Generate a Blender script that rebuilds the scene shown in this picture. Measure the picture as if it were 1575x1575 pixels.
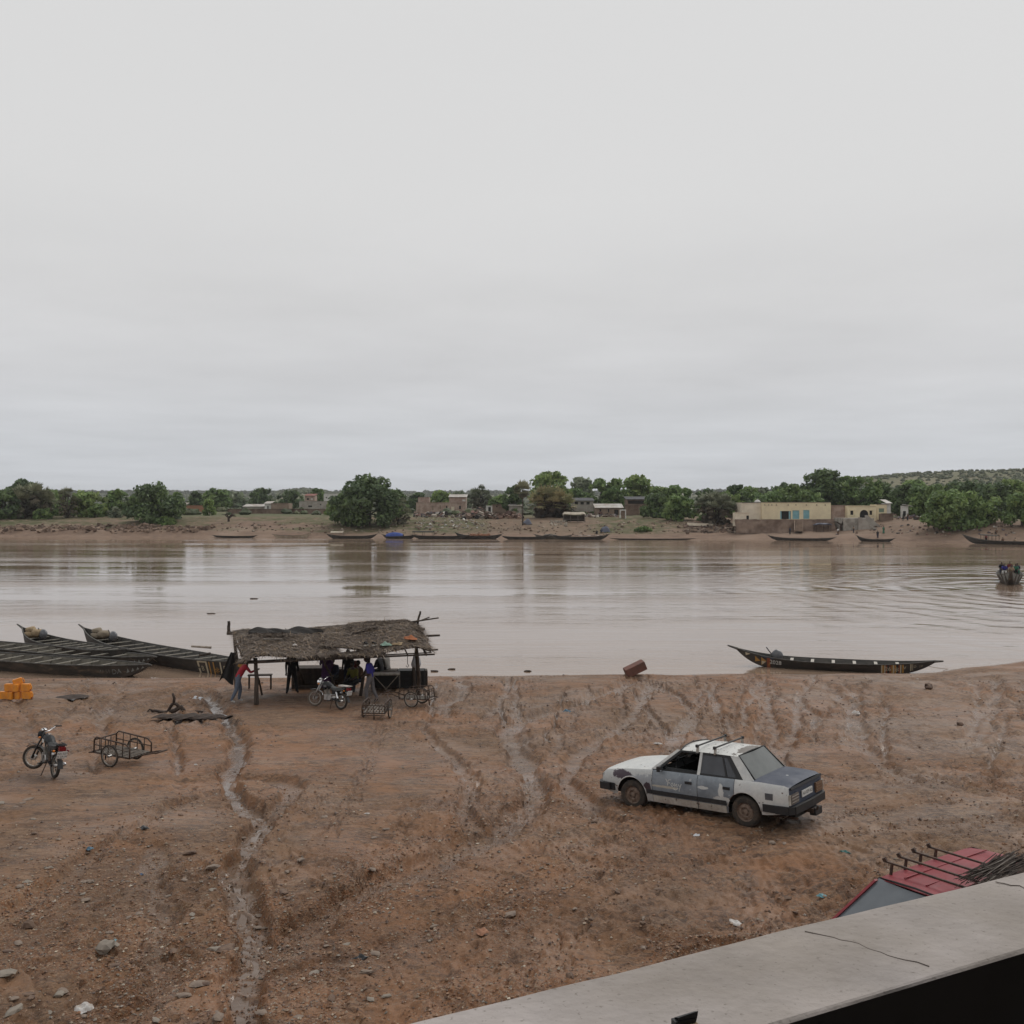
import bpy, bmesh, math, random
import numpy as np
from mathutils import Vector, Matrix, Euler

for _o in list(bpy.data.objects):
    bpy.data.objects.remove(_o)
SC = bpy.context.scene
COL = SC.collection
PI = math.pi
R = math.radians

# ---------------------------------------------------------------- camera
EYE = 8.6                                   # metres above the river
cam_d = bpy.data.cameras.new('camera')
cam_d.sensor_fit = 'HORIZONTAL'; cam_d.sensor_width = 36.0; cam_d.lens = 36.0
cam_d.shift_y = -12.5 / 1575.0
cam_d.clip_start = 0.05; cam_d.clip_end = 12000
cam = bpy.data.objects.new('camera', cam_d); COL.objects.link(cam)
cam.location = (0, 0, EYE); cam.rotation_euler = (PI / 2, 0, 0)
SC.camera = cam

# ---------------------------------------------------------------- world: bright overcast over a Nishita sky
SUN_EL, SUN_AZ = R(48), R(40)              # azimuth from +Y towards +X
world = bpy.data.worlds.new('World'); SC.world = world
world.use_nodes = True
wn, wl = world.node_tree.nodes, world.node_tree.links
wn.clear()
w_out = wn.new('ShaderNodeOutputWorld'); w_bg = wn.new('ShaderNodeBackground')
w_bg.inputs['Strength'].default_value = 0.1
wl.new(w_bg.outputs[0], w_out.inputs[0])
w_sky = wn.new('ShaderNodeTexSky'); w_sky.sky_type = 'NISHITA'; w_sky.sun_disc = False
w_sky.sun_elevation = SUN_EL; w_sky.sun_rotation = SUN_AZ; w_sky.altitude = 30
w_sky.air_density = 1.0; w_sky.dust_density = 3.0
w_tc = wn.new('ShaderNodeTexCoord')
w_sep = wn.new('ShaderNodeSeparateXYZ'); wl.new(w_tc.outputs['Generated'], w_sep.inputs[0])
w_ramp = wn.new('ShaderNodeValToRGB'); wl.new(w_sep.outputs['Z'], w_ramp.inputs[0])
cr = w_ramp.color_ramp
cr.elements[0].position = 0.0; cr.elements[0].color = (0.60, 0.625, 0.665, 1)
cr.elements[1].position = 1.0; cr.elements[1].color = (0.72, 0.72, 0.72, 1)
for pos, c in ((0.05, (0.605, 0.625, 0.655, 1)), (0.12, (0.62, 0.625, 0.64, 1)), (0.19, (0.66, 0.66, 0.665, 1)), (0.28, (0.70, 0.70, 0.70, 1))):
    e = cr.elements.new(pos); e.color = c
# cloud layer: noise on a flat sheet overhead (direction / height)
w_zc = wn.new('ShaderNodeMath'); w_zc.operation = 'MAXIMUM'; w_zc.inputs[1].default_value = 0.0
wl.new(w_sep.outputs['Z'], w_zc.inputs[0])
w_za = wn.new('ShaderNodeMath'); w_za.operation = 'ADD'; w_za.inputs[1].default_value = 0.05
wl.new(w_zc.outputs[0], w_za.inputs[0])
w_comb = wn.new('ShaderNodeCombineXYZ')
for ax in ('X', 'Y'):
    d = wn.new('ShaderNodeMath'); d.operation = 'DIVIDE'
    wl.new(w_sep.outputs[ax], d.inputs[0]); wl.new(w_za.outputs[0], d.inputs[1]); wl.new(d.outputs[0], w_comb.inputs[ax])
w_n1 = wn.new('ShaderNodeTexNoise'); w_n1.inputs['Scale'].default_value = 0.55; w_n1.inputs['Detail'].default_value = 6; w_n1.inputs['Roughness'].default_value = 0.55
wl.new(w_comb.outputs[0], w_n1.inputs['Vector'])
w_cr = wn.new('ShaderNodeMapRange'); w_cr.inputs[1].default_value = 0.3; w_cr.inputs[2].default_value = 0.7
w_cr.inputs[3].default_value = 0.92; w_cr.inputs[4].default_value = 1.07
wl.new(w_n1.outputs['Fac'], w_cr.inputs[0])
# clouds fade out into the even grey higher up
w_fade = wn.new('ShaderNodeMapRange'); w_fade.inputs[1].default_value = 0.16; w_fade.inputs[2].default_value = 0.3
w_fade.inputs[3].default_value = 1.0; w_fade.inputs[4].default_value = 0.12
wl.new(w_sep.outputs['Z'], w_fade.inputs[0])
w_cm = wn.new('ShaderNodeMix'); w_cm.data_type = 'FLOAT'; w_cm.inputs[2].default_value = 1.0
wl.new(w_fade.outputs[0], w_cm.inputs[0]); wl.new(w_cr.outputs[0], w_cm.inputs[3])
w_mul = wn.new('ShaderNodeVectorMath'); w_mul.operation = 'SCALE'
wl.new(w_ramp.outputs[0], w_mul.inputs[0])
w_ten = wn.new('ShaderNodeMath'); w_ten.operation = 'MULTIPLY'; w_ten.inputs[1].default_value = 10.0
wl.new(w_cm.outputs[0], w_ten.inputs[0]); wl.new(w_ten.outputs[0], w_mul.inputs['Scale'])
w_hsv = wn.new('ShaderNodeHueSaturation'); w_hsv.inputs['Saturation'].default_value = 0.35
wl.new(w_sky.outputs[0], w_hsv.inputs['Color'])
w_mix = wn.new('ShaderNodeMix'); w_mix.data_type = 'RGBA'; w_mix.inputs[0].default_value = 0.985
wl.new(w_hsv.outputs[0], w_mix.inputs[6]); wl.new(w_mul.outputs[0], w_mix.inputs[7])
wl.new(w_mix.outputs[2], w_bg.inputs['Color'])

sun_d = bpy.data.lights.new('sun', 'SUN'); sun_d.energy = 1.1; sun_d.angle = R(25); sun_d.color = (1.0, 0.97, 0.92)
sun = bpy.data.objects.new('sun', sun_d); COL.objects.link(sun)
_sd = Vector((math.sin(SUN_AZ) * math.cos(SUN_EL), math.cos(SUN_AZ) * math.cos(SUN_EL), math.sin(SUN_EL)))
sun.rotation_euler = _sd.to_track_quat('Z', 'Y').to_euler()
sun.location = (0, 0, 60)

SC.view_settings.view_transform = 'Standard'; SC.view_settings.look = 'None'
SC.view_settings.exposure = 0.0; SC.view_settings.gamma = 1.0; SC.view_settings.use_curve_mapping = False
SC.render.engine = 'CYCLES'
SC.cycles.use_denoising = True
SC.cycles.max_bounces = 6; SC.cycles.diffuse_bounces = 3; SC.cycles.glossy_bounces = 3
SC.cycles.transparent_max_bounces = 8; SC.cycles.caustics_reflective = False; SC.cycles.caustics_refractive = False

# ---------------------------------------------------------------- numpy noise
def _hash(ix, iy, s):
    h = (ix.astype(np.int64) * 374761393 + iy.astype(np.int64) * 668265263 + s * 1442695041) & 0x7fffffff
    h = ((h ^ (h >> 13)) * 1274126177) & 0x7fffffff
    return ((h ^ (h >> 16)) & 0xffff) / 65535.0
def vnoise(x, y, s=0):
    x = np.asarray(x, float); y = np.asarray(y, float)
    ix = np.floor(x); iy = np.floor(y); fx = x - ix; fy = y - iy
    ux = fx * fx * fx * (fx * (fx * 6 - 15) + 10); uy = fy * fy * fy * (fy * (fy * 6 - 15) + 10)
    a = _hash(ix, iy, s); b = _hash(ix + 1, iy, s); c = _hash(ix, iy + 1, s); d = _hash(ix + 1, iy + 1, s)
    return (a + (b - a) * ux) * (1 - uy) + (c + (d - c) * ux) * uy      # 0..1
def fbm(x, y, o=4, s=0, g=0.5):
    t = 0; amp = 1; n = 0
    for k in range(o):
        t = t + amp * vnoise(x * 2.03 ** k + 17.3 * k, y * 2.03 ** k - 9.1 * k, s + k); n += amp; amp *= g
    return t / n
def ridged(x, y, o=3, s=0):
    t = 0; amp = 1; n = 0
    for k in range(o):
        t = t + amp * (1 - np.abs(2 * vnoise(x * 2.1 ** k + 5.7 * k, y * 2.1 ** k + 3.3 * k, s + k) - 1)); n += amp; amp *= 0.5
    return t / n
def sstep(a, b, x):
    t = np.clip((x - a) / (b - a), 0, 1)
    return t * t * (3 - 2 * t)

# ---------------------------------------------------------------- objects
def tag(o, label=None, cat=None, group=None, kind=None):
    if label: o['label'] = label
    if cat: o['category'] = cat
    if group: o['group'] = group
    if kind: o['kind'] = kind
    return o
def thing(name, label, cat, loc=(0, 0, 0), rz=0.0, group=None, rot=None):
    o = bpy.data.objects.new(name, None); COL.objects.link(o)
    o.empty_display_size = 0.2
    o.location = loc; o.rotation_euler = rot if rot is not None else (0, 0, rz)
    return tag(o, label, cat, group)
def link(name, me, parent=None, loc=None, rot=None, scale=None):
    o = bpy.data.objects.new(name, me); COL.objects.link(o)
    if parent is not None: o.parent = parent
    if loc is not None: o.location = loc
    if rot is not None: o.rotation_euler = rot
    if scale is not None: o.scale = scale
    return o
def copy_tree(o, parent=None):
    c = o.copy(); COL.objects.link(c); c.parent = parent
    for ch in list(o.children): copy_tree(ch, c)
    return c

class MB:
    """collects faces and links them as one mesh object"""
    def __init__(s): s.v = []; s.f = []; s.mi = []; s.cur = 0
    def add(s, vs, fs):
        b = len(s.v); s.v += [tuple(p) for p in vs]
        s.f += [tuple(i + b for i in f) for f in fs]; s.mi += [s.cur] * len(fs)
        return s
    def box(s, c, d, rot=None, taper=1.0):
        hx, hy, hz = d[0] / 2, d[1] / 2, d[2] / 2
        ps = []
        for z in (-1, 1):
            k = taper if z > 0 else 1.0
            for x, y in ((-1, -1), (1, -1), (1, 1), (-1, 1)): ps.append(Vector((x * hx * k, y * hy * k, z * hz)))
        if rot is not None:
            m = Euler(rot).to_matrix() if not isinstance(rot, Matrix) else rot
            ps = [m @ p for p in ps]
        c = Vector(c)
        return s.add([p + c for p in ps], [(3, 2, 1, 0), (4, 5, 6, 7), (0, 1, 5, 4), (1, 2, 6, 5), (2, 3, 7, 6), (3, 0, 4, 7)])
    def bar(s, p, q, w, h=None, up=(0, 0, 1)):
        """rectangular beam from p to q"""
        h = h or w; p = Vector(p); q = Vector(q); d = (q - p)
        if d.length < 1e-6: return s
        d.normalize(); u = Vector(up)
        if abs(d.dot(u)) > 0.97: u = Vector((1, 0, 0))
        a = d.cross(u).normalized(); b = a.cross(d)
        ps = [e + a * (x * w / 2) + b * (y * h / 2) for e in (p, q) for x, y in ((-1, -1), (1, -1), (1, 1), (-1, 1))]
        return s.add(ps, [(0, 1, 2, 3), (7, 6, 5, 4), (0, 4, 5, 1), (1, 5, 6, 2), (2, 6, 7, 3), (3, 7, 4, 0)])
    def tube(s, path, r, n=8, closed=False, cap=True):
        path = [Vector(p) for p in path]; m = len(path)
        rs = r if isinstance(r, (list, tuple)) else [r] * m
        vs = []; prev = None
        for i, p in enumerate(path):
            if closed: d = path[(i + 1) % m] - path[i - 1]
            else: d = path[min(i + 1, m - 1)] - path[max(i - 1, 0)]
            if d.length < 1e-9: d = Vector((0, 0, 1))
            d.normalize()
            if prev is None:
                u = Vector((0, 0, 1)) if abs(d.z) < 0.9 else Vector((1, 0, 0))
                a = d.cross(u).normalized()
            else:
                a = (prev - d * prev.dot(d))
                a = a.normalized() if a.length > 1e-6 else d.orthogonal().normalized()
            prev = a; b = d.cross(a)
            for k in range(n):
                t = 2 * PI * k / n
                vs.append(p + (a * math.cos(t) + b * math.sin(t)) * rs[i])
        fs = []
        for i in range(m if closed else m - 1):
            j = (i + 1) % m
            for k in range(n):
                l = (k + 1) % n
                fs.append((i * n + k, i * n + l, j * n + l, j * n + k))
        if cap and not closed:
            fs.append(tuple(range(n))[::-1]); fs.append(tuple((m - 1) * n + k for k in range(n)))
        return s.add(vs, fs)
    def lathe(s, prof, n=16, mat=None, closed=False):
        """profile of (radius, height) round local Z; mat maps to place"""
        vs = []
        for r, z in prof:
            for k in range(n):
                t = 2 * PI * k / n; vs.append(Vector((r * math.cos(t), r * math.sin(t), z)))
        if mat is not None: vs = [mat @ p for p in vs]
        fs = []; m = len(prof)
        for i in range(m if closed else m - 1):
            j = (i + 1) % m
            for k in range(n):
                l = (k + 1) % n; fs.append((i * n + k, i * n + l, j * n + l, j * n + k))
        return s.add(vs, fs)
    def grid(s, fn, nu, nv):
        vs = [fn(i / nu, j / nv) for i in range(nu + 1) for j in range(nv + 1)]
        fs = [(i * (nv + 1) + j, (i + 1) * (nv + 1) + j, (i + 1) * (nv + 1) + j + 1, i * (nv + 1) + j + 1) for i in range(nu) for j in range(nv)]
        return s.add(vs, fs)
    def slab(s, fn, nu, nv, th):
        """a sheet with thickness: fn(u,v) and fn shifted down by th"""
        top = [Vector(fn(i / nu, j / nv)) for i in range(nu + 1) for j in range(nv + 1)]
        b = len(top); w = nv + 1
        vs = top + [p - Vector((0, 0, th)) for p in top]; fs = []
        for i in range(nu):
            for j in range(nv):
                q = (i * w + j, (i + 1) * w + j, (i + 1) * w + j + 1, i * w + j + 1)
                fs.append(q); fs.append(tuple(k + b for k in q[::-1]))
        for i in range(nu):
            fs.append((i * w, i * w + b, (i + 1) * w + b, (i + 1) * w)); k = nv
            fs.append((i * w + k, (i + 1) * w + k, (i + 1) * w + k + b, i * w + k + b))
        for j in range(nv):
            fs.append((j, j + 1, j + 1 + b, j + b)); k = nu * w
            fs.append((k + j, k + j + b, k + j + 1 + b, k + j + 1))
        return s.add(vs, fs)
    def poly(s, pts, th=None, nrm=None):
        """flat polygon, optionally thickened along nrm"""
        n = len(pts); pts = [Vector(p) for p in pts]
        if not th: return s.add(pts, [tuple(range(n))])
        d = Vector(nrm) * th
        return s.add(pts + [p - d for p in pts], [tuple(range(n)), tuple(range(2 * n - 1, n - 1, -1))] + [(i, i + n, (i + 1) % n + n, (i + 1) % n) for i in range(n)])
    def blob(s, c, rad, rng, n=6, m=4, jit=0.18):
        vs = []; c = Vector(c)
        vs.append(c + Vector((0, 0, rad[2])))
        for i in range(1, m):
            th = PI * i / m
            for k in range(n):
                ph = 2 * PI * (k + 0.5 * (i % 2)) / n; q = 1 + rng.uniform(-jit, jit)
                vs.append(c + Vector((rad[0] * math.sin(th) * math.cos(ph) * q, rad[1] * math.sin(th) * math.sin(ph) * q, rad[2] * math.cos(th) * q)))
        vs.append(c - Vector((0, 0, rad[2])))
        fs = [(0, 1 + k, 1 + (k + 1) % n) for k in range(n)]
        for i in range(m - 2):
            for k in range(n):
                a = 1 + i * n; b = a + n; fs.append((a + k, b + k, b + (k + 1) % n, a + (k + 1) % n))
        L = len(vs) - 1; a = 1 + (m - 2) * n
        fs += [(L, a + (k + 1) % n, a + k) for k in range(n)]
        return s.add(vs, fs)
    def mesh(s, name, mats, smooth=False, sharp=None):
        me = bpy.data.meshes.new(name)
        me.from_pydata(s.v, [], s.f); me.update()
        for m in (mats if isinstance(mats, (list, tuple)) else [mats]): me.materials.append(MAT[m] if isinstance(m, str) else m)
        if any(s.mi): me.polygons.foreach_set('material_index', s.mi)
        if smooth:
            me.polygons.foreach_set('use_smooth', [True] * len(me.polygons))
            if sharp: me.set_sharp_from_angle(angle=R(sharp))
        return me
    def build(s, name, mats, parent=None, smooth=False, sharp=None, loc=None, rot=None):
        return link(name, s.mesh(name, mats, smooth, sharp), parent, loc, rot)

def np_mesh(name, V, F, mats, smooth=True):
    """fast mesh from numpy: V (n,3), F (m,k)"""
    me = bpy.data.meshes.new(name); V = np.asarray(V, np.float32); F = np.asarray(F, np.int32)
    me.vertices.add(len(V)); me.vertices.foreach_set('co', V.ravel())
    k = F.shape[1]; me.loops.add(F.size); me.loops.foreach_set('vertex_index', F.ravel())
    me.polygons.add(len(F)); me.polygons.foreach_set('loop_start', np.arange(0, F.size, k, dtype=np.int32))
    me.polygons.foreach_set('use_smooth', np.full(len(F), smooth))
    me.update(calc_edges=True); me.validate()
    for m in (mats if isinstance(mats, (list, tuple)) else [mats]): me.materials.append(MAT[m] if isinstance(m, str) else m)
    return me
def vattr(me, name, vals):
    a = me.attributes.new(name, 'FLOAT', 'POINT'); a.data.foreach_set('value', np.asarray(vals, np.float32).ravel())
def vcolor(me, name, cols):
    a = me.attributes.new(name, 'FLOAT_COLOR', 'POINT')
    c = np.ones((len(me.vertices), 4), np.float32); c[:, :3] = cols; a.data.foreach_set('color', c.ravel())

_TXT = {}
def text_faces(txt, size=1.0):
    if txt not in _TXT: _TXT[txt] = _text_faces(txt)
    vs, fs = _TXT[txt]; return [(a * size, b * size) for a, b in vs], fs
def _text_faces(txt, size=1.0):
    """2-D outline faces of a word from the built-in font"""
    cu = bpy.data.curves.new('lettering', 'FONT'); cu.body = txt; cu.size = size; cu.align_x = 'CENTER'; cu.align_y = 'CENTER'
    cu.resolution_u = 3
    ob = bpy.data.objects.new('lettering', cu); COL.objects.link(ob)
    bpy.context.view_layer.update()
    dg = bpy.context.evaluated_depsgraph_get()
    me = bpy.data.meshes.new_from_object(ob.evaluated_get(dg))
    vs = [(v.co.x, v.co.y) for v in me.vertices]; fs = [tuple(p.vertices) for p in me.polygons]
    bpy.data.objects.remove(ob); bpy.data.meshes.remove(me); bpy.data.curves.remove(cu)
    return vs, fs
for _t in ('2028', '26', '*', 'V', 'O', '| o', 'DA', 'W 51', 'B', 'D', 'AA 029 A2', 'AA 027', 'A 2A M', 'A 4 A', '0 21'): text_faces(_t)
# ---------------------------------------------------------------- materials
MAT = {}
def nodes_of(name):
    m = bpy.data.materials.new(name); m.use_nodes = True; MAT[name] = m
    nt = m.node_tree; return m, nt, nt.nodes, nt.links, nt.nodes['Principled BSDF']
def N(nodes, t, **kw):
    n = nodes.new(t)
    for k, v in kw.items():
        if k.startswith('i_'): n.inputs[k[2:].replace('_', ' ')].default_value = v
        else: setattr(n, k, v)
    return n
def ramp(nodes, stops, interp='LINEAR'):
    r = nodes.new('ShaderNodeValToRGB'); r.color_ramp.interpolation = interp; e = r.color_ramp.elements
    while len(e) > 1: e.remove(e[0])
    e[0].position = stops[0][0]; e[0].color = (*stops[0][1], 1)
    for p, c in stops[1:]:
        x = e.new(p); x.color = (*c, 1)
    return r
def mixc(nodes, links, fac, a, b, bt='MIX'):
    m = nodes.new('ShaderNodeMix'); m.data_type = 'RGBA'; m.blend_type = bt
    for s, k in ((fac, 0), (a, 6), (b, 7)):
        if isinstance(s, (int, float)): m.inputs[k].default_value = s
        elif isinstance(s, (tuple, list)): m.inputs[k].default_value = (*s[:3], 1)
        else: links.new(s, m.inputs[k])
    return m.outputs[2]
def pm(name, col, rough=0.7, metal=0.0, col2=None, scale=4.0, lo=0.4, hi=0.6, bump=0.0, bscale=None, spec=0.5, var=0.12, stretch=None, coat=0.0, col3=None, scale3=9.0, lo3=0.62, hi3=0.68):
    """painted / worn surface: base colour, value mottling, an optional second colour in patches and a third in chips"""
    m, nt, n, l, b = nodes_of(name)
    tc = n.new('ShaderNodeTexCoord'); vec = tc.outputs['Object']
    if stretch:
        mp = n.new('ShaderNodeMapping'); mp.inputs['Scale'].default_value = stretch; l.new(vec, mp.inputs[0]); vec = mp.outputs[0]
    nz = N(n, 'ShaderNodeTexNoise'); nz.inputs['Scale'].default_value = scale; nz.inputs['Detail'].default_value = 6; nz.inputs['Roughness'].default_value = 0.6; l.new(vec, nz.inputs['Vector'])
    base = col
    if col2:
        r = n.new('ShaderNodeMapRange'); r.inputs[1].default_value = lo; r.inputs[2].default_value = hi; l.new(nz.outputs['Fac'], r.inputs[0])
        base = mixc(n, l, r.outputs[0], col, col2)
    if col3:
        z3 = N(n, 'ShaderNodeTexNoise'); z3.inputs['Scale'].default_value = scale3; z3.inputs['Detail'].default_value = 5; l.new(vec, z3.inputs['Vector'])
        r3 = n.new('ShaderNodeMapRange'); r3.inputs[1].default_value = lo3; r3.inputs[2].default_value = hi3; l.new(z3.outputs['Fac'], r3.inputs[0])
        base = mixc(n, l, r3.outputs[0], base, col3)
    if var:
        v = N(n, 'ShaderNodeTexNoise'); v.inputs['Scale'].default_value = scale * 2.7; v.inputs['Detail'].default_value = 4; l.new(vec, v.inputs['Vector'])
        rv = n.new('ShaderNodeMapRange'); rv.inputs[1].default_value = 0.25; rv.inputs[2].default_value = 0.75; rv.inputs[3].default_value = 1 - var; rv.inputs[4].default_value = 1 + var; l.new(v.outputs['Fac'], rv.inputs[0])
        sc = n.new('ShaderNodeVectorMath'); sc.operation = 'SCALE'; l.new(rv.outputs[0], sc.inputs['Scale'])
        if isinstance(base, tuple): sc.inputs[0].default_value = base
        else: l.new(base, sc.inputs[0])
        base = sc.outputs[0]
    if isinstance(base, tuple): b.inputs['Base Color'].default_value = (*base, 1)
    else: l.new(base, b.inputs['Base Color'])
    b.inputs['Roughness'].default_value = rough; b.inputs['Metallic'].default_value = metal
    b.inputs['Specular IOR Level'].default_value = spec
    if coat: b.inputs['Coat Weight'].default_value = coat; b.inputs['Coat Roughness'].default_value = 0.15
    if bump:
        bn = N(n, 'ShaderNodeTexNoise'); bn.inputs['Scale'].default_value = bscale or scale * 4; bn.inputs['Detail'].default_value = 5; l.new(vec, bn.inputs['Vector'])
        bp = n.new('ShaderNodeBump'); bp.inputs['Strength'].default_value = 0.6; bp.inputs['Distance'].default_value = bump
        l.new(bn.outputs['Fac'], bp.inputs['Height']); l.new(bp.outputs[0], b.inputs['Normal'])
    return m
def vcmat(name, rough=0.85, spec=0.3, var=0.15, scale=20, translucent=0.0):
    """colour carried per piece by a colour attribute (each stone, leaf or scrap has its own colour)"""
    m, nt, n, l, b = nodes_of(name)
    a = n.new('ShaderNodeVertexColor'); a.layer_name = 'col'
    tc = n.new('ShaderNodeTexCoord'); v = N(n, 'ShaderNodeTexNoise'); v.inputs['Scale'].default_value = scale; l.new(tc.outputs['Object'], v.inputs['Vector'])
    rv = n.new('ShaderNodeMapRange'); rv.inputs[1].default_value = 0.25; rv.inputs[2].default_value = 0.75; rv.inputs[3].default_value = 1 - var; rv.inputs[4].default_value = 1 + var; l.new(v.outputs['Fac'], rv.inputs[0])
    sc = n.new('ShaderNodeVectorMath'); sc.operation = 'SCALE'; l.new(a.outputs['Color'], sc.inputs[0]); l.new(rv.outputs[0], sc.inputs['Scale'])
    l.new(sc.outputs[0], b.inputs['Base Color']); b.inputs['Roughness'].default_value = rough; b.inputs['Specular IOR Level'].default_value = spec
    if translucent:
        t = n.new('ShaderNodeBsdfTranslucent'); l.new(sc.outputs[0], t.inputs['Color']); mx = n.new('ShaderNodeMixShader'); mx.inputs[0].default_value = translucent
        out = n['Material Output']; l.new(b.outputs[0], mx.inputs[1]); l.new(t.outputs[0], mx.inputs[2]); l.new(mx.outputs[0], out.inputs[0])
    return m

pm('plaster_inner_shade', (0.10, 0.088, 0.08), 0.95, scale=3)  # inner parapet face: its shade is painted in as darker plaster
pm('plaster_parapet', (0.44, 0.395, 0.375), 0.8, col2=(0.33, 0.288, 0.255), scale=2.4, lo=0.44, hi=0.66, bump=0.005, bscale=55, var=0.2, col3=(0.24, 0.21, 0.185), scale3=120, lo3=0.62, hi3=0.72)
pm('plaster_dark', (0.10, 0.09, 0.085), 0.9, scale=2, bump=0.002, bscale=50)
pm('black_rubber', (0.014, 0.014, 0.015), 0.6, scale=30)
pm('tyre', (0.030, 0.025, 0.021), 0.85, col2=(0.085, 0.06, 0.042), scale=9, lo=0.45, hi=0.7, bump=0.002, bscale=80)
pm('tyre_dusty', (0.11, 0.09, 0.07), .85, col2=(.12, .09, .07), scale=9)
pm('black_plastic', (0.014, 0.014, 0.016), 0.55, scale=20, col2=(0.04, 0.034, 0.03), lo=0.5, hi=0.8)
pm('rust_rim', (0.20, 0.145, 0.11), 0.7, col2=(0.10, 0.06, 0.04), scale=14, lo=0.4, hi=0.65)
pm('rust_metal', (0.085, 0.05, 0.034), 0.7, metal=0.2, col2=(0.04, 0.028, 0.022), scale=12)
pm('chrome', (0.72, 0.72, 0.73), 0.18, metal=1.0, scale=20, var=0.1)
pm('alloy', (0.42, 0.41, 0.40), 0.38, metal=0.85, scale=30, col2=(0.2, 0.16, 0.12), lo=0.5, hi=0.8)
pm('wheel_steel', (0.36, 0.34, 0.31), 0.5, metal=0.5, scale=20, col2=(0.2, 0.14, 0.1), lo=0.45, hi=0.75)
pm('moto_black', (0.011, 0.012, 0.014), 0.5, scale=10, spec=0.35)
pm('moto_seat', (0.016, 0.015, 0.015), 0.55, scale=30)
pm('red_lens', (0.16, 0.008, 0.012), 0.2, scale=20)
pm('amber_lens', (0.6, 0.18, 0.02), 0.25, scale=20)
pm('white_plate', (0.62, 0.62, 0.60), 0.5, scale=12, var=0.08)
pm('ink_black', (0.02, 0.02, 0.022), 0.6, scale=10)
pm('white_paint', (0.60, 0.59, 0.56), 0.7, scale=10)
pm('chalk', (0.62, 0.62, 0.60), 0.9, scale=30)
pm('jerrycan', (0.78, 0.30, 0.03), 0.42, col2=(0.66, 0.26, 0.05), scale=5, var=0.08)
pm('jerrycan_cap', (0.35, 0.10, 0.02), 0.5, scale=5)
pm('wood_dark', (0.075, 0.055, 0.042), 0.85, col2=(0.035, 0.027, 0.022), scale=7, bump=0.004, bscale=40, stretch=(1, 1, 0.2))
pm('black_wood', (0.022, 0.021, 0.021), .8, scale=5)
pm('wood_grey', (0.20, 0.175, 0.15), 0.85, col2=(0.10, 0.085, 0.07), scale=6, bump=0.003, bscale=40, stretch=(1, 1, 0.3))
pm('wood_pale', (0.36, 0.31, 0.26), 0.8, col2=(0.22, 0.18, 0.14), scale=6)
pm('driftwood', (0.06, 0.042, 0.032), 0.9, col2=(0.03, 0.02, 0.016), scale=9, bump=0.008, bscale=30)
pm('boat_tar', (0.028, 0.025, 0.023), 0.6, col2=(0.075, 0.06, 0.048), scale=3, lo=0.45, hi=0.75, bump=0.003, bscale=25, stretch=(0.4, 1, 1))
pm('boat_inside', (0.048, 0.046, 0.042), 0.75, col2=(0.10, 0.09, 0.076), scale=3, lo=0.4, hi=0.7, bump=0.003, bscale=25, stretch=(0.4, 1, 1))
pm('boat_weathered', (0.085, 0.078, 0.064), 0.85, col2=(0.16, 0.145, 0.115), scale=3, lo=0.4, hi=0.7, bump=0.004, bscale=25, stretch=(0.4, 1, 1))
pm('boat_weather_tar', (0.040, 0.034, 0.029), 0.8, col2=(0.085, 0.065, 0.05), scale=2.5, lo=0.42, hi=0.65, bump=0.004, bscale=25, stretch=(0.4, 1, 1), col3=(0.15, 0.11, 0.07), scale3=5, lo3=0.6, hi3=0.75)
pm('boat_rim', (0.10, 0.095, 0.085), 0.7, col2=(0.05, 0.045, 0.04), scale=4)
pm('boat_thwart', (0.20, 0.19, 0.16), 0.75, col2=(0.30, 0.275, 0.23), scale=5)
pm('thwart_white', (0.50, 0.47, 0.42), 0.7, col2=(0.3, 0.27, 0.23), scale=6)
pm('paint_ochre', (0.36, 0.19, 0.05), 0.6, scale=12); pm('paint_cream', (0.46, 0.40, 0.29), 0.6, scale=12)
pm('paint_redbrown', (0.22, 0.06, 0.03), 0.6, scale=12); pm('paint_blue', (0.05, 0.09, 0.16), 0.6, scale=12)
pm('paint_grey', (0.22, 0.225, 0.21), 0.7, col2=(0.11, 0.115, 0.11), scale=9, lo=0.45, hi=0.6)
pm('boat_pale', (0.42, 0.36, 0.28), 0.8, col2=(0.3, 0.24, 0.18), scale=2)
pm('motor_grey', (0.08, 0.085, 0.095), 0.35, col2=(0.13, 0.13, 0.135), scale=6)
pm('sack', (0.36, 0.27, 0.16), 0.9, col2=(0.24, 0.17, 0.10), scale=10, bump=0.01, bscale=20)
pm('rope', (0.22, 0.18, 0.13), 0.95, scale=20)
pm('black_cloth', (0.018, 0.017, 0.017), 0.95, scale=8)
pm('plastic_bag', (0.55, 0.57, 0.60), 0.35, col2=(0.40, 0.42, 0.45), scale=9)
pm('crate_red', (0.17, 0.075, 0.055), 0.8, col2=(0.12, 0.06, 0.045), scale=3, bump=0.003)
pm('blue_tarp', (0.022, 0.045, 0.22), 0.6, col2=(0.03, 0.07, 0.28), scale=2); pm('tarp_grey', (0.12, 0.13, 0.17), 0.7, scale=2)
pm('litter_blue', (0.04, 0.10, 0.15), 0.5, scale=10); pm('litter_cyan', (0.10, 0.26, 0.30), 0.5, scale=10)
pm('litter_white', (0.50, 0.48, 0.46), 0.55, col2=(0.33, 0.28, 0.24), scale=14, lo=0.45, hi=0.65)
pm('litter_black', (0.015, 0.016, 0.018), 0.35, scale=10); pm('litter_green', (0.02, 0.12, 0.11), 0.6, scale=10)
pm('stone_grey', (0.25, 0.21, 0.17), 0.75, col2=(0.19, 0.165, 0.135), scale=6, bump=0.006, bscale=18)
pm('stone_brown', (0.17, 0.11, 0.075), 0.8, col2=(0.09, 0.055, 0.04), scale=6, bump=0.01, bscale=18)
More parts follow.
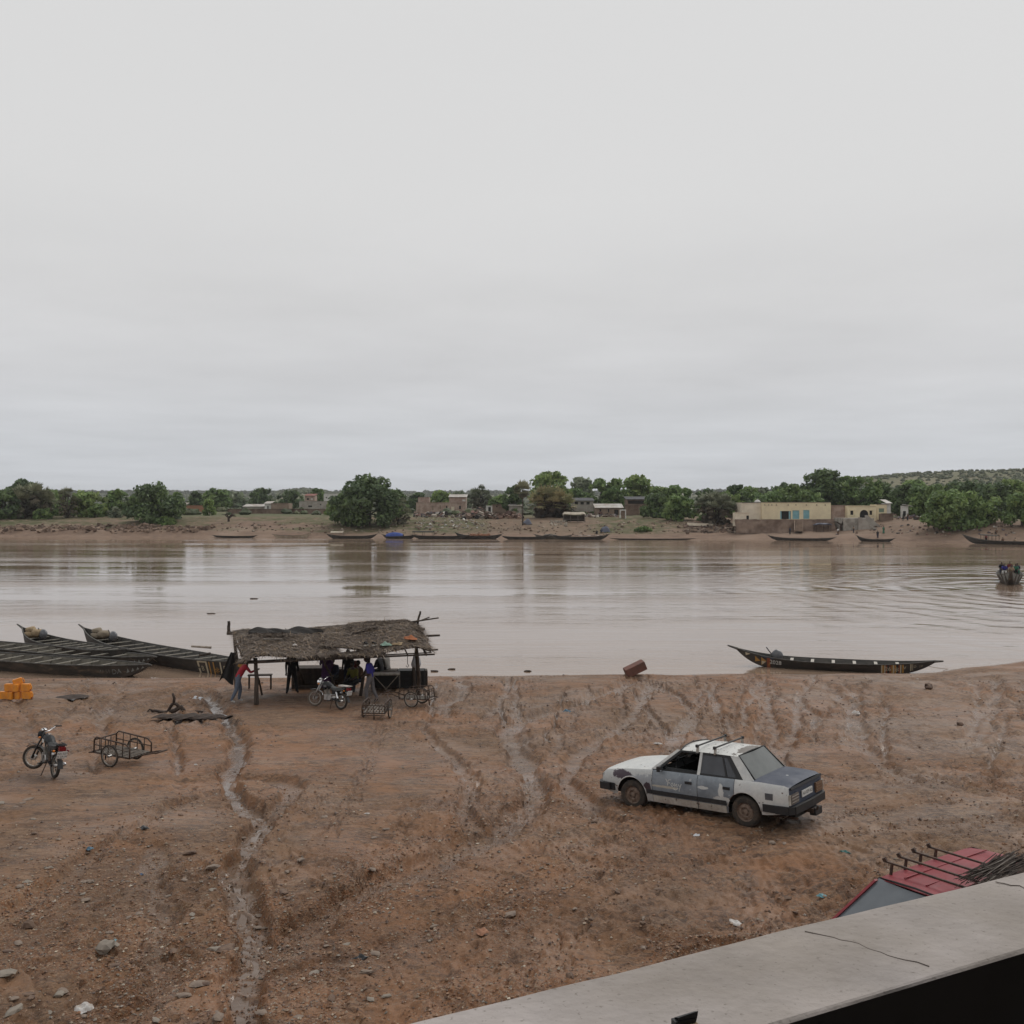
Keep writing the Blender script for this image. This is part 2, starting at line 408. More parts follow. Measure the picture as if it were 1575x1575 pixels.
pm('stone_flat', (0.22, 0.165, 0.125), 0.7, col2=(0.155, 0.115, 0.09), scale=8, bump=0.004, bscale=30)
vcmat('pebble', 0.55, 0.5, 0.2, 40)
vcmat('rubble', 0.85, 0.2, 0.15, 3)
vcmat('leaf', 0.6, 0.3, 0.2, 2.0, 0.3)
vcmat('palm_leaf', 0.75, 0.25, 0.2, 2.0, 0.15)
vcmat('straw', 0.95, 0.1, 0.25, 8)
pm('bark', (0.10, 0.08, 0.065), 0.95, col2=(0.055, 0.042, 0.035), scale=2, bump=0.02, bscale=6)
pm('thatch_base', (0.12, 0.098, 0.08), 0.97, col2=(0.06, 0.048, 0.04), scale=6, bump=0.03, bscale=25)
pm('thatch_dark', (0.025, 0.022, 0.02), 0.97, scale=6, bump=0.02, bscale=25)
# far buildings
pm('wall_yellow', (0.76, 0.66, 0.45), 0.9, col2=(0.66, 0.56, 0.38), scale=0.35, lo=0.4, hi=0.7, var=0.06)
pm('wall_cream', (0.74, 0.66, 0.53), 0.9, col2=(0.63, 0.55, 0.43), scale=0.4, var=0.06)
pm('wall_earth', (0.215, 0.155, 0.118), 0.95, col2=(0.12, 0.08, 0.06), scale=0.4, bump=0.03, bscale=2)
pm('wall_mud', (0.27, 0.20, 0.15), 0.95, col2=(0.20, 0.145, 0.11), scale=0.5)
pm('wall_grey', (0.36, 0.33, 0.29), 0.9, col2=(0.27, 0.24, 0.21), scale=0.5)
pm('wall_white', (0.62, 0.61, 0.58), 0.85, col2=(0.5, 0.48, 0.45), scale=0.6)
pm('wall_pink', (0.42, 0.32, 0.265), 0.9, col2=(0.29, 0.2, 0.16), scale=0.5)
pm('shutter_blue', (0.23, 0.43, 0.47), 0.7, col2=(0.17, 0.34, 0.38), scale=0.8)
pm('shutter_green', (0.20, 0.27, 0.20), 0.7, scale=1)
pm('opening_dark', (0.018, 0.016, 0.015), 0.95, scale=1)
pm('roof_tin', (0.46, 0.44, 0.41), 0.55, col2=(0.30, 0.25, 0.2), scale=0.4)
pm('roof_dark', (0.06, 0.06, 0.065), 0.8, scale=0.5); pm('roof_red', (0.22, 0.08, 0.06), 0.8, scale=0.5)
pm('concrete', (0.40, 0.37, 0.325), 0.9, col2=(0.24, 0.215, 0.185), scale=0.6, bump=0.02, bscale=3)
pm('canvas', (0.50, 0.45, 0.36), 0.9, col2=(0.38, 0.33, 0.26), scale=0.8)
pm('fence_red', (0.30, 0.15, 0.09), 0.9, scale=1)
# people
pm('skin', (0.055, 0.032, 0.022), 0.55, scale=20); pm('hair', (0.008, 0.007, 0.007), 0.9, scale=40, bump=0.003, bscale=120)
pm('eye_white', (0.5, 0.48, 0.45), 0.4, scale=10)
CL = {}
def cloth(key, c):
    pm('cloth_' + key, c, 0.92, scale=6, var=0.18, bump=0.006, bscale=14); CL[key] = 'cloth_' + key
for k_, c_ in dict(red=(0.30, 0.018, 0.03), jeans=(0.10, 0.12, 0.16), grey_trousers=(0.13, 0.12, 0.125), black=(0.012, 0.012, 0.014), blue=(0.035, 0.03, 0.20), greyshirt=(0.26, 0.245, 0.225),
                   olive=(0.16, 0.15, 0.03), purple=(0.07, 0.03, 0.10), white=(0.55, 0.54, 0.52), darkblue=(0.02, 0.025, 0.05), brown=(0.11, 0.06, 0.035), green=(0.03, 0.13, 0.08), tan=(0.30, 0.22, 0.15), maroon=(0.12, 0.02, 0.02)).items():
    cloth(k_, c_)

def glass(name, tint, alpha, rough=0.05, dust=None):
    """thin car glass: a dusty tinted coat over clear; grey tints paint in reflection"""
    m, nt, n, l, b = nodes_of(name)
    tr = n.new('ShaderNodeBsdfTransparent'); tr.inputs[0].default_value = (*[0.75 * x + 0.2 for x in tint], 1)
    b.inputs['Base Color'].default_value = (*tint, 1); b.inputs['Roughness'].default_value = rough; b.inputs['IOR'].default_value = 1.5
    mx = n.new('ShaderNodeMixShader'); out = n['Material Output']
    tc = n.new('ShaderNodeTexCoord'); nz = N(n, 'ShaderNodeTexNoise'); nz.inputs['Scale'].default_value = 3.5; nz.inputs['Detail'].default_value = 5; l.new(tc.outputs['Object'], nz.inputs['Vector'])
    r = n.new('ShaderNodeMapRange'); r.inputs[1].default_value = 0.35; r.inputs[2].default_value = 0.7; r.inputs[3].default_value = alpha - 0.08; r.inputs[4].default_value = min(1, alpha + 0.1); l.new(nz.outputs['Fac'], r.inputs[0])
    l.new(r.outputs[0], mx.inputs[0]); l.new(tr.outputs[0], mx.inputs[1]); l.new(b.outputs[0], mx.inputs[2]); l.new(mx.outputs[0], out.inputs[0])
glass('glass_dark', (0.02, 0.022, 0.024), 0.55)
glass('glass_side', (0.07, 0.075, 0.085), 0.8, 0.12)
glass('glass_reflect_grey', (0.16, 0.17, 0.165), 0.92, 0.22)  # grey base colour paints in the sky's reflection, besides dust
glass('glass_screen', (0.13, 0.145, 0.16), 0.9, 0.15)
pm('crack_dark', (0.20, 0.17, 0.15), .95, scale=9)
# ---------------------------------------------------------------- near bank: height field
_YS_X = [-400, -60, -25, -15, -5, 0, 5, 10, 16, 21, 25, 30, 60, 400]
_YS_Y = [46, 49.6, 50.0, 50.1, 50.4, 51.0, 51.2, 51.3, 51.3, 51.7, 54.0, 57.0, 66, 120]
def shore_y(x): return np.interp(x, _YS_X, _YS_Y) + 0.5 * (fbm(x * 0.35, x * 0 + 3.1, 3, 5) - 0.5) * 1.6
_PT = [-40, -6, -1.5, 0, 0.5, 1.6, 3.2, 6, 12, 18, 24, 30, 38, 80]
_PZ = [-5, -1.2, -0.22, 0.02, 0.16, 0.32, 0.47, 0.72, 1.0, 1.30, 1.66, 2.16, 2.2, 2.2]
def base_z(x, y): return np.interp(shore_y(np.asarray(x, float)) - y, _PT, _PZ)

def hit(px, py, zf, y0, y1, dz=0.0):
    """photo pixel -> point where its line of sight meets the height profile zf"""
    ys = np.linspace(y0, y1, 4000); xs = (px - 787.5) / 1575 * ys; zr = EYE - (py - 775) / 1575 * ys
    below = zr <= zf(xs, ys) + dz
    i = int(np.argmax(below)) if below.any() else len(ys) - 1
    return float(xs[i]), float(ys[i])
def gp(px, py): return hit(px, py, base_z, 8, 75)

# channels washed out by the rain: photo polyline, half width (m), depth (m)
CHAN = [
    ([(318, 1062), (335, 1088), (352, 1115), (366, 1150), (350, 1198), (385, 1240), (408, 1255), (378, 1298), (355, 1330), (380, 1385), (386, 1450), (374, 1505), (386, 1580), (380, 1660)], 0.34, 0.15, 1.0),
    ([(350, 1200), (400, 1195), (445, 1208), (430, 1235), (405, 1255)], 0.40, 0.10, 0.55),
    ([(345, 1212), (285, 1232), (228, 1262), (172, 1290), (130, 1322), (62, 1372), (-20, 1412)], 0.22, 0.09, 0.35),
    ([(240, 1300), (225, 1350), (250, 1395), (230, 1450), (255, 1510), (180, 1560), (150, 1600)], 0.34, 0.06, 0.5),
    ([(990, 1040), (942, 1060), (862, 1086), (788, 1114), (792, 1150), (812, 1180), (822, 1212), (800, 1242), (770, 1275), (700, 1312), (600, 1352), (500, 1400), (430, 1450)], 0.46, 0.14, 0.55),
    ([(1002, 1048), (982, 1086), (960, 1112), (912, 1142), (882, 1172), (872, 1202), (902, 1232), (930, 1262)], 0.36, 0.10, 0.45),
    ([(1012, 1055), (1042, 1070), (1066, 1100), (1040, 1128), (1028, 1150)], 0.26, 0.09, 0.5),
    ([(782, 1040), (772, 1075), (724, 1108), (640, 1112), (560, 1118)], 0.26, 0.09, 0.3),
    ([(640, 1112), (690, 1160), (722, 1200), (715, 1240), (735, 1290)], 0.22, 0.08, 0.35),
    ([(700, 1040), (712, 1062), (680, 1085), (690, 1100)], 0.4, 0.08, 0.4),
    ([(1270, 1050), (1300, 1080), (1320, 1110), (1330, 1150), (1400, 1200)], 0.30, 0.09, 0.35),
    ([(1180, 1050), (1200, 1075), (1260, 1100), (1350, 1108)], 0.22, 0.06, 0.25),
    ([(1575, 1070), (1480, 1062), (1400, 1050), (1340, 1045)], 0.24, 0.07, 0.2),
    ([(1600, 1120), (1500, 1112), (1420, 1100), (1340, 1085)], 0.20, 0.06, 0.2),
    ([(1600, 1230), (1480, 1200), (1380, 1180), (1300, 1150)], 0.26, 0.05, 0.2),
    ([(0, 1165), (90, 1138), (150, 1130), (230, 1118), (330, 1105)], 0.18, 0.07, 0.35),
    ([(0, 1200), (30, 1183), (110, 1158), (200, 1140)], 0.12, 0.06, 0.3),
    ([(110, 1110), (180, 1093), (260, 1080)], 0.16, 0.06, 0.2),
    ([(420, 1500), (520, 1470), (640, 1440), (760, 1395), (900, 1330)], 0.26, 0.04, 0.25),
    ([(577, 1108), (566, 1165), (530, 1232), (496, 1284)], 0.06, 0.045, 0.2),
    ([(588, 1108), (578, 1165), (545, 1232), (512, 1284)], 0.05, 0.04, 0.2),
    ([(1020, 1490), (1150, 1436), (1260, 1395), (1330, 1352), (1420, 1290)], 0.10, 0.05, 0.15),
    ([(1070, 1505), (1200, 1448), (1310, 1405)], 0.10, 0.05, 0.15),
    ([(870, 1480), (905, 1420), (940, 1380)], 0.05, 0.04, 0.1), ([(880, 1500), (850, 1440)], 0.05, 0.04, 0.1),
    ([(1280, 1260), (1400, 1240), (1500, 1235), (1600, 1240)], 0.12, 0.05, 0.15), ([(1290, 1290), (1400, 1270), (1500, 1262), (1600, 1268)], 0.12, 0.05, 0.15),
    ([(1280, 1200), (1380, 1190), (1500, 1165), (1600, 1160)], 0.10, 0.04, 0.15),
]
_rc = random.Random(19)                                # finer rills running from the water's edge up the bank
for i in range(44):
    u_ = _rc.uniform(640, 1590) if i < 35 else _rc.uniform(20, 330); v_ = _rc.uniform(1036, 1062); P_ = [(u_, v_)]; dr = _rc.uniform(-14, 14)
    for k in range(_rc.randint(3, 6)): dr = 0.6 * dr + _rc.uniform(-16, 16); u_ += dr; v_ += _rc.uniform(9, 24) * (1 + 0.25 * k); P_.append((u_, v_))
    CHAN.append((P_, _rc.uniform(0.08, 0.24), _rc.uniform(0.06, 0.11), _rc.uniform(0.15, 0.6)))
for i in range(30):                                    # ruts and scuffs across the right and middle
    u_, v_ = _rc.uniform(560, 1560), _rc.uniform(1090, 1400); a_ = _rc.uniform(-0.5, 0.3); L_ = _rc.uniform(60, 220)
    if 900 < u_ < 1290 and 1100 < v_ < 1300: continue
    CHAN.append(([(u_ + L_ * k, v_ + L_ * k * a_ * (0.5 + k)) for k in (0, 0.33, 0.66, 1)], _rc.uniform(0.05, 0.11), _rc.uniform(0.03, 0.055), _rc.uniform(0.05, 0.3)))
_CH = []
for pts, hw, dp, wet in CHAN:
    P = np.array([gp(a, b) for a, b in pts]); Q = []
    for i in range(len(P) - 1):                      # smooth the line
        p0, p1, p2, p3 = P[max(i - 1, 0)], P[i], P[i + 1], P[min(i + 2, len(P) - 1)]
        for t in np.linspace(0, 1, 5)[:-1]:
            Q.append(0.5 * ((2 * p1) + (p2 - p0) * t + (2 * p0 - 5 * p1 + 4 * p2 - p3) * t * t + (3 * p1 - p0 - 3 * p2 + p3) * t ** 3))
    Q.append(P[-1]); _CH.append((np.array(Q), hw, dp, wet))

def channels(x, y):
    """depth removed and wetness at ground points"""
    wx = x + 0.32 * (fbm(x * 1.3, y * 1.3, 3, 21) - 0.5) * 2 * 0.6 + 0.16 * (fbm(x * 3.5, y * 3.5, 2, 3) - 0.5) + 0.06 * (vnoise(x * 9, y * 9, 3) - 0.5)
    wy = y + 0.5 * (fbm(x * 1.1, y * 0.8, 3, 31) - 0.5) * 2 * 0.6 + 0.16 * (fbm(x * 3.5, y * 3.5, 2, 8) - 0.5) + 0.06 * (vnoise(x * 9, y * 9, 4) - 0.5)
    dep = np.zeros_like(x); wet = np.zeros_like(x); near = np.zeros_like(x)
    for Q, hw, dp, wt in _CH:
        m = np.nonzero((wx > Q[:, 0].min() - 1.6) & (wx < Q[:, 0].max() + 1.6) & (wy > Q[:, 1].min() - 1.6) & (wy < Q[:, 1].max() + 1.6))[0]
        if not len(m): continue
        ax, ay = wx[m], wy[m]; d = np.full(len(m), 9.0)
        for i in range(len(Q) - 1):
            ex, ey = Q[i + 1] - Q[i]; L = ex * ex + ey * ey + 1e-9
            t = np.clip(((ax - Q[i, 0]) * ex + (ay - Q[i, 1]) * ey) / L, 0, 1)
            d = np.minimum(d, np.hypot(ax - Q[i, 0] - t * ex, ay - Q[i, 1] - t * ey))
        w = hw * (0.65 + 0.8 * vnoise(ax * 0.9, ay * 0.6, 77))
        cut = (1.5 if dp > 0.075 else 1.1) * dp * (1 - sstep(0.62, 1.0, d / w)) - 0.014 * (dp / 0.1) * np.exp(-((d / w - 1.25) / 0.3) ** 2)
        dep[m] = np.where(np.abs(cut) > np.abs(dep[m]), cut, dep[m])
        wet[m] = np.maximum(wet[m], wt * (1 - sstep(0.25, 0.75, d / w)))
        near[m] = np.maximum(near[m], np.exp(-(d / (w * 2.2)) ** 2))
    return dep, wet, near

def car_flat(x, y):
    return np.zeros_like(x)

def ground_full(x, y):
    x = np.asarray(x, float).ravel(); y = np.asarray(y, float).ravel()
    t = shore_y(x) - y
    z = base_z(x, y)
    dep, wet, near = channels(x, y)
    land = sstep(0.3, 3.0, t)
    z = z + land * 0.16 * (fbm(x * 0.22, y * 0.22, 3, 41) - 0.5)
    rough = 0.10 + 1.1 * sstep(0.42, 0.62, fbm(x * 0.35, y * 0.28, 3, 55))
    und = 0.055 * (fbm(x * 1.1, y * 0.75, 3, 61) - 0.5)
    rid = 0.13 * (ridged(x * 1.5 + 0.4 * y, y * 1.15, 3, 71) - 0.62)
    cl = 0.10 * (ridged(x * 4.2, y * 3.4, 3, 81) - 0.6) + 0.045 * (vnoise(x * 13, y * 11, 9) - 0.5)
    z = z - dep * land + land * (und + rough * (np.minimum(rid, 0.012) + cl))
    # scarplets where thin layers of mud have been washed away
    q = fbm(x * 0.42 + 0.15 * y, y * 0.36, 5, 121) * 15; f = q - np.floor(q)
    z = z + land * (0.048 + 0.055 * sstep(0.4, 0.6, fbm(x * 0.3, y * 0.3, 2, 125))) * (np.floor(q) + sstep(0.80, 1.0, f) - q) * sstep(0.40, 0.55, fbm(x * 0.25, y * 0.2, 2, 127))
    # ripples of mud along the slope further right
    z = z + land * 0.02 * sstep(4, 12, x) * (ridged(x * 0.7, y * 2.6, 3, 91) - 0.6)
    return z, wet, near, rough, t
def gz(x, y):
    return float(ground_full(np.array([x]), np.array([y]))[0][0])
def at(px, py, dz=0.0):
    x, y = gp(px, py); return (x, y, gz(x, y) + dz)

def gravel_mask(x, y):
    """where the rain has laid bare the laterite gravel (mostly the lower left)"""
    a = sstep(23.5, 15.5, y + 0.55 * x * np.where(x > 0, 1.6, -0.15) + 3.0 * (fbm(x * 0.5, y * 0.5, 3, 101) - 0.5))
    p = sstep(0.44, 0.60, fbm(x * 0.8, y * 0.6, 4, 111))
    return a * (0.25 + 0.75 * p)

# tensor grid, fine where the place is looked at closely
def _axis():
    a = list(np.arange(0, 7.0, 0.026)); x = 7.0
    while x < 40: a.append(x); x += 0.045 * x / 7
    while x < 420: a.append(x); x *= 1.25
    a = np.array(a); return np.concatenate([-a[:0:-1], a])
GX = _axis()
_r = [-60, -30, -10, 0, 4, 7, 9]; _y = 9.0
while _y < 60: _y += 1.3 * _y * _y / 6450; _r.append(_y)
_r += [62, 66, 75, 95, 140]
GY = np.array(_r)
XX, YY = np.meshgrid(GX, GY)
_z, _wet, _near, _rough, _t = ground_full(XX, YY)
nx, ny = len(GX), len(GY)
V = np.stack([XX.ravel(), YY.ravel(), _z], 1)
_i = (np.arange(ny - 1)[:, None] * nx + np.arange(nx - 1)[None, :]).ravel()
F = np.stack([_i, _i + 1, _i + nx + 1, _i + nx], 1)

m, nt, n, l, b = nodes_of('mud')
def attr(nm):
    a = n.new('ShaderNodeAttribute'); a.attribute_name = nm; return a.outputs['Fac']
tc = n.new('ShaderNodeTexCoord'); vec = tc.outputs['Object']
def noise(sc, det=6, rg=0.6, v=None):
    q = n.new('ShaderNodeTexNoise'); q.inputs['Scale'].default_value = sc; q.inputs['Detail'].default_value = det; q.inputs['Roughness'].default_value = rg; l.new(v or vec, q.inputs['Vector']); return q.outputs['Fac']
def mr(s, a, b_, c=0.0, d=1.0):
    q = n.new('ShaderNodeMapRange'); q.inputs[1].default_value = a; q.inputs[2].default_value = b_; q.inputs[3].default_value = c; q.inputs[4].default_value = d; l.new(s, q.inputs[0]); return q.outputs[0]
def mth(op, a, b_):
    q = n.new('ShaderNodeMath'); q.operation = op
    for k, s in ((0, a), (1, b_)):
        if isinstance(s, (int, float)): q.inputs[k].default_value = s
        else: l.new(s, q.inputs[k])
    return q.outputs[0]
n_big = noise(0.16, 5); n_mid = noise(1.1, 7, 0.65); n_fine = noise(9, 6, 0.7); n_grain = noise(60, 4, 0.7)
RED, GREY, PALE, DARK = (0.240, 0.120, 0.060), (0.200, 0.118, 0.068), (0.305, 0.195, 0.118), (0.056, 0.030, 0.017)
c = mixc(n, l, mr(n_big, 0.42, 0.6), RED, GREY)
c = mixc(n, l, mr(n_mid, 0.5, 0.72, 0, 0.75), c, PALE)
crumb = mr(noise(0.55, 5, 0.6), 0.40, 0.58, 0.12, 1.0)      # smooth silt in places, crumbled mud in others
c = mixc(n, l, mth('MULTIPLY', crumb, mr(n_fine, 0.50, 0.66, 0, 0.85)), c, DARK)
n_clod = noise(3.2, 7, 0.72)
c = mixc(n, l, mth('MULTIPLY', crumb, mr(n_clod, 0.54, 0.66, 0, 0.6)), c, (0.125, 0.077, 0.055))
c = mixc(n, l, mr(n_clod, 0.30, 0.42, 0.5, 0), c, (0.31, 0.215, 0.15))
# damp flow lines, with relief shade painted into them, and dried run-off crusts
mp_ = n.new('ShaderNodeMapping'); mp_.inputs['Scale'].default_value = (0.55, 1.6, 1.0); mp_.inputs['Rotation'].default_value = (0, 0, 0.25); l.new(vec, mp_.inputs[0])
for sc_, d_, w_, cc_, am in ((1.3, 8, 0.030, (0.070, 0.042, 0.030), 0.9), (3.1, 7, 0.035, (0.085, 0.052, 0.037), 0.75), (2.2, 8, 0.022, (0.34, 0.245, 0.175), 0.5)):
    f_ = noise(sc_, d_, 0.62, mp_.outputs[0]); q = n.new('ShaderNodeMath'); q.operation = 'ABSOLUTE'; l.new(mth('SUBTRACT', f_, 0.5 if am > 0.6 else 0.56), q.inputs[0])
    c = mixc(n, l, mth('MULTIPLY', mr(q.outputs[0], 0.0, w_, am, 0.0), mr(n_mid, 0.36, 0.52)), c, cc_)
# laterite gravel washed clean: small orange, tan and grey grains
vo = n.new('ShaderNodeTexVoronoi'); vo.inputs['Scale'].default_value = 34; l.new(vec, vo.inputs['Vector'])
grain = ramp(n, [(0.0, (0.10, 0.045, 0.022)), (0.35, (0.20, 0.085, 0.035)), (0.6, (0.27, 0.14, 0.07)), (0.8, (0.16, 0.10, 0.07)), (1.0, (0.34, 0.25, 0.17))])
sv = n.new('ShaderNodeSeparateColor'); l.new(vo.outputs['Color'], sv.inputs[0]); l.new(sv.outputs[0], grain.inputs[0])
gmask = mth('MULTIPLY', attr('gravel'), mr(n_fine, 0.38, 0.55))
c = mixc(n, l, mth('MULTIPLY', gmask, 0.85), c, grain.outputs[0])
wetf = attr('wet')
c = mixc(n, l, mth('MULTIPLY', wetf, 0.5), c, (0.14, 0.105, 0.082))
gr = mr(n_grain, 0.3, 0.75, 0.78, 1.18)
scn = n.new('ShaderNodeVectorMath'); scn.operation = 'SCALE'; l.new(c, scn.inputs[0]); l.new(gr, scn.inputs['Scale'])
l.new(scn.outputs[0], b.inputs['Base Color'])
# soaked ground is smooth, drained ground dull
damp = mr(noise(0.45, 6), 0.40, 0.60, 0.0, 0.6)
rg = mth('SUBTRACT', 0.78, mth('ADD', mth('MULTIPLY', damp, 0.55), mth('MULTIPLY', wetf, 0.62)))
q = n.new('ShaderNodeClamp'); q.inputs[1].default_value = 0.10; q.inputs[2].default_value = 1.0; l.new(rg, q.inputs[0]); l.new(q.outputs[0], b.inputs['Roughness'])
b.inputs['Specular IOR Level'].default_value = 0.28
hgt = mth('ADD', mth('ADD', mth('MULTIPLY', n_fine, 0.8), mth('MULTIPLY', n_clod, 1.3)), mth('MULTIPLY', n_grain, 0.22))
hgt = mth('ADD', hgt, mth('MULTIPLY', mth('MULTIPLY', gmask, mth('SUBTRACT', 1.0, vo.outputs['Distance'])), 0.5))
hgt = mth('MULTIPLY', mth('MULTIPLY', hgt, crumb), mth('SUBTRACT', 1.0, mth('MULTIPLY', wetf, 0.85)))
bp = n.new('ShaderNodeBump'); bp.inputs['Strength'].default_value = 0.9; bp.inputs['Distance'].default_value = 0.06
l.new(hgt, bp.inputs['Height']); l.new(bp.outputs[0], b.inputs['Normal'])

me = np_mesh('ground', V, F, 'mud')
_g = gravel_mask(XX.ravel(), YY.ravel()) + 0.35 * _near * sstep(34, 24, YY.ravel())
vattr(me, 'gravel', np.clip(_g, 0, 1)); vattr(me, 'wet', np.clip(_wet + 0.8 * sstep(1.2, 0.1, _t), 0, 1))
tag(link('ground', me), 'wet red laterite mud of the near river bank cut by rain gullies', kind='structure')

# running water standing in the deepest gully: strips lying in the channel bed
def rill(ci, s0, s1, lift, hwf, seed):
    Q, hw, dp, wt = _CH[ci]; rng = random.Random(seed)
    k0, k1 = int(s0 * (len(Q) - 1)), int(s1 * (len(Q) - 1)); pts = Q[k0:k1 + 1]
    P = []
    for i in range(len(pts) - 1):
        for t in (0, 0.25, 0.5, 0.75): P.append(pts[i] * (1 - t) + pts[i + 1] * t)
    P = np.array(P); D = np.gradient(P, axis=0); D /= np.linalg.norm(D, axis=1)[:, None] + 1e-9; Nn = np.stack([-D[:, 1], D[:, 0]], 1)
    # undo the warp of the height field so that the strip lies in the bed: search sideways for the lowest line
    cand = np.linspace(-0.75, 0.75, 31); C = P[:, None, :] + Nn[:, None, :] * cand[None, :, None]
    zz = ground_full(C[..., 0], C[..., 1])[0].reshape(len(P), len(cand)); zs = zz + 0.03 * np.abs(cand)[None, :]
    idx = np.argmin(zs, 1).astype(float)
    for _ in range(3): idx = np.convolve(np.pad(idx, 2, mode='edge'), np.ones(5) / 5, mode='valid')
    off = -0.75 + 1.5 * idx / 30; c = P + Nn * off[:, None]
    zc = ground_full(c[:, 0], c[:, 1])[0]; zc = np.convolve(np.pad(zc, 3, mode='edge'), np.ones(7) / 7, mode='valid') + lift
    mb = MB(); vs = []
    for i in range(len(c)):
        w = hw * hwf * (0.25 + 1.5 * float(vnoise(np.array(i * 0.23), np.array(0.4), seed + 50)))
        for s in (-1, -0.4, 0.4, 1): vs.append((c[i, 0] + Nn[i, 0] * w * s, c[i, 1] + Nn[i, 1] * w * s, zc[i]))
    fs = [(i * 4 + j, i * 4 + j + 1, i * 4 + j + 5, i * 4 + j + 4) for i in range(len(c) - 1) for j in range(3)]
    mb.add(vs, fs); return mb
m, nt, n, l, b = nodes_of('rill_water')
b.inputs['Base Color'].default_value = (0.17, 0.12, 0.09, 1); b.inputs['Roughness'].default_value = 0.12; b.inputs['IOR'].default_value = 1.33
tc = n.new('ShaderNodeTexCoord'); nz = N(n, 'ShaderNodeTexNoise'); nz.inputs['Scale'].default_value = 9; nz.inputs['Detail'].default_value = 4; l.new(tc.outputs['Object'], nz.inputs['Vector'])
bp = n.new('ShaderNodeBump'); bp.inputs['Strength'].default_value = 0.35; bp.inputs['Distance'].default_value = 0.02; l.new(nz.outputs['Fac'], bp.inputs['Height']); l.new(bp.outputs[0], b.inputs['Normal'])
for ci, a, bb, lf, hwf, sd in ((0, 0.12, 1.0, 0.004, 0.28, 1),):
    tag(rill(ci, a, bb, lf, hwf, sd).build('rill_water', 'rill_water', smooth=True), 'thin muddy rain water running down a gully in the bank', kind='structure')

# ---------------------------------------------------------------- river
m, nt, n, l, b = nodes_of('river_water')
tc = n.new('ShaderNodeTexCoord'); vec = tc.outputs['Object']
def mapped(sx, sy):
    q = n.new('ShaderNodeMapping'); q.inputs['Scale'].default_value = (sx, sy, 1); l.new(vec, q.inputs[0]); return q.outputs[0]
nb = noise(0.02, 4, 0.6, mapped(1.0, 2.2))
c = mixc(n, l, mr(nb, 0.35, 0.65), (0.275, 0.195, 0.142), (0.240, 0.165, 0.115))
l.new(c, b.inputs['Base Color'])
b.inputs['IOR'].default_value = 1.43; b.inputs['Specular IOR Level'].default_value = 0.5
patch = mr(noise(0.035, 5, 0.6, mapped(0.35, 2.4)), 0.40, 0.66)
rgh = mth('ADD', 0.03, mth('MULTIPLY', patch, 0.12)); l.new(rgh, b.inputs['Roughness'])
h1 = noise(0.55, 5, 0.6, mapped(0.42, 1.0)); h2 = noise(2.2, 4, 0.6, mapped(0.5, 1.0)); h3 = noise(0.12, 3, 0.5, mapped(0.5, 1.0))
hh = mth('ADD', mth('MULTIPLY', h1, mth('ADD', 0.12, mth('MULTIPLY', patch, 1.3))), mth('MULTIPLY', h2, mth('ADD', 0.03, mth('MULTIPLY', patch, 0.30))))
hh = mth('ADD', hh, mth('MULTIPLY', h3, 0.7))
# rings spreading from the boat under way on the right
sp = n.new('ShaderNodeSeparateXYZ'); l.new(vec, sp.inputs[0])
dx = mth('SUBTRACT', sp.outputs['X'], 52.5); dy = mth('MULTIPLY', mth('SUBTRACT', sp.outputs['Y'], 100.0), 0.62)
dd = mth('SQRT', mth('ADD', mth('MULTIPLY', dx, dx), mth('MULTIPLY', dy, dy)), 0)
dd = mth('ADD', dd, mth('MULTIPLY', noise(0.09, 3), 9.0))
ring = mth('SINE', mth('MULTIPLY', dd, 1.9), 0)
rf = mth('MULTIPLY', mr(dd, 6, 48, 1.0, 0.0), mr(dd, 2, 8, 0.0, 1.0))
hh = mth('ADD', hh, mth('MULTIPLY', ring, mth('MULTIPLY', rf, 0.55)))
bp = n.new('ShaderNodeBump'); bp.inputs['Strength'].default_value = 1.0; bp.inputs['Distance'].default_value = 0.05
l.new(hh, bp.inputs['Height']); l.new(bp.outputs[0], b.inputs['Normal'])
mb = MB(); mb.add([(-900, 36, 0), (900, 36, 0), (900, 420, 0), (-900, 420, 0)], [(0, 1, 2, 3)])
tag(mb.build('river', 'river_water'), 'wide muddy brown river under an overcast sky', kind='structure')
